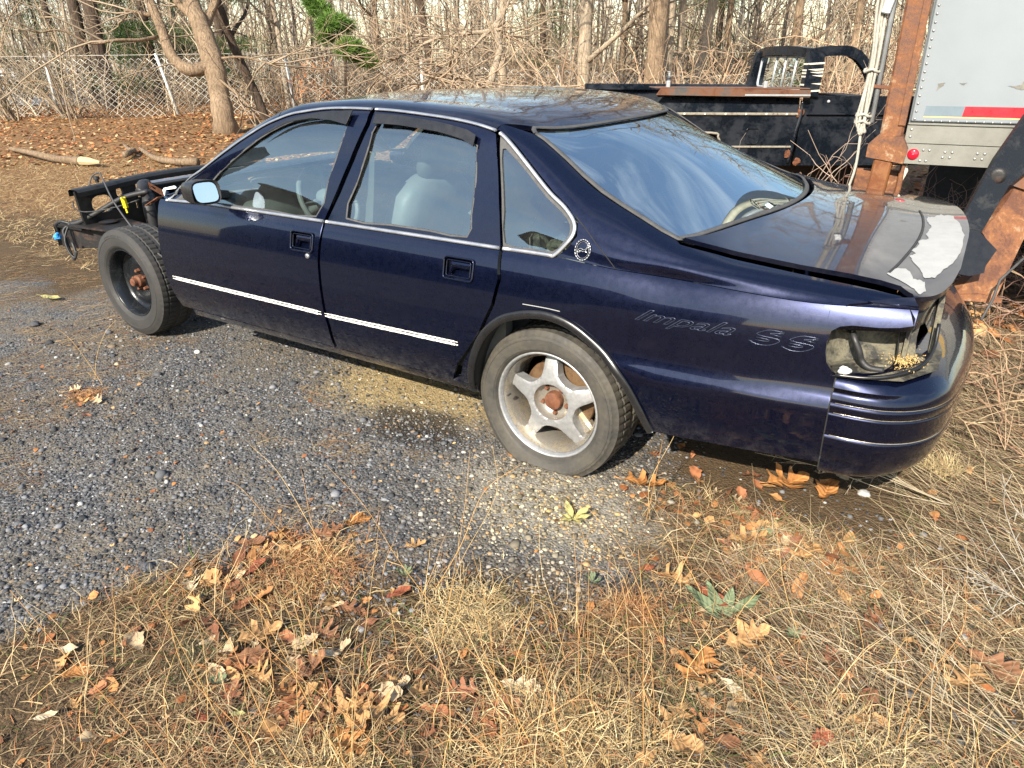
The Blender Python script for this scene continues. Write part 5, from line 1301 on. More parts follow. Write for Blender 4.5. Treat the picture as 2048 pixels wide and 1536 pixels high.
for x, z in ((.014, .955), (.020, 1.014), (.105, .950), (.112, 1.012), (.137, .950), (.144, 1.012)): rivet(x, -.03, z, .0085, sl_)
for x in (.22, .385, .555, .74, .95, 1.2, 1.5):
    for dx in (0, .037):
        for dz in (0, .030): rivet(x+dx+dz*.25, -.03, .975+dz, .0085, sl_)
for z in (1.085, 1.125): rivet(.026, -.018, z, .0085, su_)
m = MB(); m.lathe([(0, -.014), (.022, -.012), (.030, -.007), (.033, 0)], (.062, -.03, .985), 'y', 24); trl(m, 'red_lamp', 'redlamp', smooth=True)
m = MB(); m.lathe([(0, -.016), (.003, -.0155), (.004, -.012)], (.062, -.03, .987), 'y', 10); trl(m, 'lamp_screw', 'rivet', smooth=True)
def flatp(out, y, name, mat, par):
    m = MB(); m.prism(out, lambda u, v, d: (u, y+d, v), .002); return trl(m, name, mat, par)
zt = 1.203
flatp([(.072, zt), (.268, zt), (.274, zt+.056), (.076, zt+.056)], -.0125, 'grey_reflector', 'greytape', dr)
flatp([(.2695, zt), (.588, zt), (.594, zt+.056), (.2755, zt+.056)], -.0125, 'red_reflector', 'redtape', dr)
flatp([(.590, zt-.012), (1.3, zt-.012), (1.3, zt+.05), (.70, zt+.050), (.64, zt+.035), (.62, zt+.05), (.597, zt+.046)], -.0125, 'yellow_backing', 'yellowtape', dr)
flatp([(.072, zt-.008), (.588, zt-.008), (.588, zt-.001), (.072, zt-.001)], -.012, 'yellow_edge', plain('faded_yellow', (.62, .42, .20), .5, 0, .1, 12), dr)
for out in ([(.11, 1.38), (.15, 1.385), (.135, 1.365), (.118, 1.355), (.113, 1.335)], [(.22, 1.385), (.255, 1.385), (.24, 1.374), (.232, 1.376)], [(.46, 1.37), (.52, 1.375), (.545, 1.47), (.55, 1.385), (.60, 1.38), (.60, 1.355), (.51, 1.352)], [(.60, zt-.025), (.635, zt-.028), (.64, zt+.0), (.62, zt+.012)], [(.655, zt-.024), (.70, zt-.02), (.69, zt+.02), (.66, zt+.012)], [(.665, zt+.03), (.72, zt+.045), (.76, zt+.06), (.70, zt+.066)]):
    flatp([(a+rnd.uniform(-.003, .003), b+rnd.uniform(-.003, .003)) for a, b in resample(out, .009)], -.0128, 'bare_scuff', 'chip', dr)
# corner post: rusted channel with cream flake, foot and stub
m = MB(); m.box((-.075, -.03, 2.55), (.125, .10, 3.05), bev=.012); pp = trl(m, 'corner_post', 'rustpost', auto=40)
m = MB(); m.box((-.028, -.085, 2.6), (.04, .012, 2.9), bev=.003); trl(m, 'post_flange', 'rustpost', pp)
m = MB(); m.prism([(-.19, .965), (.02, .935), (.03, 1.02), (-.01, 1.09), (-.145, 1.09), (-.19, 1.04)], lambda u, v, d: (u, -.10+d, v), .16); trl(m, 'post_foot', 'rustpost', pp)
m = MB(); m.box((-.095, -.04, .86), (.105, .10, .25), 0, 0, .06, .01); trl(m, 'post_stub', 'ruststub', pp, auto=40)
m = MB(); m.box((-.12, .06, .60), (.26, .05, .55), bev=.01); m.box((.02, .02, .82), (.03, .05, .24), bev=.006); trl(m, 'hanging_plate', 'rustpost', pp)
m = MB(); m.tube([(.030, .03, .92), (.036, .03, .88), (.026, .03, .83), (.02, .03, .79)], [.012, .018, .014, .005], 8); trl(m, 'cream_fender_flap', 'tape', pp, smooth=True)
# pipes and ropes lashed to the post
m = MB(); m.tube([(-.20, -.02, 1.16), (-.205, -.03, 4.2)], .017, 8); trl(m, 'lock_rod', 'frame_grey', pp, smooth=True)
m = MB(); m.tube([(-.255, .0, 1.22), (-.265, .0, 4.2)], .024, 10); trl(m, 'cream_pipe', plain('cream_pipe_paint', (.50, .45, .34), .6, 0, .2, 12), pp, smooth=True)
m = MB(); m.box((-.225, -.05, 1.80), (.05, .05, .10), .1, 0, .2, .006); trl(m, 'padlock', 'frame_grey', pp, auto=40)
m = MB(); m.tube(catmull([(-.245, -.04, 1.86), (-.25, -.05, 1.92), (-.20, -.05, 1.93), (-.19, -.04, 1.87)], 4), .008, 6); trl(m, 'shackle', 'rust', pp, smooth=True)
m = MB(); m.box((-.17, -.03, 1.88), (.06, .05, .07), .2, .3, 0, .01); trl(m, 'hasp', 'rust', pp, auto=40)
for z in (1.36, 2.6):
    m = MB(); m.box((-.18, -.02, z), (.12, .05, .02), 0, 0, .1, .003); trl(m, 'rod_bracket', 'rust', pp, auto=40)
m = MB(); rr_ = random.Random(4)
for k in range(5):
    x = -.255+rr_.uniform(-.03, .03); pts = [(x+rr_.uniform(-.015, .015), -.04+rr_.uniform(-.02, .02), 1.97-.21*q+rr_.uniform(-.03, .03)) for q in range(5)]
    pts += [(-.245+rr_.uniform(-.03, .03), -.05, 1.10)]
    m.tube(catmull(pts, 4), .009, 5)
m.tube(catmull([(-.25, -.05, 1.15), (-.24, -.06, .90), (-.27, -.05, .70), (-.28, -.05, .45)], 5), .009, 5)
for z in (1.16, 1.2, 1.45, 1.96, 2.0):
    m.tube([(-.25+.042*math.cos(a), -.02+.045*math.sin(a), z+.01*math.sin(3*a)) for a in np.linspace(0, 2*math.pi, 14)[:-1]], .009, 5, closed=True)
trl(m, 'lashed_rope', plain('grey_rope', (.36, .34, .29), .9, 0, .25, 60, .4, 220), pp, smooth=True)

# ================================================================== folded lift gate at the right
LG0 = at_d((1990, 600), 3.45); LG = empty('lift_gate', (LG0[0], LG0[1], 0), 'rusty folded lift gate with black flap leaning beside the trailer sill', 'lift gate', rz=TANG)
def lgp(px, dist): q = Vector(at_d(px, dist)); return LG_I @ q
LG_I = (Matrix.Translation((LG0[0], LG0[1], 0)) @ Matrix.Rotation(TANG, 4, 'Z')).inverted()
def plate(pxs, dist, thick, name, mat, auto=None, dfun=None):
    m = MB(); away = Matrix.Rotation(-TANG, 3, 'Z') @ Vector((_f[0], _f[1], 0)).normalized()
    m.prism([(float(a), float(b)) for a, b in pxs], lambda u, v, d: tuple(lgp((u, v), dist if dfun is None else dfun(u, v))+away*d), thick)
    o = m.build(name, MAT[mat], None, auto=auto); o.parent = LG; return o
MAT['flap'] = rusty('worn_black_steel', (.014, .015, .016), (.026, .026, .027), .55, 8, .56, metal=.2, bmp=.2)
plate([(1912, 462), (1924, 438), (1990, 318), (2046, 238), (2110, 150), (2130, 210), (2070, 330), (2018, 372), (1966, 460), (1960, 466)], 3.36, .02, 'black_side_plate', 'flap')
plate([(1905, 470), (1912, 455), (1958, 462), (1994, 500), (1972, 530), (1968, 546), (1940, 552), (1915, 548), (1905, 530)], 3.34, .025, 'rubber_flap', 'plastic')
plate([(1912, 586), (1990, 600), (2070, 430), (2120, 330), (2060, 320), (2015, 400), (1965, 466), (1990, 505)], 3.44, .06, 'rust_beam', 'rustpost')
plate([(2010, 366), (2110, 400), (2125, 350), (2030, 330)], 3.42, .02, 'cross_strap', 'rail')
plate([(1960, 588), (2002, 596), (2002, 606), (1900, 600), (1895, 590)], 3.43, .14, 'beam_foot', 'rustpost')
m = MB(); m.tube([lgp(p, d) for p, d in (((2060, 505), 3.3), ((2000, 560), 3.3), ((1985, 600), 3.28), ((1962, 640), 3.26))], .006, 6); o = m.build('dangling_cable', MAT['greyrub'], None, True); o.parent = LG
m = MB(); m.tube([lgp((2075, 330), 3.40), lgp((2085, 300), 3.62)], .05, 10); o = m.build('hinge_tube', MAT['rustblk'], None, True); o.parent = LG
m = MB(); c_ = lgp((1995, 352), 3.35); m.lathe([(.0, -.004), (.022, -.006), (.034, -.002), (.038, .006)], c_, 'y', 16); o = m.build('plate_boss', MAT['rustblk'], None, True); o.parent = LG
# ================================================================== vegetation tools
def tubes(P, R, sides=3):
    """many tubes at once: P (n,k,3), R (n,k) -> vertices, quads"""
    n, k, _ = P.shape; T = np.gradient(P, axis=1); T /= np.linalg.norm(T, axis=2, keepdims=True)+1e-9
    a = np.where(np.abs(T[:, :1, 2:3]) < .8, np.array([[[0, 0, 1.0]]]), np.array([[[1.0, 0, 0]]]))
    N1 = np.cross(T, np.broadcast_to(a, T.shape)); N1 /= np.linalg.norm(N1, axis=2, keepdims=True)+1e-9; N2 = np.cross(T, N1)
    ang = np.arange(sides)*2*np.pi/sides
    V = P[:, :, None]+R[:, :, None, None]*(np.cos(ang)[None, None, :, None]*N1[:, :, None]+np.sin(ang)[None, None, :, None]*N2[:, :, None])
    I = np.arange(n*k*sides).reshape(n, k, sides); J = np.roll(I, -1, axis=2)
    F = np.stack([I[:, :-1], J[:, :-1], J[:, 1:], I[:, 1:]], -1).reshape(-1, 4)
    return V.reshape(-1, 3), F
def walk(start, dirs, length, k, wob, droop=0.0, g=rng):
    """wandering polylines: start (n,3), dirs (n,3), length (n,)"""
    n = len(start); P = np.zeros((n, k, 3)); P[:, 0] = start; d = dirs/(np.linalg.norm(dirs, axis=1, keepdims=True)+1e-9)
    for i in range(1, k):
        d = d+g.normal(0, wob, (n, 3)); d[:, 2] -= droop; d /= np.linalg.norm(d, axis=1, keepdims=True)+1e-9
        P[:, i] = P[:, i-1]+d*(length/(k-1))[:, None]
    return P
def branch_off(P, cnt, lmin, lmax, spread, k, wob, droop=0.0, g=rng, lo=.25):
    """side twigs starting along parent polylines"""
    n, kk, _ = P.shape; idx = g.integers(0, n, cnt); f = g.uniform(lo, .95, cnt)*(kk-1); i0 = np.clip(f.astype(int), 0, kk-2); fr = (f-i0)[:, None]
    st = P[idx, i0]*(1-fr)+P[idx, i0+1]*fr; t = P[idx, i0+1]-P[idx, i0]; t /= np.linalg.norm(t, axis=1, keepdims=True)+1e-9
    d = t+g.normal(0, spread, (cnt, 3)); return walk(st, d, g.uniform(lmin, lmax, cnt), k, wob, droop, g), idx, f/(kk-1)
def join(parts):
    V = []; F = []; C = []; b = 0
    for v, f, c in parts:
        V.append(v); F.append(f+b); b += len(v); C.append(np.broadcast_to(c, (len(v), 3)) if np.ndim(c) == 1 else c)
    return np.concatenate(V), np.concatenate(F), np.concatenate(C)
def pal(n, cols, wts=None, g=rng, var=.18):
    c = np.array(cols)[g.choice(len(cols), n, p=wts)]; return c*g.uniform(1-var, 1+var, (n, 1))
MAT['twig'] = colattr('dry_twigs', .85, .92, .15, 0, .25, 14)
MAT['needles'] = colattr('evergreen_needles', .7, 1.0, .2, .15, .3, 6)
MAT['straw'] = colattr('dry_grass_blades', .75, .80, .25, .12, .2, 20)
MAT['leafy'] = colattr('fallen_leaf', .7, 1.0, .25, .08, .4, 38)
MAT['stone'] = colattr('gravel_stone', .85, 1.0, .25, 0, .35, 130)
def bark_mat(name, c1, c2):
    m, N, L, b = M_(name); co = texco(N, L); mp = N.new('ShaderNodeMapping'); mp.inputs['Scale'].default_value = (14, 14, 2.2); L.new(co, mp.inputs['Vector'])
    f = noise_n(N, L, mp.outputs[0], 2.0, 8, .75, .6); g = noise_n(N, L, co, 2.5, 5, .6)
    c = ramp(N, L, f, [(.3, c1), (.62, c2)]); L.new(mix(N, L, .5, c, ramp(N, L, g, [(.3, .5), (.7, 1.2)]), 'MULTIPLY'), b.inputs['Base Color'])
    setp(b, Roughness=.9, Specular_IOR_Level=.15); bump(N, L, b, f, 1.0, .06); return m
MAT['bark'] = bark_mat('grey_brown_bark', (.11, .075, .048), (.40, .29, .19))
MAT['bark_pale'] = bark_mat('pale_bark', (.24, .19, .135), (.55, .45, .33))
MAT['bark_dark'] = bark_mat('dark_bark', (.035, .026, .020), (.13, .095, .07))

# ================================================================== barn behind the viewpoint
LT = empty('barn', (-12.5, -20, 0), 'long dark barn behind the viewpoint, mirrored low in the side glass', 'barn'); LTI = Matrix.Translation((12.5, 20, 0))
m = MB(); m.prism([(-24, 0), (-2.9, 0), (-2.9, 5.0), (-24, 8.0)], lambda u, v, d: (u, -17.2-d, v), 6); o = m.build('wall', plain('dark_barn_boards', (.05, .045, .04), .85, 0, .2, 2)); o.parent = LT; o.matrix_parent_inverse = LTI
m = MB(); m.prism([(-24.2, 8.03), (-2.85, 5.0), (-2.85, 5.1), (-24.2, 8.13)], lambda u, v, d: (u, -17.0-d, v), 6.4); o = m.build('roof', plain('dark_roofing', (.06, .055, .05), .7, 0, .2, 3)); o.parent = LT; o.matrix_parent_inverse = LTI

# ================================================================== chain-link fence
FD = 19.5
def fpt(px, z, d=FD):
    q = at_d((px, 260), d); s_ = np.clip((px-500)/600, 0, 1.4); return np.array((q[0], q[1], z-.42*s_))
FEN = empty('chain_link_fence', tuple(fpt(357, 0)), 'long galvanised chain-link fence with leaning posts along the edge of the woods', 'fence')
FIV = Matrix.Translation(-Vector(fpt(357, 0)))
def fp(o): o.parent = FEN; o.matrix_parent_inverse = FIV; return o
MAT['galvwire'] = plain('galvanised_wire', (.62, .60, .54), .5, .4, .2, 3)
MAT['post'] = plain('grey_fence_post', (.52, .52, .49), .6, .2, .2, 6, .2, 30)
for px, lean, h in ((-130, 0, 1.75), (125, .02, 1.75), (366, -.33, 1.72), (597, -.10, 1.75), (850, .0, 1.72), (1117, -.04, 1.72), (1330, 0, 1.7), (1550, .03, 1.7)):
    a = fpt(px, -.05); b = a+np.array((0, 0, h)); b[0] += _r[0]*lean; b[1] += _r[1]*lean; m = MB(); m.tube([a, (a+b)/2, b], .038, 8); m.add(*blob(b+np.array((0, 0, .0)), .045, 1, 1, (1, 1, .6), 0)); fp(m.build('fence_post', MAT['post'], None, True))
pit = .10; px0, px1 = -130, 1560
A, B = fpt(px0, 0), fpt(px1, 0); Lf = np.linalg.norm((B-A)[:2]); nw = int(Lf/pit); zz = np.arange(0, 1.68, pit*.8)
along = (B-A)/Lf; along[2] = 0; P = np.zeros((nw, len(zz), 3))
for i in range(nw):
    s_ = (i+.5)*pit; base = A+along*s_; pxx = px0+(px1-px0)*s_/Lf; zb = fpt(pxx, 0)[2]
    zig = np.where((np.arange(len(zz))+i) % 2 == 0, -.5, .5)*pit
    P[i] = base[None]*[1, 1, 0]+along[None]*zig[:, None]+np.stack([0*zz, .03*np.sin(zz*3+i*.21)+.05*np.sin(i*.03), zz+zb-.02], 1)
V, F = tubes(P, np.full(P.shape[:2], .0085), 3); o = fp(mk('chain_link_mesh', V, F, MAT['galvwire'])); o['kind'] = 'stuff'
m = MB(); m.tube([fpt(p, 1.66) for p in range(-130, 560, 60)], .006, 4); fp(m.build('tension_wire', MAT['galvwire']))

# ================================================================== trees
def gpos(px, d, z=0.0): q = at_d((px, 250), d); return np.array((q[0], q[1], z))
def img(px, py, d): return at_d((px, py), d)
def tree(name, label, base, path, rad, mat, limbs, ntw, seed, cat='tree', group=None, twcol=(.30, .235, .165), twlen=(.5, 1.4), twr=.007, extra=None):
    """one leafless tree: tapered trunk (a part), limbs and twigs (crown)"""
    g = np.random.default_rng(seed); root = empty(name, tuple(base), label, cat, group); inv = Matrix.Translation(-Vector(base))
    pts = catmull(path, 5); k = len(pts); r = np.interp(np.linspace(0, 1, k), np.linspace(0, 1, len(rad)), rad)
    r = r*(1+.06*np.sin(np.arange(k)*1.7+seed)); r[0] *= 1.35; r[1] *= 1.12
    m = MB(); m.tube(pts, r, 10); o = m.build('trunk', mat, None, True); o.parent = root; o.matrix_parent_inverse = inv
    parts = []; lines = []
    for lp, r0, r1 in limbs:
        q = catmull(lp, 5); m = MB(); m.tube(q, np.linspace(r0, r1, len(q))*(1+.05*np.sin(np.arange(len(q))*2.1)), 8); o = m.build('limb', mat, None, True); o.parent = root; o.matrix_parent_inverse = inv
        lines.append(q)
    lines.append(pts)
    K = 12; L_ = np.array([[np.interp(np.linspace(0, 1, K), np.linspace(0, 1, len(q)), q[:, a]) for a in range(3)] for q in lines]).transpose(0, 2, 1)
    n1 = max(6, ntw//5); T1, i1, f1 = branch_off(L_, n1, twlen[1], twlen[1]*2.6, .75, 8, .18, -.02, g, .3)
    T2, _, _ = branch_off(T1, ntw, twlen[0], twlen[1], .8, 6, .22, .0, g, .2)
    R1 = np.linspace(1, .3, 8)[None]*g.uniform(1.6, 3.2, n1)[:, None]*twr; R2 = np.linspace(1, .35, 6)[None]*g.uniform(.5, 1.0, ntw)[:, None]*twr
    v1, f_1 = tubes(T1, R1, 4); v2, f_2 = tubes(T2, R2, 3)
    V, F, C = join([(v1, f_1, np.repeat(pal(n1, [twcol], g=g), 8*4, 0)), (v2, f_2, np.repeat(pal(ntw, [twcol, tuple(x*1.3 for x in twcol)], g=g), 6*3, 0))])
    o = mk('crown', V, F, MAT['twig'], None, col=C); o.parent = root; o.matrix_parent_inverse = inv
    return root
def up(base, h, lean=(0, 0), wob=.15, n=6, seed=0):
    g = random.Random(seed); return [np.array(base)+np.array((lean[0]*h*t+g.uniform(-wob, wob)*t, lean[1]*h*t+g.uniform(-wob, wob)*t, h*t-.05)) for t in np.linspace(0, 1, n)]
# the bent tree in front of the fence
D1 = 15.2
bt = gpos(452, 15.4)
jt = [bt, img(447, 235, D1), img(437, 180, D1), img(430, 140, D1), img(413, 85, D1), img(396, 40, D1), img(380, 0, D1), img(360, -60, D1), img(350, -150, D1)]
J = tree('bent_tree', 'bent grey tree with a J-shaped low limb in front of the chain-link fence', bt, jt, [.30, .235, .21, .23, .21, .19, .17, .14, .10], MAT['bark'],
     [([img(424, 128, D1), img(405, 137, D1-.1), img(380, 140, D1-.2), img(355, 126, D1-.2), img(337, 98, D1-.2), img(322, 55, D1-.2), img(305, 15, D1-.2), img(285, -40, D1-.2), img(265, -120, D1-.2)], .15, .075),
      ([img(301, 30, D1-.2), img(285, 27, D1-.25), img(250, 20, D1-.3)], .05, .035),
      ([img(312, 74, D1-.25), img(280, 80, D1-.6), img(235, 80, D1-.9), img(180, 86, D1-1.1), img(120, 60, D1-1.4), img(60, 70, D1-1.6)], .04, .012),
      ([img(405, 60, D1), img(420, 30, D1+.2), img(432, 0, D1+.2), img(440, -60, D1+.3)], .11, .05),
      ([img(395, 40, D1), img(372, 22, D1), img(352, 0, D1), img(330, -50, D1)], .10, .05),
      ([img(440, 117, D1), img(480, 114, D1-.2), img(520, 122, D1-.3), img(560, 135, D1-.4)], .03, .010),
      ([img(440, 160, D1-.2), img(470, 185, D1-.4), img(500, 215, D1-.5), img(530, 260, D1-.6)], .028, .012)], 260, 3)
TREES = [  # px at eye line, depth, radius, height, lean, label, material, seed
    (1160, 17.0, .155, 10, (.02, 0), 'tall straight pale-barked tree rising just right of the white fence post', 'bark_pale', 11),
    (1302, 19.0, .115, 10, (-.05, 0), 'slim pale tree, left of the close group behind the truck bed', 'bark_pale', 12),
    (1322, 20.5, .13, 11, (.03, 0), 'pale tree in the middle of the close group behind the truck bed', 'bark_pale', 13),
    (1345, 21.0, .10, 10, (.02, .03), 'thin pale tree at the right of the close group behind the truck bed', 'bark_pale', 14),
    (1378, 19.0, .13, 11, (.10, 0), 'leaning pale tree between the truck bed and the truck cab', 'bark_pale', 15),
    (1000, 18.0, .12, 3.2, (.06, 0), 'short snapped-off pale trunk beside the heap of dead branches', 'bark_pale', 16),
    (584, 20.5, .07, 8, (-.03, 0), 'thin pale sapling right behind the leaning fence post over the windshield', 'bark_pale', 17),
    (232, 22.0, .20, 12, (.02, 0), 'dark upright trunk behind the fence, left of the bent tree', 'bark_dark', 18),
    (205, 25.0, .17, 12, (-.01, 0), 'dark slimmer trunk left of the dark upright trunk behind the fence', 'bark_dark', 19),
    (545, 17.5, .11, 7, (-.30, 0), 'dark tree leaning hard to the left, right of the bent tree', 'bark_dark', 20),
    (880, 22.0, .12, 10, (-.12, 0), 'dark leaning trunk over the heap of dead branches', 'bark_dark', 21),
    (1440, 24.0, .11, 10, (.0, 0), 'grey tree standing behind the rear window of the truck cab', 'bark', 22),
    (1560, 22.0, .13, 11, (.03, 0), 'grey tree rising above the roof of the truck cab', 'bark', 23),
    (760, 25.0, .10, 9, (.05, 0), 'grey slender tree behind the dead branches, above the car roof', 'bark', 24),
    (1240, 24.0, .09, 10, (-.02, 0), 'grey thin tree between the straight pale tree and the close group', 'bark', 25),
    (1680, 20.0, .10, 10, (.02, 0), 'grey tree between the truck cab and the trailer pipes', 'bark', 26)]
for px, d, r_, h, lean, lab, mt, sd_ in TREES:
    b = gpos(px, d, -.3); lw = (lean[0]*_r[0], lean[0]*_r[1]); path = up(b, h, lw, .18, 7, sd_)
    g = random.Random(sd_); limbs = []
    if h > 4:
        for q in range(6):
            t = g.uniform(.3, .9); i0 = path[int(t*6)]; a = g.uniform(0, 6.28); l_ = g.uniform(1.2, 2.6); e1 = i0+np.array((math.cos(a)*l_*.5, math.sin(a)*l_*.5, l_*.35)); e2 = i0+np.array((math.cos(a+.3)*l_, math.sin(a+.3)*l_, l_*.9)); limbs.append(([i0, e1, e2], r_*.45, r_*.12))
    tree('leafless_tree', lab, b, path, [r_, r_*.95, r_*.85, r_*.6, r_*.3] if h > 4 else [r_, r_*.95, r_*.8], MAT[mt], limbs, 420 if h > 4 else 40, sd_, group='bare trees at the edge of the woods')
# big bare tree overhanging behind, mirrored in the rear window
b = np.array((-5.2, 12.5, -.1)); path = up(b, 11, (.06, -.04), .3, 7, 77); g = random.Random(8); limbs = []
for q in range(11):
    t = .30+.06*q; i0 = path[int(t*6)]*(1-(t*6) % 1)+path[min(6, int(t*6)+1)]*((t*6) % 1); a = g.uniform(-2.6, .4); l_ = g.uniform(2.5, 5.5); limbs.append(([i0, i0+np.array((math.cos(a)*l_*.4, math.sin(a)*l_*.4, l_*.22)), i0+np.array((math.cos(a+.2)*l_*.75, math.sin(a+.2)*l_*.75, l_*.42)), i0+np.array((math.cos(a-.1)*l_*1.1, math.sin(a-.1)*l_*1.1, l_*.8))], .075, .018))
tree('leafless_tree', 'spreading bare tree hidden behind the car roof, its branches mirrored in the rear window', b, path, [.20, .19, .17, .13, .07], MAT['bark'], limbs, 1500, 90, group='bare trees at the edge of the woods', twlen=(.4, 1.1), twr=.010)
# dead fallen limbs
D2 = 15.5; b = gpos(940, D2, -.2)
tree('fallen_dead_tree', 'heap of pale dead branches fallen over the fence behind the car roof', b, [b, img(985, 150, D2), img(1000, 90, D2), img(985, 55, D2)], [.09, .08, .06, .04], MAT['bark_pale'],
     [([img(1008, 42, D2), img(975, 62, D2), img(930, 66, D2), img(880, 74, D2), img(830, 70, D2), img(760, 80, D2)], .055, .014), ([img(985, 55, D2), img(1010, 20, D2+.3), img(1025, -20, D2+.4)], .045, .03),
      ([img(975, 62, D2), img(1000, 60, D2), img(1030, 75, D2)], .05, .02), ([img(880, 74, D2), img(840, 92, D2), img(790, 120, D2), img(750, 160, D2)], .03, .012), ([img(930, 66, D2), img(905, 110, D2), img(930, 150, D2), img(970, 175, D2)], .035, .015),
      ([img(975, 62, D2), img(940, 100, D2), img(890, 130, D2), img(850, 170, D2)], .04, .012), ([img(800, 110, D2), img(850, 150, D2), img(920, 165, D2)], .028, .012)], 700, 31, twcol=(.34, .26, .18), twlen=(.3, 1.0))
# clump of stems left
for nm, px, lab, n, sd_ in (('multi_stem_shrub', 150, 'clump of slender bare stems growing against the fence at the far left', 17, 41), ('multi_stem_shrub', 30, 'bushy tangle of bare stems at the left picture edge before the fence', 16, 42)):
    g = np.random.default_rng(sd_); b = gpos(px, 18.2); root = empty(nm, tuple(b), lab, 'shrub', 'bare shrubs by the fence'); st = b+g.normal(0, .12, (n, 3))*[1, 1, 0]
    d = np.stack([g.normal(-.25, .35, n)*_r[0], g.normal(-.25, .35, n)*_r[1]+g.normal(0, .1, n), np.ones(n)], 1); P = walk(st, d, g.uniform(1.5, 3.4, n), 9, .09, .02, g)
    v, f = tubes(P, np.linspace(1, .4, 9)[None]*g.uniform(.012, .03, n)[:, None], 4); o = mk('stems', v, f, MAT['twig'], None, col=np.repeat(pal(n, [(.36, .29, .20), (.22, .17, .12)], g=g), 36, 0)); o.parent = root; o.matrix_parent_inverse = Matrix.Translation(-Vector(b))
    P2, _, _ = branch_off(P, 120, .3, 1.1, .8, 6, .2, .02, g); v, f = tubes(P2, np.linspace(1, .4, 6)[None]*g.uniform(.004, .008, 120)[:, None], 3)
    o = mk('twigs', v, f, MAT['twig'], None, col=np.repeat(pal(120, [(.38, .31, .21)], g=g), 18, 0)); o.parent = root; o.matrix_parent_inverse = Matrix.Translation(-Vector(b))

# the thicket: nobody could count these stems
def thicket(name, label, pxr, dr_, n, hr, nt, seed, cols, zb=-.3):
    g = np.random.default_rng(seed); px = g.uniform(*pxr, n); d = g.uniform(*dr_, n); st = np.array([gpos(a, b, zb) for a, b in zip(px, d)])
    dr2 = np.stack([g.normal(0, .45, n), g.normal(0, .45, n), np.ones(n)], 1); P = walk(st, dr2, g.uniform(*hr, n), 9, .16, .035, g)
    P2, _, _ = branch_off(P, nt, .4, 1.5, .9, 7, .24, .03, g, .12); P3, _, _ = branch_off(P2, nt, .2, .7, .9, 5, .25, .0, g, .12)
    sz = lambda PP, a, b: np.linspace(1, .4, PP.shape[1])[None]*g.uniform(a, b, len(PP))[:, None]
    pr = []
    for PP, a, b, s_ in ((P, .010, .028, 4), (P2, .006, .013, 3), (P3, .004, .008, 3)):
        v, f = tubes(PP, sz(PP, a, b), s_); pr.append((v, f, np.repeat(pal(len(PP), cols, g=g, var=.3), PP.shape[1]*s_, 0)))
    V, F, C = join(pr); return tag(mk(name, V, F, MAT['twig'], None, col=C), label, 'thicket', kind='stuff')
TAN = [(.44, .36, .25), (.26, .21, .15), (.10, .08, .06), (.34, .24, .15)]
thicket('thicket', 'tangle of bare tan brush growing behind the fence', (-150, 1850), (20.4, 27), 700, (1.6, 4.4), 3000, 51, TAN)
thicket('thicket', 'bare brush leaning over the fence on its near side', (-150, 1100), (17.2, 19.3), 26, (.8, 2.4), 90, 52, TAN)
thicket('thicket', 'reddish bare brush behind the truck', (1120, 1800), (11.5, 16.5), 170, (.9, 2.4), 900, 53, [(.40, .27, .17), (.32, .22, .15), (.46, .36, .24)])
# far wood beyond
g = np.random.default_rng(61); n = 700; st = np.array([gpos(a, b, -.4) for a, b in zip(g.uniform(-300, 2100, n), g.uniform(27, 60, n))])
P = walk(st, np.stack([g.normal(0, .06, n), g.normal(0, .06, n), np.ones(n)], 1), g.uniform(5, 9.5, n), 8, .035, 0, g)
P2, _, _ = branch_off(P, 11000, .8, 3.2, .7, 6, .2, -.01, g, .06)
v1, f1_ = tubes(P, np.linspace(1, .4, 8)[None]*g.uniform(.025, .10, n)[:, None], 5); v2, f2_ = tubes(P2, np.linspace(1, .4, 6)[None]*g.uniform(.010, .034, 11000)[:, None], 3)
V, F, C = join([(v1, f1_, np.repeat(pal(n, [(.24, .20, .155), (.12, .10, .08), (.40, .35, .28)], g=g), 40, 0)), (v2, f2_, np.repeat(pal(11000, [(.26, .20, .14), (.18, .14, .10), (.33, .26, .18)], g=g), 18, 0))])
tag(mk('far_wood', V, F, MAT['twig'], None, col=C), 'far-off leafless wood reading as one mass behind the brush', 'wood', kind='stuff')

# evergreens
def needles(cent, rad, n, ln, g, cols, up_=.15):
    """needle sprays through an ellipsoid"""
    d = g.normal(0, 1, (n, 3)); d /= np.linalg.norm(d, axis=1, keepdims=True); c = cent+d*rad*g.uniform(.2, 1, (n, 1))**.5
    a = d*[1, 1, .4]+g.normal(0, .6, (n, 3)); a[:, 2] += up_; a /= np.linalg.norm(a, axis=1, keepdims=True); b = np.cross(a, g.normal(0, 1, (n, 3))); b /= np.linalg.norm(b, axis=1, keepdims=True)
    l_ = g.uniform(.5, 1.2, (n, 1))*ln; w_ = l_*.04
    V = np.stack([c-b*w_, c+b*w_, c+a*l_+b*w_*.3, c+a*l_-b*w_*.3], 1).reshape(-1, 3); F = np.arange(n*4).reshape(n, 4)
    return V, F, np.repeat(pal(n, cols, g=g, var=.35), 4, 0)
GRN = [(.045, .085, .022), (.075, .125, .028), (.028, .055, .018)]
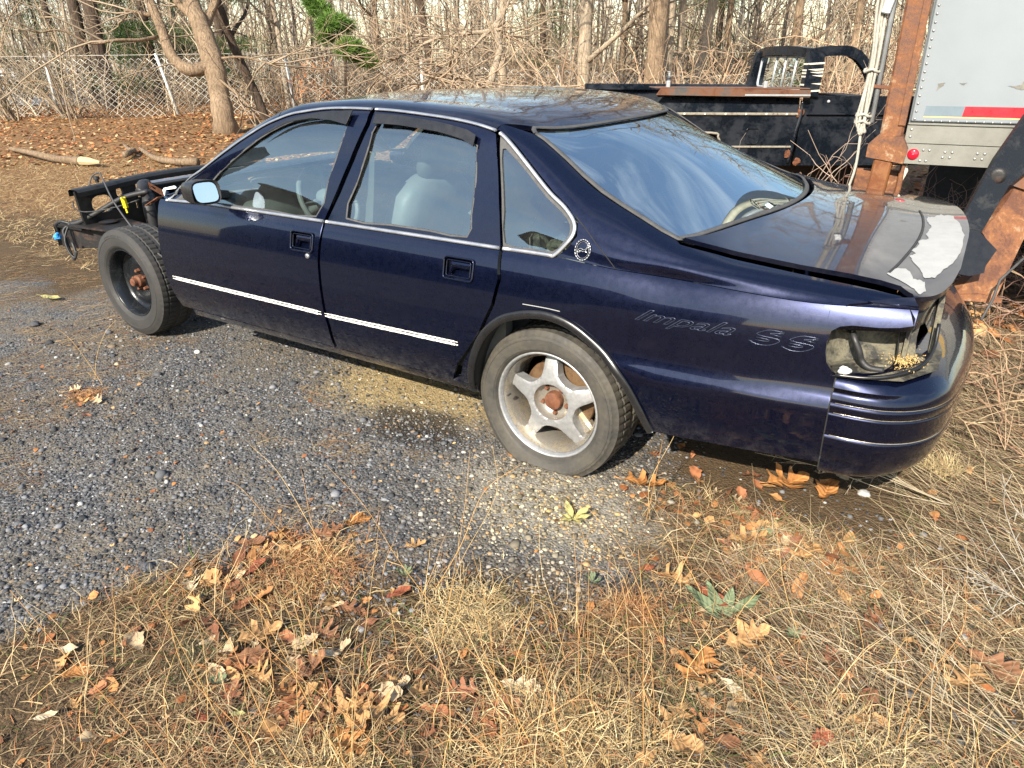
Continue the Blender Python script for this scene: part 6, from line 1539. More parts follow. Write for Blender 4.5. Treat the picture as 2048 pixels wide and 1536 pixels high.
def pine(label, px, d, h, rad, n, seed, clumps=None, z0=.8):
    g = np.random.default_rng(seed); b = gpos(px, d, -.3); root = empty('evergreen_tree', tuple(b), label, 'tree', 'evergreens in the woods'); inv = Matrix.Translation(-Vector(b))
    m = MB(); m.tube(up(b, h, (0, 0), .08, 6, seed), [.16, .14, .12, .09, .06, .02], 8); o = m.build('trunk', MAT['bark_dark'], None, True); o.parent = root; o.matrix_parent_inverse = inv
    pr = []
    for q in range(26):
        t = g.uniform(0, 1); z = z0+t*(h-z0); a = g.uniform(0, 6.28); rr = rad*(1-.6*t)*g.uniform(.3, 1); c = b+np.array((math.cos(a)*rr, math.sin(a)*rr, z)); pr.append(needles(c, np.array((.75, .75, .30))*rad*.5, n//26, .16, g, GRN))
    V, F, C = join(pr); o = mk('crown', V, F, MAT['needles'], None, col=C); o.parent = root; o.matrix_parent_inverse = inv
pine('dark green evergreen behind the fence, between the dark trunks and the bent tree', 330, 24, 8, 2.0, 30000, 71)
pine('dark green evergreen right of the bent tree behind the fence', 470, 25, 8, 1.8, 24000, 72)
pine('dark green evergreen at the left, in front of the far wood', 150, 30, 8, 2.0, 15000, 75)
pine('dark green evergreen in the gap behind the straight pale tree', 1085, 27, 7, 1.6, 9000, 73)
pine('dark green evergreen in the gap behind the close group of pale trees', 1420, 28, 7, 1.8, 9000, 74)
g = np.random.default_rng(76); b = gpos(690, 17.8, -.2); root = empty('pine_sapling', tuple(b), 'bright green pine sapling by the fence above the car roof', 'tree'); inv = Matrix.Translation(-Vector(b))
m = MB(); m.tube([b, img(690, 120, 17.8), img(668, 40, 17.8), img(655, -40, 17.8)], [.04, .035, .02, .01], 6); o = m.build('trunk', MAT['bark_dark'], None, True); o.parent = root; o.matrix_parent_inverse = inv
pr = []
for px, py, r_ in ((640, 20, .30), (668, 42, .32), (655, 50, .25), (690, 52, .22), (700, 90, .25), (715, 108, .32), (735, 122, .28), (650, 75, .2), (690, 100, .2), (625, 5, .2)):
    pr.append(needles(img(px, py, 17.6+g.uniform(-.4, .4)), np.array((r_, r_, r_*.55)), 1300, .17, g, [(.10, .19, .035), (.16, .27, .05), (.07, .13, .03)]))
V, F, C = join(pr); o = mk('crown', V, F, MAT['needles'], None, col=C); o.parent = root; o.matrix_parent_inverse = inv
# withered orange oak shoot by the fence
b = gpos(640, 17.2, -.2); root = empty('withered_oak_shoot', tuple(b), 'withered shoot with orange-brown leaves by the fence', 'shrub'); inv = Matrix.Translation(-Vector(b)); pr = []
for px, py in ((625, 128), (640, 135), (612, 140), (600, 152), (650, 128), (590, 165), (645, 180), (600, 185), (690, 95), (620, 170), (660, 190)):
    V, F, C = needles(img(px, py, 17.2), np.array((.18, .18, .14)), 26, .16, g, [(.42, .17, .07), (.50, .23, .10), (.33, .12, .05)]); pr.append((V, F, C))
V, F, C = join(pr); 
o = mk('leaves', V, F, MAT['leafy'], None, col=C); o.parent = root; o.matrix_parent_inverse = inv
m = MB(); m.tube([b, img(635, 180, 17.2), img(625, 130, 17.2)], [.015, .012, .006], 5); o = m.build('stem', MAT['bark']); o.parent = root; o.matrix_parent_inverse = inv

# ---- far lot with parked cars -------------------------------------
lot = [gpos(-500, 24, -.02), gpos(240, 25, -.02), gpos(200, 75, .15), gpos(-900, 75, .15)]
m = MB(); m.add([(p[0], p[1], p[2]+.19) for p in lot], [(0, 1, 2, 3)]); o = m.build('parking_lot', plain('far_asphalt', (.17, .17, .175), .9, 0, .2, .8)); o['kind'] = 'structure'
def far_car(px, d, label, paint, rz):
    b = gpos(px, d, .19); root = empty('parked_car', tuple(b), label, 'car', 'cars parked beyond the fence', rz=rz)
    m = MB(); m.prism([(-2.2, .30), (2.2, .30), (2.25, .70), (1.9, .85), (1.0, .95), (-1.6, 1.0), (-2.2, .85)], lambda u, v, e: (u, -.85+e, v), 1.7); o = m.build('body', paint); o.parent = root
    m = MB(); m.prism([(-1.7, .98), (.95, .94), (.35, 1.45), (-1.2, 1.47)], lambda u, v, e: (u, -.72+e, v), 1.44); o = m.build('cabin_glass', MAT['plastic']); o.parent = root
    m = MB(); m.prism([(-1.25, 1.44), (.40, 1.42), (.25, 1.50), (-1.1, 1.51)], lambda u, v, e: (u, -.70+e, v), 1.40); o = m.build('roof', paint); o.parent = root
    for x in (-1.35, 1.35):
        for y in (-.80, .80):
            m = MB(); m.lathe([(0, -.1), (.2, -.1), (.31, -.08), (.32, 0), (.31, .08), (.2, .1), (0, .1)], (x, y, .32), 'y', 16); o = m.build('wheel', MAT['tyre_dark'], None, True); o.parent = root
wp_ = plain('white_car_paint', (.75, .76, .78), .3, 0, .05, 2); bp_ = plain('pale_blue_car_paint', (.35, .50, .62), .3, 0, .05, 2)
far_car(100, 42, 'white car parked far beyond the fence at the left', wp_, .9); far_car(30, 44, 'pale blue car parked far beyond the fence at the left edge', bp_, .9)

# ---- logs on the far grass ----------------------------------------
def log(name, label, pxs, r_, seed, cut=False):
    P = [on_z(p, .10) for p in pxs]; P = catmull([p+np.array((0, 0, random.Random(seed+i).uniform(-.02, .03))) for i, p in enumerate(P)], 5); root = empty(name, tuple(P[0]), label, 'branch', 'branches lying on the far grass')
    m = MB(); m.tube(P, np.linspace(r_*.55, r_, len(P)), 8); o = m.build('bark', MAT['bark'], None, True); o.parent = root; o.matrix_parent_inverse = Matrix.Translation(-Vector(P[0]))
    if cut:
        e = P[-1]; t = P[-1]-P[-2]; t /= np.linalg.norm(t); m = MB(); m.tube([e-t*.03, e+t*.20, e+t*.45], [r_*1.02, r_*.85, r_*.30], 8); o = m.build('split_end', plain('fresh_split_wood', (.42, .33, .19), .8, 0, .15, 12)); o.parent = root; o.matrix_parent_inverse = Matrix.Translation(-Vector(P[0]))
log('fallen_branch', 'long grey fallen branch with a pale split end, at the far left', [(20, 296), (60, 308), (110, 316), (165, 321)], .07, 1, True)
log('fallen_branch', 'curved pale fallen branch left of the windshield pillar', [(282, 301), (310, 315), (350, 322), (395, 325)], .065, 2)
log('fallen_branch', 'short dark crooked branch between the two long fallen branches', [(248, 288), (258, 298), (268, 302), (250, 312)], .055, 3)
log('fallen_branch', 'thin pale branch lying along the foot of the fence', [(190, 243), (250, 250), (300, 249), (345, 251)], .05, 4)
# ================================================================== near ground cover
def in_sedan(x, y): return (np.abs(y) < .90) & (x > -2.2) & (x < 1.30)
def verge(x, y):
    """>0 on the grassy side, <0 on the gravel (same line as the ground's own material)"""
    near = -1.66+.43*x-y-3*np.maximum(0, -.7-x); right = -.35+x+.15*y; return np.maximum(near, right)
def wob(x, y): return .6*wob0(x, y)
def wob0(x, y): return .22*np.sin(2.3*x+1.1*y)+.16*np.sin(5.1*y-3.3*x+1)+.10*np.sin(9*x+7*y)
# gravel
ICO = None
def stones(n, xr, yr, size, seed, cond, cols, emb=.3):
    g = np.random.default_rng(seed); x = g.uniform(*xr, n*3); y = g.uniform(*yr, n*3); k = cond(x, y, g); x, y = x[k][:n], y[k][:n]; n = len(x)
    ph = (1+5**.5)/2; ico = np.array([(-1, ph, 0), (1, ph, 0), (-1, -ph, 0), (1, -ph, 0), (0, -1, ph), (0, 1, ph), (0, -1, -ph), (0, 1, -ph), (ph, 0, -1), (ph, 0, 1), (-ph, 0, -1), (-ph, 0, 1)])/1.9
    f = np.array([(0, 11, 5), (0, 5, 1), (0, 1, 7), (0, 7, 10), (0, 10, 11), (1, 5, 9), (5, 11, 4), (11, 10, 2), (10, 7, 6), (7, 1, 8), (3, 9, 4), (3, 4, 2), (3, 2, 6), (3, 6, 8), (3, 8, 9), (4, 9, 5), (2, 4, 11), (6, 2, 10), (8, 6, 7), (9, 8, 1)])
    s = size*np.exp(g.normal(0, .42, n)); s = np.clip(s, size*.4, size*3)
    v = ico[None]*g.uniform(.7, 1.2, (n, 12, 1))*np.stack([g.uniform(.8, 1.35, n), g.uniform(.7, 1.1, n), g.uniform(.4, .75, n)], 1)[:, None]
    a = g.uniform(0, 6.28, n); ca, sa = np.cos(a)[:, None], np.sin(a)[:, None]; vx = v[:, :, 0]*ca-v[:, :, 1]*sa; vy = v[:, :, 0]*sa+v[:, :, 1]*ca
    V = np.stack([vx*s[:, None]+x[:, None], vy*s[:, None]+y[:, None], v[:, :, 2]*s[:, None]+(gz(x, y)+s*emb*.5)[:, None]], 2)
    F = (f[None]+np.arange(n)[:, None, None]*12).reshape(-1, 3); sandy_sunlit = np.clip(1.2-np.hypot(x+.9, (y+.62)*1.8)/.55, 0, 1)+np.clip(1.1-np.hypot(x-.2, (y+1.15)*1.2)/.6, 0, 1)*1.9; C = np.repeat((1+sandy_sunlit[:, None]*[.9, .62, .15])*pal(n, cols, [.30, .32, .19, .04, .11, .04], g, .3), 12, 0)  # tan stones by the sill; sunlight by the rear wheel painted into their colour
    return V.reshape(-1, 3), F, C
GR = [(.048, .050, .054), (.088, .091, .097), (.15, .153, .16), (.30, .30, .29), (.15, .115, .08), (.035, .034, .034)]
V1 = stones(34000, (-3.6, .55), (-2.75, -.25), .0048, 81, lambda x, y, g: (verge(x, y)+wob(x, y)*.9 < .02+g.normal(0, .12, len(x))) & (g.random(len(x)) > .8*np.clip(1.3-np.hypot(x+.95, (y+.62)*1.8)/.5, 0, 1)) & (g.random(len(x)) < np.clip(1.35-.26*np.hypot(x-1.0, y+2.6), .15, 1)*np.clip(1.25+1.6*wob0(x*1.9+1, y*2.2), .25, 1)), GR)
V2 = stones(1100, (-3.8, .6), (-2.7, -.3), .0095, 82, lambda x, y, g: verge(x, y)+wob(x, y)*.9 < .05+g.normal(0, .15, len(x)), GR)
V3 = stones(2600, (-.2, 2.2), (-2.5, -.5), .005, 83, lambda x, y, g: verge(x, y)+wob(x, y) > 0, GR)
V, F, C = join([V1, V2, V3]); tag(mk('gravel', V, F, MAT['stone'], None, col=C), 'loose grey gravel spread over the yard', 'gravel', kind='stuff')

# dry grass mat
STR = [(.46, .33, .17), (.32, .215, .115), (.56, .44, .25), (.19, .13, .08), (.35, .165, .075), (.10, .14, .035)]
def blades(x, y, ln, wd, el, az, cols, wts, g, curl=.6, k=4, z=None):
    n = len(x); P = np.zeros((n, k, 3)); P[:, 0] = np.stack([x, y, (gz(x, y) if z is None else z)+.001], 1)
    e = el.copy(); a = az.copy()
    for i in range(1, k):
        d = np.stack([np.cos(a)*np.cos(e), np.sin(a)*np.cos(e), np.sin(e)], 1); P[:, i] = P[:, i-1]+d*(ln/(k-1))[:, None]; e = e-g.uniform(.0, 1.0, n)*curl; a = a+g.normal(0, .35, n)
    gzz = gz(P[:, 1:, 0], P[:, 1:, 1]) if z is None else np.broadcast_to(np.asarray(z)[:, None], P[:, 1:, 0].shape); P[:, 1:, 2] = np.maximum(P[:, 1:, 2], gzz+.002+g.uniform(0, .012, n)[:, None])
    T = np.gradient(P, axis=1); side = np.cross(T, np.broadcast_to(g.normal(0, .35, (n, 1, 3))+[0, 0, 1], T.shape)); side /= np.linalg.norm(side, axis=2, keepdims=True)+1e-9
    w_ = wd[:, None, None]*np.linspace(1, .25, k)[None, :, None]; V = np.stack([P-side*w_/2, P+side*w_/2], 2)
    I = np.arange(n*k*2).reshape(n, k, 2); F = np.stack([I[:, :-1, 0], I[:, :-1, 1], I[:, 1:, 1], I[:, 1:, 0]], -1).reshape(-1, 4)
    return V.reshape(-1, 3), F, np.repeat(pal(n, cols, wts, g, .25), k*2, 0)
g = np.random.default_rng(91)
def scatter(n, xr, yr, cond):
    x = g.uniform(*xr, n*4); y = g.uniform(*yr, n*4); k = cond(x, y); return x[k][:n], y[k][:n]
pr = []
# verge in the foreground: short tangled blades
x, y = scatter(30000, (-1.4, 2.4), (-3.0, -.75), lambda x, y: (verge(x, y)+wob(x, y)*.9+g.normal(0, .10, len(x)) > 0) & (g.random(len(x)) < np.clip(.55+.5*np.sin(3.1*x+2*y)*np.sin(4.3*y-1.2*x), .22, 1)))
n = len(x); pr.append(blades(x, y, g.uniform(.03, .13, n), g.uniform(.0014, .0038, n), g.uniform(-.05, .75, n), g.uniform(0, 6.28, n), STR, [.24, .20, .14, .17, .20, .05], g))
# long loose stalks standing in the verge
x, y = scatter(420, (-.7, 2.2), (-2.7, -1.2), lambda x, y: verge(x, y) > .05)
n = len(x); pr.append(blades(x, y, g.uniform(.15, .42, n), g.uniform(.0012, .0024, n), g.uniform(.35, 1.35, n), g.normal(2.2, 1.1, n), [(.62, .40, .16), (.54, .32, .12), (.66, .50, .27)], None, g, .22, 6))
# thin needles and straw drifted over the gravel
x, y = scatter(15000, (-6, .6), (-2.6, .6), lambda x, y: (verge(x, y) < .1) & (wob0(x*1.3, y*2.3+1)+.13*np.clip(-x-.9, 0, 4) > .27) & ~in_sedan(x, y))
n = len(x); pr.append(blades(x, y, g.uniform(.04, .13, n), g.uniform(.0012, .0028, n), g.uniform(-.05, .15, n), g.normal(.55, .7, n), STR, [.20, .30, .08, .28, .14, .0], g, .2, 3))
# lying weeds at the right, combed one way
x, y = scatter(15000, (.75, 3.4), (-2.6, 1.9), lambda x, y: ((x > 1.05+.25*np.sin(3*y)) | (y < -1.05)) & (x > .80+.20*np.sin(2.7*y)-.30*(y+1)*(y < -1)) & ~((np.abs(y) < .85) & (x < 1.35)))
n = len(x); pr.append(blades(x, y, g.uniform(.10, .42, n), g.uniform(.0012, .0028, n), g.uniform(-.02, .42, n), g.normal(2.75, .55, n), [(.52, .41, .24), (.40, .30, .18), (.30, .22, .14), (.60, .50, .33), (.34, .18, .10), (.13, .16, .05)], [.28, .26, .18, .16, .09, .03], g, .22, 5))
# ground behind the car and around the trailer, and the far left grass
x, y = scatter(9000, (.2, 4.5), (1.0, 7), lambda x, y: g.random(len(x)) < .9)
n = len(x); pr.append(blades(x, y, g.uniform(.08, .30, n), g.uniform(.002, .004, n), g.uniform(0, .7, n), g.uniform(0, 6.28, n), [(.20, .13, .085), (.28, .20, .12), (.36, .20, .11), (.12, .08, .055)], None, g, .4, 4))
x, y = scatter(26000, (-13, -2.2), (-.6, 8.5), lambda x, y: (y > -.3-.08*(x+4)) & (wob(x*.8, y*.8) > -.25) & (y < 3.6-.05*x))
n = len(x); pr.append(blades(x, y, g.uniform(.05, .16, n), g.uniform(.003, .006, n), g.uniform(0, .6, n), g.uniform(0, 6.28, n), [(.52, .38, .19), (.42, .29, .14), (.60, .47, .27), (.30, .19, .095)], None, g, .5, 3))
V, F, C = join(pr); tag(mk('dry_grass', V, F, MAT['straw'], None, col=C), 'matted dead grass covering the verge and the yard edges', 'grass', kind='stuff')
# leaf litter far and near
def flakes(x, y, s, g, cols, wts=None, tilt=.5):
    n = len(x); a = g.uniform(0, 6.28, n); z = gz(x, y)+s*.12; ca, sa = np.cos(a), np.sin(a); t1, t2 = g.normal(0, tilt, n), g.normal(0, tilt, n); cu = g.uniform(.0, .5, n)
    pts = [(-.5, 0, 0), (-.15, .32, 1), (.25, .26, .8), (.5, 0, .1), (.2, -.28, .8), (-.2, -.3, 1)]; Vs = []
    for u, v, c in pts: Vs.append(np.stack([x+s*(u*ca-v*sa), y+s*(u*sa+v*ca), z+s*(u*t1+v*t2)*.6+s*c*cu*.35], 1))
    V = np.stack(Vs, 1); V[:, :, 2] = np.maximum(V[:, :, 2], gz(V[:, :, 0], V[:, :, 1])+.002); F = (np.array([(0, 1, 5), (1, 2, 4), (1, 4, 5), (2, 3, 4)])[None]+np.arange(n)[:, None, None]*6).reshape(-1, 3)
    return V.reshape(-1, 3), F, np.repeat(pal(n, cols, wts, g, .3), 6, 0)
LF = [(.38, .17, .06), (.30, .11, .04), (.46, .26, .11), (.16, .07, .035), (.50, .34, .18)]
pr = []
x = g.uniform(-24, -2, 60000); y = g.uniform(1.5, 18, 60000); k = (y > 3.2+.23*(x+8)+wob0(x*.5, y*.5)*2.0) & (g.random(60000) < .5); x, y = x[k], y[k]; pr.append(flakes(x, y, g.uniform(.045, .10, len(x)), g, LF, [.22, .20, .22, .24, .12]))
x = g.uniform(-5, 5, 5000); y = g.uniform(1.4, 9, 5000); pr.append(flakes(x, y, g.uniform(.05, .12, 5000), g, LF, [.25, .3, .12, .28, .05]))
x, y = scatter(700, (-1.2, 3.0), (-2.9, .2), lambda x, y: (verge(x, y)+wob(x, y) > -.05) & ~in_sedan(x, y)); pr.append(flakes(x, y, g.uniform(.012, .045, len(x)), g, LF, [.25, .3, .2, .2, .05]))
x, y = scatter(260, (-4.5, .5), (-2.5, -.9), lambda x, y: verge(x, y) < .1); pr.append(flakes(x, y, g.uniform(.010, .03, len(x)), g, LF, [.25, .2, .25, .2, .1]))
x, y = scatter(70, (.35, 1.3), (-.95, -.8), lambda x, y: x > .3); pr.append(flakes(x, y, g.uniform(.02, .06, len(x)), g, LF, [.3, .35, .1, .2, .05]))
V, F, C = join(pr); LIT_DONE = tag(mk('leaf_litter', V, F, MAT['leafy'], None, col=C), 'brown leaf litter lying under the fence and among the grass', 'leaf litter', kind='stuff')

# ---- single oak leaves --------------------------------------------
def leaf_mesh(name, kind, seed):
    g = random.Random(seed)
    if kind == 'oak':       # deep pointed lobes
        half = [(0.0, .012), (.06, .05), (.15, .13), (.13, .26), (.20, .30), (.235, .165), (.29, .07), (.36, .10), (.40, .25), (.44, .40), (.50, .37), (.535, .30), (.52, .14), (.57, .075), (.63, .11), (.70, .27), (.76, .29), (.77, .17), (.80, .09), (.87, .13), (.93, .10), (1.0, .0)]
    elif kind == 'round':   # shallow rounded lobes
        half = [(0.0, .01), (.08, .09), (.20, .15), (.27, .12), (.35, .20), (.45, .27), (.52, .21), (.60, .27), (.70, .29), (.75, .20), (.84, .21), (.93, .14), (1.0, .0)]
    else:                   # plain oval
        half = [(0.0, .01), (.10, .09), (.25, .17), (.45, .21), (.65, .18), (.85, .09), (1.0, .0)]
    up_ = [(u, v*g.uniform(.85, 1.15)) for u, v in half]; dn = [(u+g.uniform(-.012, .012) if 0 < u < 1 else u, -v*g.uniform(.85, 1.15)) for u, v in half[-2:0:-1]]
    out = [np.array(p) for p in up_+dn]; gr = [(u+.002*v, v) for u in np.arange(.05, 1, .07) for v in np.arange(-.38, .4, .07)]
    gr = [p for p in gr if inpoly([p], out)[0]]
    V2, F2 = cdt(resample(out, .05), (), gr); c1, c2 = g.uniform(.25, .75), g.uniform(.2, .7)
    V = []
    for u, v in V2:
        z = c1*v*v*2.4+c2*.55*(u-.45)**2+.05*math.sin(9*u+seed)*math.sin(11*v+seed*2)+.02*abs(v)**.5; V.append((u-.45, v, z))
    V = np.array(V); V[:, 2] -= np.percentile(V[:, 2], 6)
    st = len(V); V = np.concatenate([V, [(-.45, .008, .03), (-.45, -.008, .03), (-.66, .006, .05+.04*g.random()), (-.66, -.006, .05)]]); F = [tuple(int(i) for i in f) for f in F2]+[(st, st+1, st+3, st+2)]
    me = bpy.data.meshes.new(name); me.from_pydata(V.tolist(), [], F); me.update(); me.polygons.foreach_set('use_smooth', np.ones(len(me.polygons), bool)); return me
def leaf_mat(name, c):
    m, N, L, b = M_(name); co = texco(N, L); f = noise_n(N, L, co, 3.5, 6, .7, .4); h = noise_n(N, L, co, 26, 5, .7)
    col = ramp(N, L, f, [(.28, val(c, .55)), (.5, c), (.72, tuple(min(1, v*1.35) for v in c))])
    sp_ = N.new('ShaderNodeSeparateXYZ'); L.new(co, sp_.inputs[0])
    vein = math_n(N, L, 'ABSOLUTE', sp_.outputs[1]); rib = ramp(N, L, vein, [(.006, .7), (.02, 0.0)])
    w_ = math_n(N, L, 'SINE', math_n(N, L, 'MULTIPLY', math_n(N, L, 'SUBTRACT', sp_.outputs[0], math_n(N, L, 'MULTIPLY', vein, .9)), 44.0)); sv_ = ramp(N, L, w_, [(.93, 0.0), (1.0, .35)])
    col = mix(N, L, math_n(N, L, 'MAXIMUM', rib, sv_), col, tuple(min(1, v*1.7) for v in c)); spots = ramp(N, L, h, [(.66, 0.0), (.72, .6)]); col = mix(N, L, spots, col, val(c, .3))
    L.new(col, b.inputs['Base Color']); setp(b, Roughness=.6, Specular_IOR_Level=.3); bump(N, L, b, math_n(N, L, 'ADD', h, w_), .25, .01)
    o = N['Material Output']; t = N.new('ShaderNodeBsdfTranslucent'); L.new(col, t.inputs['Color']); mx = N.new('ShaderNodeMixShader'); mx.inputs[0].default_value = .15
    L.new(b.outputs[0], mx.inputs[1]); L.new(t.outputs[0], mx.inputs[2]); L.new(mx.outputs[0], o.inputs['Surface']); return m
LCOL = {'tan': (.38, .215, .09), 'orange': (.38, .17, .055), 'brown': (.20, .095, .047), 'red': (.24, .075, .038), 'pale': (.50, .40, .26), 'green': (.13, .16, .085), 'yellow': (.40, .36, .14), 'grey': (.34, .30, .25)}
LM = {k: leaf_mat('leaf_'+k, c) for k, c in LCOL.items()}
meshes = {}
def leaf(px, size, rot, kind, col, label, cat='leaf', name=None, lift=.006, tilt=(0, 0), var=0):
    key = (kind, col, var)
    if key not in meshes:
        me = leaf_mesh(kind+'_leaf', kind, 17*var+len(kind)+var); me.materials.append(LM[col]); meshes[key] = me
    nm = name or {'oak': 'oak_leaf', 'round': 'oak_leaf', 'oval': 'oval_leaf'}[kind]
    p = on_z(px, .01); d = float((p-CAM)@_f); s = size/FPX*d
    o = bpy.data.objects.new(nm, meshes[key]); COL.objects.link(o); o.scale = (s, s, s*rnd.uniform(.7, 1.3)); o.location = (p[0], p[1], float(gz(p[0], p[1]))+lift); o.rotation_euler = (tilt[0], tilt[1], math.radians(rot))
    return tag(o, label, cat, 'fallen leaves')
LV = [((712, 1040), 62, 75, 'round', 'orange', 'orange-tan oak leaf lying alone on dark gravel below the dark patch'),
 ((1283, 966), 84, 20, 'oak', 'orange', 'orange oak leaf on bare ground just right of the rear tyre'),
 ((1165, 945), 52, 10, 'oval', 'orange', 'curled orange leaf tucked under the bottom of the rear tyre'),
 ((1030, 905), 60, -28, 'oval', 'orange', 'narrow tan leaf pressed against the front foot of the rear tyre'),
 ((1570, 962), 105, 60, 'oak', 'orange', 'large orange oak leaf below the seam of rear bumper and quarter'),
 ((1652, 985), 80, 100, 'round', 'orange', 'crumpled golden leaf below the rear bumper, beside a grey stone'),
 ((1525, 1022), 78, 12, 'oval', 'red', 'dark red leaf below the large orange oak leaf at the bumper'),
 ((1490, 1078), 82, 25, 'oak', 'tan', 'tan oak leaf above the tuft of small green leaves at right'),
 ((1612, 1108), 76, 70, 'oak', 'tan', 'upright tan oak leaf among straw right of the green leaves'),
 ((1356, 1152), 82, 15, 'oak', 'tan', 'tan oak leaf with dark veins lying on dark ground, right of centre'),
 ((1292, 1135), 50, 35, 'oval', 'red', 'small dark red folded leaf left of the tan oak leaf on dark ground'),
 ((1425, 1190), 72, -20, 'oval', 'red', 'glossy dark red leaf just above the broad green leaves'),
 ((1455, 1208), 62, 10, 'oval', 'pale', 'pale curled leaf touching the top of the broad green leaves'),
 ((1492, 1268), 96, 40, 'oak', 'tan', 'broad tan oak leaf directly below the broad green leaves'),
 ((1395, 1325), 112, 70, 'oak', 'orange', 'big orange oak leaf with long lobes, right of the tall golden stems'),
 ((1345, 1430), 96, 80, 'oak', 'tan', 'tall tan oak leaf low in the picture, below the big orange one'),
 ((1360, 1480), 90, -10, 'round', 'tan', 'tan lobed leaf overlapping the foot of the tall tan oak leaf'),
 ((1450, 1480), 60, 30, 'round', 'brown', 'curled rust-brown leaf near the bottom edge, right of the tan pair'),
 ((1470, 1365), 72, -14, 'oval', 'pale', 'narrow pinkish leaf lying flat in the right foreground grass'),
 ((500, 1082), 66, 20, 'round', 'brown', 'brown oak leaf at the upper left corner of the reddish grass clump'),
 ((655, 1065), 62, 60, 'oak', 'brown', 'dark brown oak leaf at the upper right of the reddish grass clump'),
 ((585, 1102), 80, 12, 'round', 'tan', 'wide tan leaf lying flat inside the reddish grass clump'),
 ((505, 1135), 56, 75, 'round', 'red', 'red-brown leaf standing on edge left of the reddish grass clump'),
 ((430, 1165), 62, 20, 'oak', 'tan', 'tan oak leaf left of the reddish grass clump, over dark twigs'),
 ((380, 1168), 54, -15, 'oak', 'pale', 'pale bleached oak leaf at the left rim of the grass'),
 ((795, 1183), 52, 70, 'round', 'red', 'dark red shiny leaf right of the reddish grass clump'),
 ((700, 1215), 58, 20, 'oak', 'brown', 'brown oak leaf with open lobes below the reddish grass clump'),
 ((648, 1258), 66, 15, 'oak', 'brown', 'brown oak leaf beside the little heap of dark droppings'),
 ((515, 1268), 92, 65, 'oak', 'tan', 'large tan oak leaf crossed by golden stems, lower left'),
 ((495, 1320), 84, 40, 'round', 'brown', 'brown lobed leaf under the large tan oak leaf, lower left'),
 ((520, 1352), 72, 0, 'oak', 'tan', 'tan oak leaf at the bottom of the lower left leaf pile'),
 ((615, 1345), 90, 75, 'oak', 'brown', 'dull brown oak leaf right of the lower left leaf pile'),
 ((650, 1310), 56, 35, 'oval', 'pale', 'pale grey oval leaf leaning on the dull brown oak leaf'),
 ((690, 1420), 104, 60, 'oak', 'tan', 'largest tan leaf of the pile at the bottom, left of centre'),
 ((755, 1432), 110, 20, 'oak', 'tan', 'light tan oak leaf at the right of the bottom pile'),
 ((700, 1490), 92, -20, 'oak', 'orange', 'orange oak leaf at the lower end of the bottom pile'),
 ((600, 1445), 50, 75, 'round', 'orange', 'small bright orange leaf left of the bottom pile'),
 ((405, 1442), 48, -8, 'oval', 'red', 'small dark red oval leaf near the bottom left'),
 ((478, 1436), 34, 20, 'oval', 'yellow', 'small cream-yellow leaf beside the dark red oval one'),
 ((150, 1340), 56, 60, 'round', 'orange', 'folded orange-brown leaf near the left edge, low in the picture'),
 ((135, 1295), 44, 40, 'oval', 'pale', 'pale narrow leaf above the folded orange-brown one'),
 ((90, 1432), 46, 55, 'oval', 'pale', 'pale dry leaf in the bottom left corner'),
 ((228, 1475), 44, 70, 'oval', 'orange', 'small orange leaf standing on edge in the bottom left corner'),
 ((828, 1090), 46, 65, 'oak', 'tan', 'small tan oak leaf at the edge between gravel and grass'),
 ((1930, 1358), 100, 70, 'oak', 'tan', 'big tan oak leaf lying under straw at the lower right'),
 ((1990, 1330), 110, -25, 'round', 'brown', 'big brown leaf at the right edge above the big tan one'),
 ((1735, 1440), 80, 20, 'round', 'tan', 'half-buried tan leaf in the lower right straw'),
 ((1640, 1480), 60, 60, 'round', 'red', 'red-brown leaf in the straw near the bottom, right of centre'),
 ((1040, 1375), 86, 10, 'round', 'pale', 'pale beige leaf under the tall golden stems at the bottom centre'),
 ((1000, 1420), 84, 55, 'round', 'brown', 'brown leaf in the shade of the golden clump at the bottom centre'),
 ((100, 595), 48, 15, 'oval', 'yellow', 'yellow-green leaf lying on the gravel left of the front tyre')]
for i, (p, s, r_, k, c, lab) in enumerate(LV):
    leaf(p, s*1.02, r_+rnd.uniform(-10, 10), k, c, lab, lift=.012+.006*(i % 3), tilt=(rnd.uniform(-.25, .25), rnd.uniform(-.25, .25)), var=i % 3)
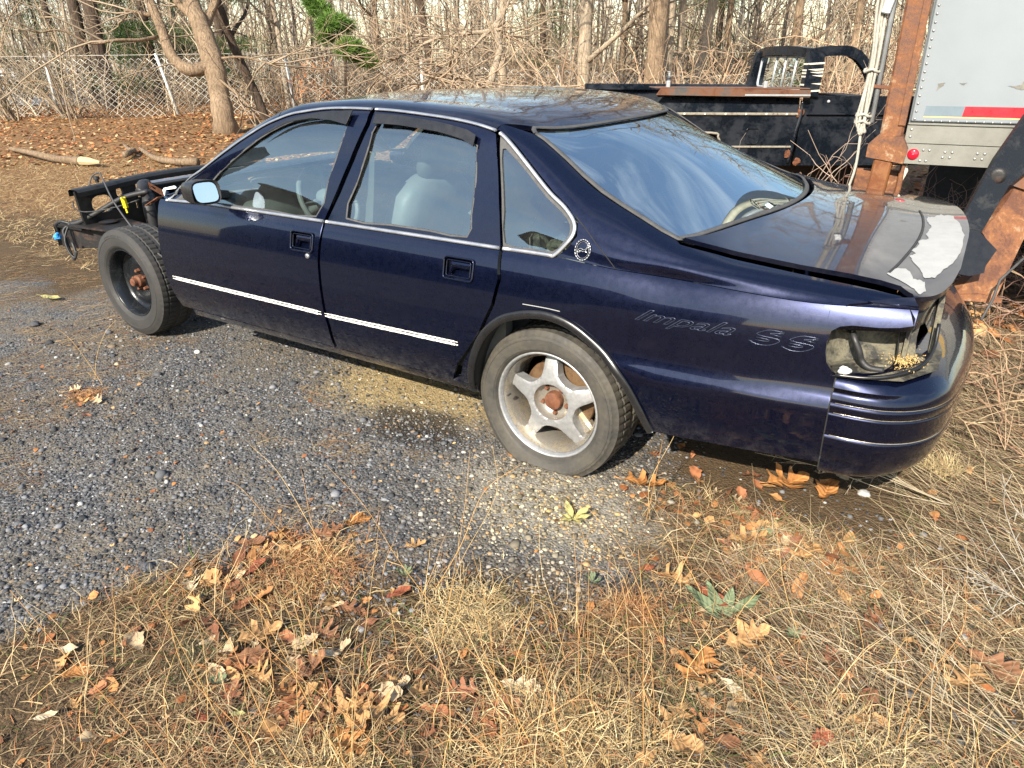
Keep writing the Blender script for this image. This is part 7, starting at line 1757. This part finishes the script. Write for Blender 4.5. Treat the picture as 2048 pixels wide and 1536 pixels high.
# many more oak leaves half buried in the grass
g = np.random.default_rng(99); pr = []; lits = [leaf_mesh('litter', k, 40+i) for i, k in enumerate(('oak', 'round', 'oak', 'oval', 'round'))]
for me in lits: me.calc_loop_triangles()
LVs = [np.array([v.co[:] for v in me.vertices]) for me in lits]; LFs = [np.array([t.vertices[:] for t in me.loop_triangles]) for me in lits]
spots = [((560, 1090), 90, 26), ((480, 1290), 120, 26), ((650, 1400), 150, 30), ((430, 1170), 70, 12), ((760, 1200), 110, 10), ((1500, 1000), 160, 18), ((1560, 1130), 140, 16), ((1400, 1400), 150, 14), ((1700, 1200), 260, 20), ((200, 1380), 150, 10), ((1000, 1430), 160, 14), ((170, 800), 40, 8), ((1400, 895), 120, 10)]
for c_, sp_, n_ in spots:
    for q in range(n_):
        p = on_z((c_[0]+g.normal(0, sp_*.6), c_[1]+g.normal(0, sp_*.35)), 0); i = g.integers(0, 5); s = g.uniform(.03, .10); a = g.uniform(0, 6.28); R_ = np.array(Matrix.Rotation(a, 3, 'Z') @ Matrix.Rotation(g.normal(0, .35), 3, 'X') @ Matrix.Rotation(g.normal(0, .35), 3, 'Y'))
        V = (LVs[i]*s)@R_.T+np.array((p[0], p[1], float(gz(p[0], p[1]))+.004+g.uniform(0, .012))); pr.append((V, LFs[i], pal(1, [(.36, .17, .065), (.27, .11, .05), (.42, .24, .10), (.20, .085, .045), (.44, .33, .20)], g=g)[0]))
V, F, C = join(pr); tag(mk('oak_leaf_litter', V, F, MAT['leafy'], None, col=C, smooth=True), 'scattered brown oak leaves half buried in the foreground grass', 'leaf litter', kind='stuff')
# little rosettes
def rosette(name, label, px, leaves, col, el=.5):
    p = on_z(px, 0); root = empty(name, (p[0], p[1], float(gz(p[0], p[1]))), label, 'plant'); d = float((p-CAM)@_f)
    for k, (sz, a) in enumerate(leaves):
        key = ('oval', col, 1)
        if key not in meshes: me = leaf_mesh('oval_leaf', 'oval', 5); me.materials.append(LM[col]); meshes[key] = me
        s = sz/FPX*d; o = bpy.data.objects.new('leaf', meshes[key]); COL.objects.link(o); o.parent = root; o.scale = (s, s*.8, s); a = math.radians(a+rnd.uniform(-12, 12))
        o.location = (math.cos(a)*s*.5, math.sin(a)*s*.5, .02+s*.18*el); o.rotation_euler = (rnd.uniform(-.2, .2), -el*.7, a)
rosette('mullein_rosette', 'small yellow-green rosette on the gravel right below the rear tyre', (1146, 1040), [(42, 70), (44, 150), (36, 20), (40, 260), (34, 320), (30, 200)], 'yellow')
rosette('mullein_rosette', 'broad grey-green leaf rosette among oak leaves at right', (1448, 1228), [(88, 178), (74, 128), (62, 88), (84, 35), (52, 232)], 'green', .75)
# small green weeds
for px, lab in (((1530, 1075), 'tiny bright green weed beside the tan oak leaf at right'), ((1185, 1165), 'tiny bright green weed in the thin grass at the middle'), ((440, 1372), 'tiny bright green weed in the lower left grass'), ((1585, 1270), 'tiny bright green weed in the straw right of the broad green leaves'), ((810, 1150), 'tiny bright green weed beside the dark red shiny leaf')):
    rosette('green_weed', lab, px, [(20, a+rnd.uniform(-20, 20)) for a in range(0, 360, 45)], 'green', .9)

# ---- grass tufts ---------------------------------------------------
def tuft(name, label, px, n, ln, spread, cols, seed, tall=(), el=(.0, 1.1), cat='grass tuft', wd=(.0018, .0036), curl=1.0):
    g = np.random.default_rng(seed); p = on_z(px, 0); root = empty(name, (p[0], p[1], float(gz(p[0], p[1]))), label, cat, 'grass tufts'); inv = Matrix.Translation(-Vector(root.location))
    x = p[0]+g.normal(0, spread, n); y = p[1]+g.normal(0, spread, n); az = np.where(g.random(n) < .35, np.arctan2(y-p[1], x-p[0]), g.uniform(0, 6.28, n))+g.normal(0, .7, n)
    V, F, C = blades(x, y, g.uniform(*ln, n), g.uniform(*wd, n), g.uniform(*el, n), az, cols, None, g, curl, 6); o = mk('blades', V, F, MAT['straw'], None, col=C); o.parent = root; o.matrix_parent_inverse = inv; o['kind'] = 'stuff'
    if tall:
        P = []; 
        for b0, t0, zt in tall:
            a = on_z(b0, .0); e = ray(t0); dd = float((a-CAM)@_f); t = CAM+e*(dd*zt); P.append(catmull([a, a*.7+t*.3+np.append(g.normal(0, .012, 2), .035), a*.35+t*.65+np.append(g.normal(0, .018, 2), .05), t], 5))
        P = np.array(P); R = np.linspace(1, .45, P.shape[1])[None]*g.uniform(.0010, .0018, len(P))[:, None]; v, f = tubes(P, R, 4); o = mk('stalks', v, f, MAT['straw'], None, col=np.repeat(pal(len(P), [(.56, .33, .12), (.50, .27, .10), (.58, .40, .18)], g=g), P.shape[1]*4, 0)); o.parent = root; o.matrix_parent_inverse = inv; o['kind'] = 'stuff'
RED = [(.42, .21, .09), (.34, .16, .075), (.50, .30, .14)]; GOLD = [(.56, .42, .21), (.48, .33, .15), (.62, .50, .28)]
tuft('grass_tuft', 'reddish grass tuft growing alone in the gravel at the left', (170, 790), 260, (.04, .13), .035, RED, 1, [((190, 760), (232, 640), .99), ((205, 770), (110, 655), 1.0)])
tuft('grass_tuft', 'wide reddish curly grass clump left of centre, at the gravel edge', (620, 1130), 1500, (.05, .14), .085, RED+GOLD[:1], 2, [((640, 1110), (600, 930), .97), ((660, 1120), (500, 890), .97), ((590, 1090), (450, 960), .99)])
tuft('grass_tuft', 'pale golden curly grass clump beneath the leaning stem, centre', (930, 1230), 1000, (.05, .13), .075, GOLD, 3, [((880, 1230), (650, 928), .93), ((890, 1240), (985, 890), .92), ((900, 1500), (860, 1100), .93), ((880, 1300), (940, 900), .93), ((870, 1180), (1040, 930), .97)])
tuft('grass_tuft', 'red-brown combed grass tuft on dark ground right of centre', (1262, 1215), 420, (.05, .14), .03, RED, 4, [((1330, 1300), (1170, 1010), .95), ((1300, 1040), (1360, 835), .96), ((1290, 1050), (1325, 880), .97)])
tuft('grass_tuft', 'tall golden grass clump with many upright stalks at the bottom centre', (1080, 1470), 1300, (.07, .19), .08, GOLD+RED[:1], 5,
     [((1010+k*30+rnd.uniform(-10, 10), 1560-rnd.uniform(0, 160)), (900+k*44+rnd.uniform(-70, 70), 960+rnd.uniform(0, 380)), .88+rnd.uniform(0, .06)) for k in range(11)])
tuft('grass_tuft', 'bleached grass clump spilling in at the bottom edge, right of centre', (1230, 1500), 900, (.06, .16), .085, GOLD+[(.30, .22, .13)], 6)
tuft('grass_tuft', 'grey-green fine grass tuft at the lower left', (400, 1320), 600, (.04, .10), .06, [(.12, .12, .06), (.20, .17, .10), (.09, .10, .05)], 7, el=(.5, 1.4), wd=(.0008, .0014))
tuft('grass_tuft', 'golden leaning stalks rising from the bottom left corner', (640, 1560), 500, (.06, .15), .07, GOLD, 8,
     [((650, 1600), (540, 1150), .93), ((630, 1600), (320, 1140), .93), ((700, 1580), (590, 1170), .92), ((740, 1600), (480, 1150), .93), ((700, 1600), (760, 1030), .90), ((520, 1600), (340, 1250), .95), ((560, 1600), (300, 1180), .95), ((380, 1600), (20, 1180), .95), ((830, 1580), (430, 1190), .93)])
tuft('grass_tuft', 'straw-coloured grass clump at the lower right corner', (1720, 1510), 900, (.07, .20), .09, GOLD+[(.36, .27, .17)], 9, [((1790, 1500), (1930, 1150), .92), ((1800, 1490), (1960, 1260), .94), ((1960, 1560), (1925, 1420), .97)])
tuft('grass_tuft', 'dark green-grey grass patch in front of the tall tan oak leaf', (1420, 1400), 700, (.05, .12), .08, [(.10, .11, .05), (.20, .17, .09), (.28, .21, .12)], 10, wd=(.001, .002))

# ---- dead weeds with bare branching stalks -------------------------
def dead_weed(label, base, tips, seed, r0=.0018, d0=None, dz=1.0, name='dead_weed', col=(.52, .44, .31)):
    g = np.random.default_rng(seed); a = on_z(base, .0); dd = float((a-CAM)@_f) if d0 is None else d0; root = empty(name, tuple(a), label, 'weed', 'dry weeds around the car'); inv = Matrix.Translation(-Vector(a)); L_ = []
    for tp_, sc_ in tips:
        t = CAM+ray(tp_)*dd*sc_; q = catmull([a, a*.65+t*.35+g.normal(0, .012, 3), a*.3+t*.7+g.normal(0, .012, 3), t], 4); L_.append(q)
    L_ = np.array(L_); n = len(L_); T, _, _ = branch_off(L_, n*7, .03, .13, .55, 5, .12, -.02, g, .35); T2, _, _ = branch_off(T, n*9, .012, .04, .7, 4, .2, 0, g)
    pr = []
    for PP, r_ in ((L_, r0), (T, r0*.6), (T2, r0*.45)):
        v, f = tubes(PP, np.linspace(1, .5, PP.shape[1])[None]*np.full((len(PP), 1), r_), 4); pr.append((v, f, np.repeat(pal(len(PP), [col], g=g), PP.shape[1]*4, 0)))
    V, F, C = join(pr); o = mk('stalks', V, F, MAT['straw'], None, col=C); o.parent = root; o.matrix_parent_inverse = inv
dead_weed('pale branching weed lying along the foot of the rear bumper', (1900, 1010), [((1530, 870), .97), ((1560, 860), .98), ((1600, 860), .98), ((1650, 880), .98), ((1710, 890), .98), ((1510, 905), .97)], 1)
dead_weed('bleached white branching weed at the right edge, below the bumper', (2080, 1230), [((2010, 965), .95), ((1960, 1035), .96), ((1950, 1140), .97), ((2040, 1000), .96), ((1985, 1215), .98)], 2, .0019, col=(.50, .46, .39))
dead_weed('thin brown weed rising between the spoiler and the lift gate', (1935, 690), [((1950, 505), 1.0), ((1968, 505), 1.0), ((1915, 590), 1.0), ((1945, 600), 1.0)], 3, .0022, col=(.42, .30, .20))
dead_weed('long bowed stalk crossing the straw at the right', (1860, 1480), [((1885, 1140), .97)], 4, .0022)
dead_weed('long pale stalk leaning right across the lower right straw', (2060, 1500), [((1640, 1180), .95), ((1580, 1235), .96), ((1700, 1090), .95)], 5, .0016)
dead_weed('sparse weed stalks sticking up behind the rear bumper corner', (2010, 900), [((1955, 760), .99), ((2000, 700), .99), ((2040, 660), 1.0), ((2045, 780), .99)], 6, .002, col=(.48, .34, .22))
def bramble(label, c, n, rad, h, seed, cols):
    g = np.random.default_rng(seed); root = empty('bramble', tuple(c), label, 'bramble', 'brambles by the truck and trailer'); inv = Matrix.Translation(-Vector(c)); st = np.array(c)+g.normal(0, 1, (n, 3))*[rad, rad, 0]
    P = walk(st, np.stack([g.normal(0, .6, n), g.normal(0, .6, n), np.full(n, .8)], 1), g.uniform(.6, 1.6, n)*h, 11, .20, .10, g); P[:, :, 2] = np.maximum(P[:, :, 2], .02); T, _, _ = branch_off(P, n*4, .08, .5, .9, 6, .25, .03, g, .1); T[:, :, 2] = np.maximum(T[:, :, 2], .01)
    pr = []
    for PP, a, b in ((P, .0035, .006), (T, .0018, .0035)):
        v, f = tubes(PP, np.linspace(1, .45, PP.shape[1])[None]*g.uniform(a, b, len(PP))[:, None], 4); pr.append((v, f, np.repeat(pal(len(PP), cols, g=g, var=.3), PP.shape[1]*4, 0)))
    V, F, C = join(pr); o = mk('canes', V, F, MAT['twig'], None, col=C); o.parent = root; o.matrix_parent_inverse = inv
BR = [(.34, .24, .19), (.44, .34, .27), (.24, .13, .10)]
q = on_z((1690, 385), 0); bramble('tangled grey bramble beside the rusty corner post', (.35, 3.3, 0), 46, .26, .85, 1, BR)
bramble('low reddish bramble between the trunk lid and the truck', (-.4, 3.8, 0), 36, .36, .42, 2, [(.30, .15, .09), (.36, .22, .14), (.22, .12, .08)])
bramble('dark bramble crowding the space under the trailer sill', (1.35, 3.0, 0), 110, .38, .75, 3, [(.20, .13, .11), (.28, .19, .15), (.14, .09, .08)])
bramble('dark bramble at the foot of the lift gate', (2.1, 2.6, 0), 80, .40, .5, 4, [(.28, .18, .13), (.36, .26, .18), (.2, .12, .09)])
bramble('tall thin bramble canes in front of the truck door', (.05, 4.2, 0), 14, .2, 1.15, 5, [(.46, .38, .31), (.36, .27, .22)])
bramble('brown bramble behind the rear bumper', (1.9, .8, 0), 70, .40, .45, 6, [(.36, .25, .16), (.28, .17, .11), (.42, .32, .2)])
# straw wad under the bumper corner
tuft('straw_wad', 'matted golden straw hanging at the rear bumper corner', (1885, 935), 420, (.03, .10), .035, [(.62, .50, .28), (.54, .42, .22)], 12, el=(.4, 1.5), cat='straw', curl=.5)
# single stones
def stone(px, size, label, c, seed):
    p = on_z(px, 0); d = float((p-CAM)@_f); r_ = size/2/FPX*d; V, F = blob((0, 0, 0), r_, 2, seed, (1.1, .9, .6), .3); o = mk('stone', V, F, plain('stone_%d' % seed, c, .8, 0, .25, 90), None, smooth=True); o.location = (p[0], p[1], float(gz(p[0], p[1]))+r_*.3); tag(o, label, 'stone', 'single stones')
stone((394, 702), 13, 'white flat stone on the gravel behind the front tyre', (.55, .53, .48), 1)
stone((315, 747), 16, 'dark rounded stone on the gravel left of the white flat one', (.07, .07, .075), 2)
stone((70, 647), 20, 'dark angular stone at the left edge of the gravel', (.05, .05, .055), 3)
stone((1728, 985), 22, 'grey broken stone in the straw below the rear bumper', (.34, .34, .33), 4)
stone((233, 725), 10, 'small tan pebble above the reddish tuft in the gravel', (.40, .31, .2), 5)
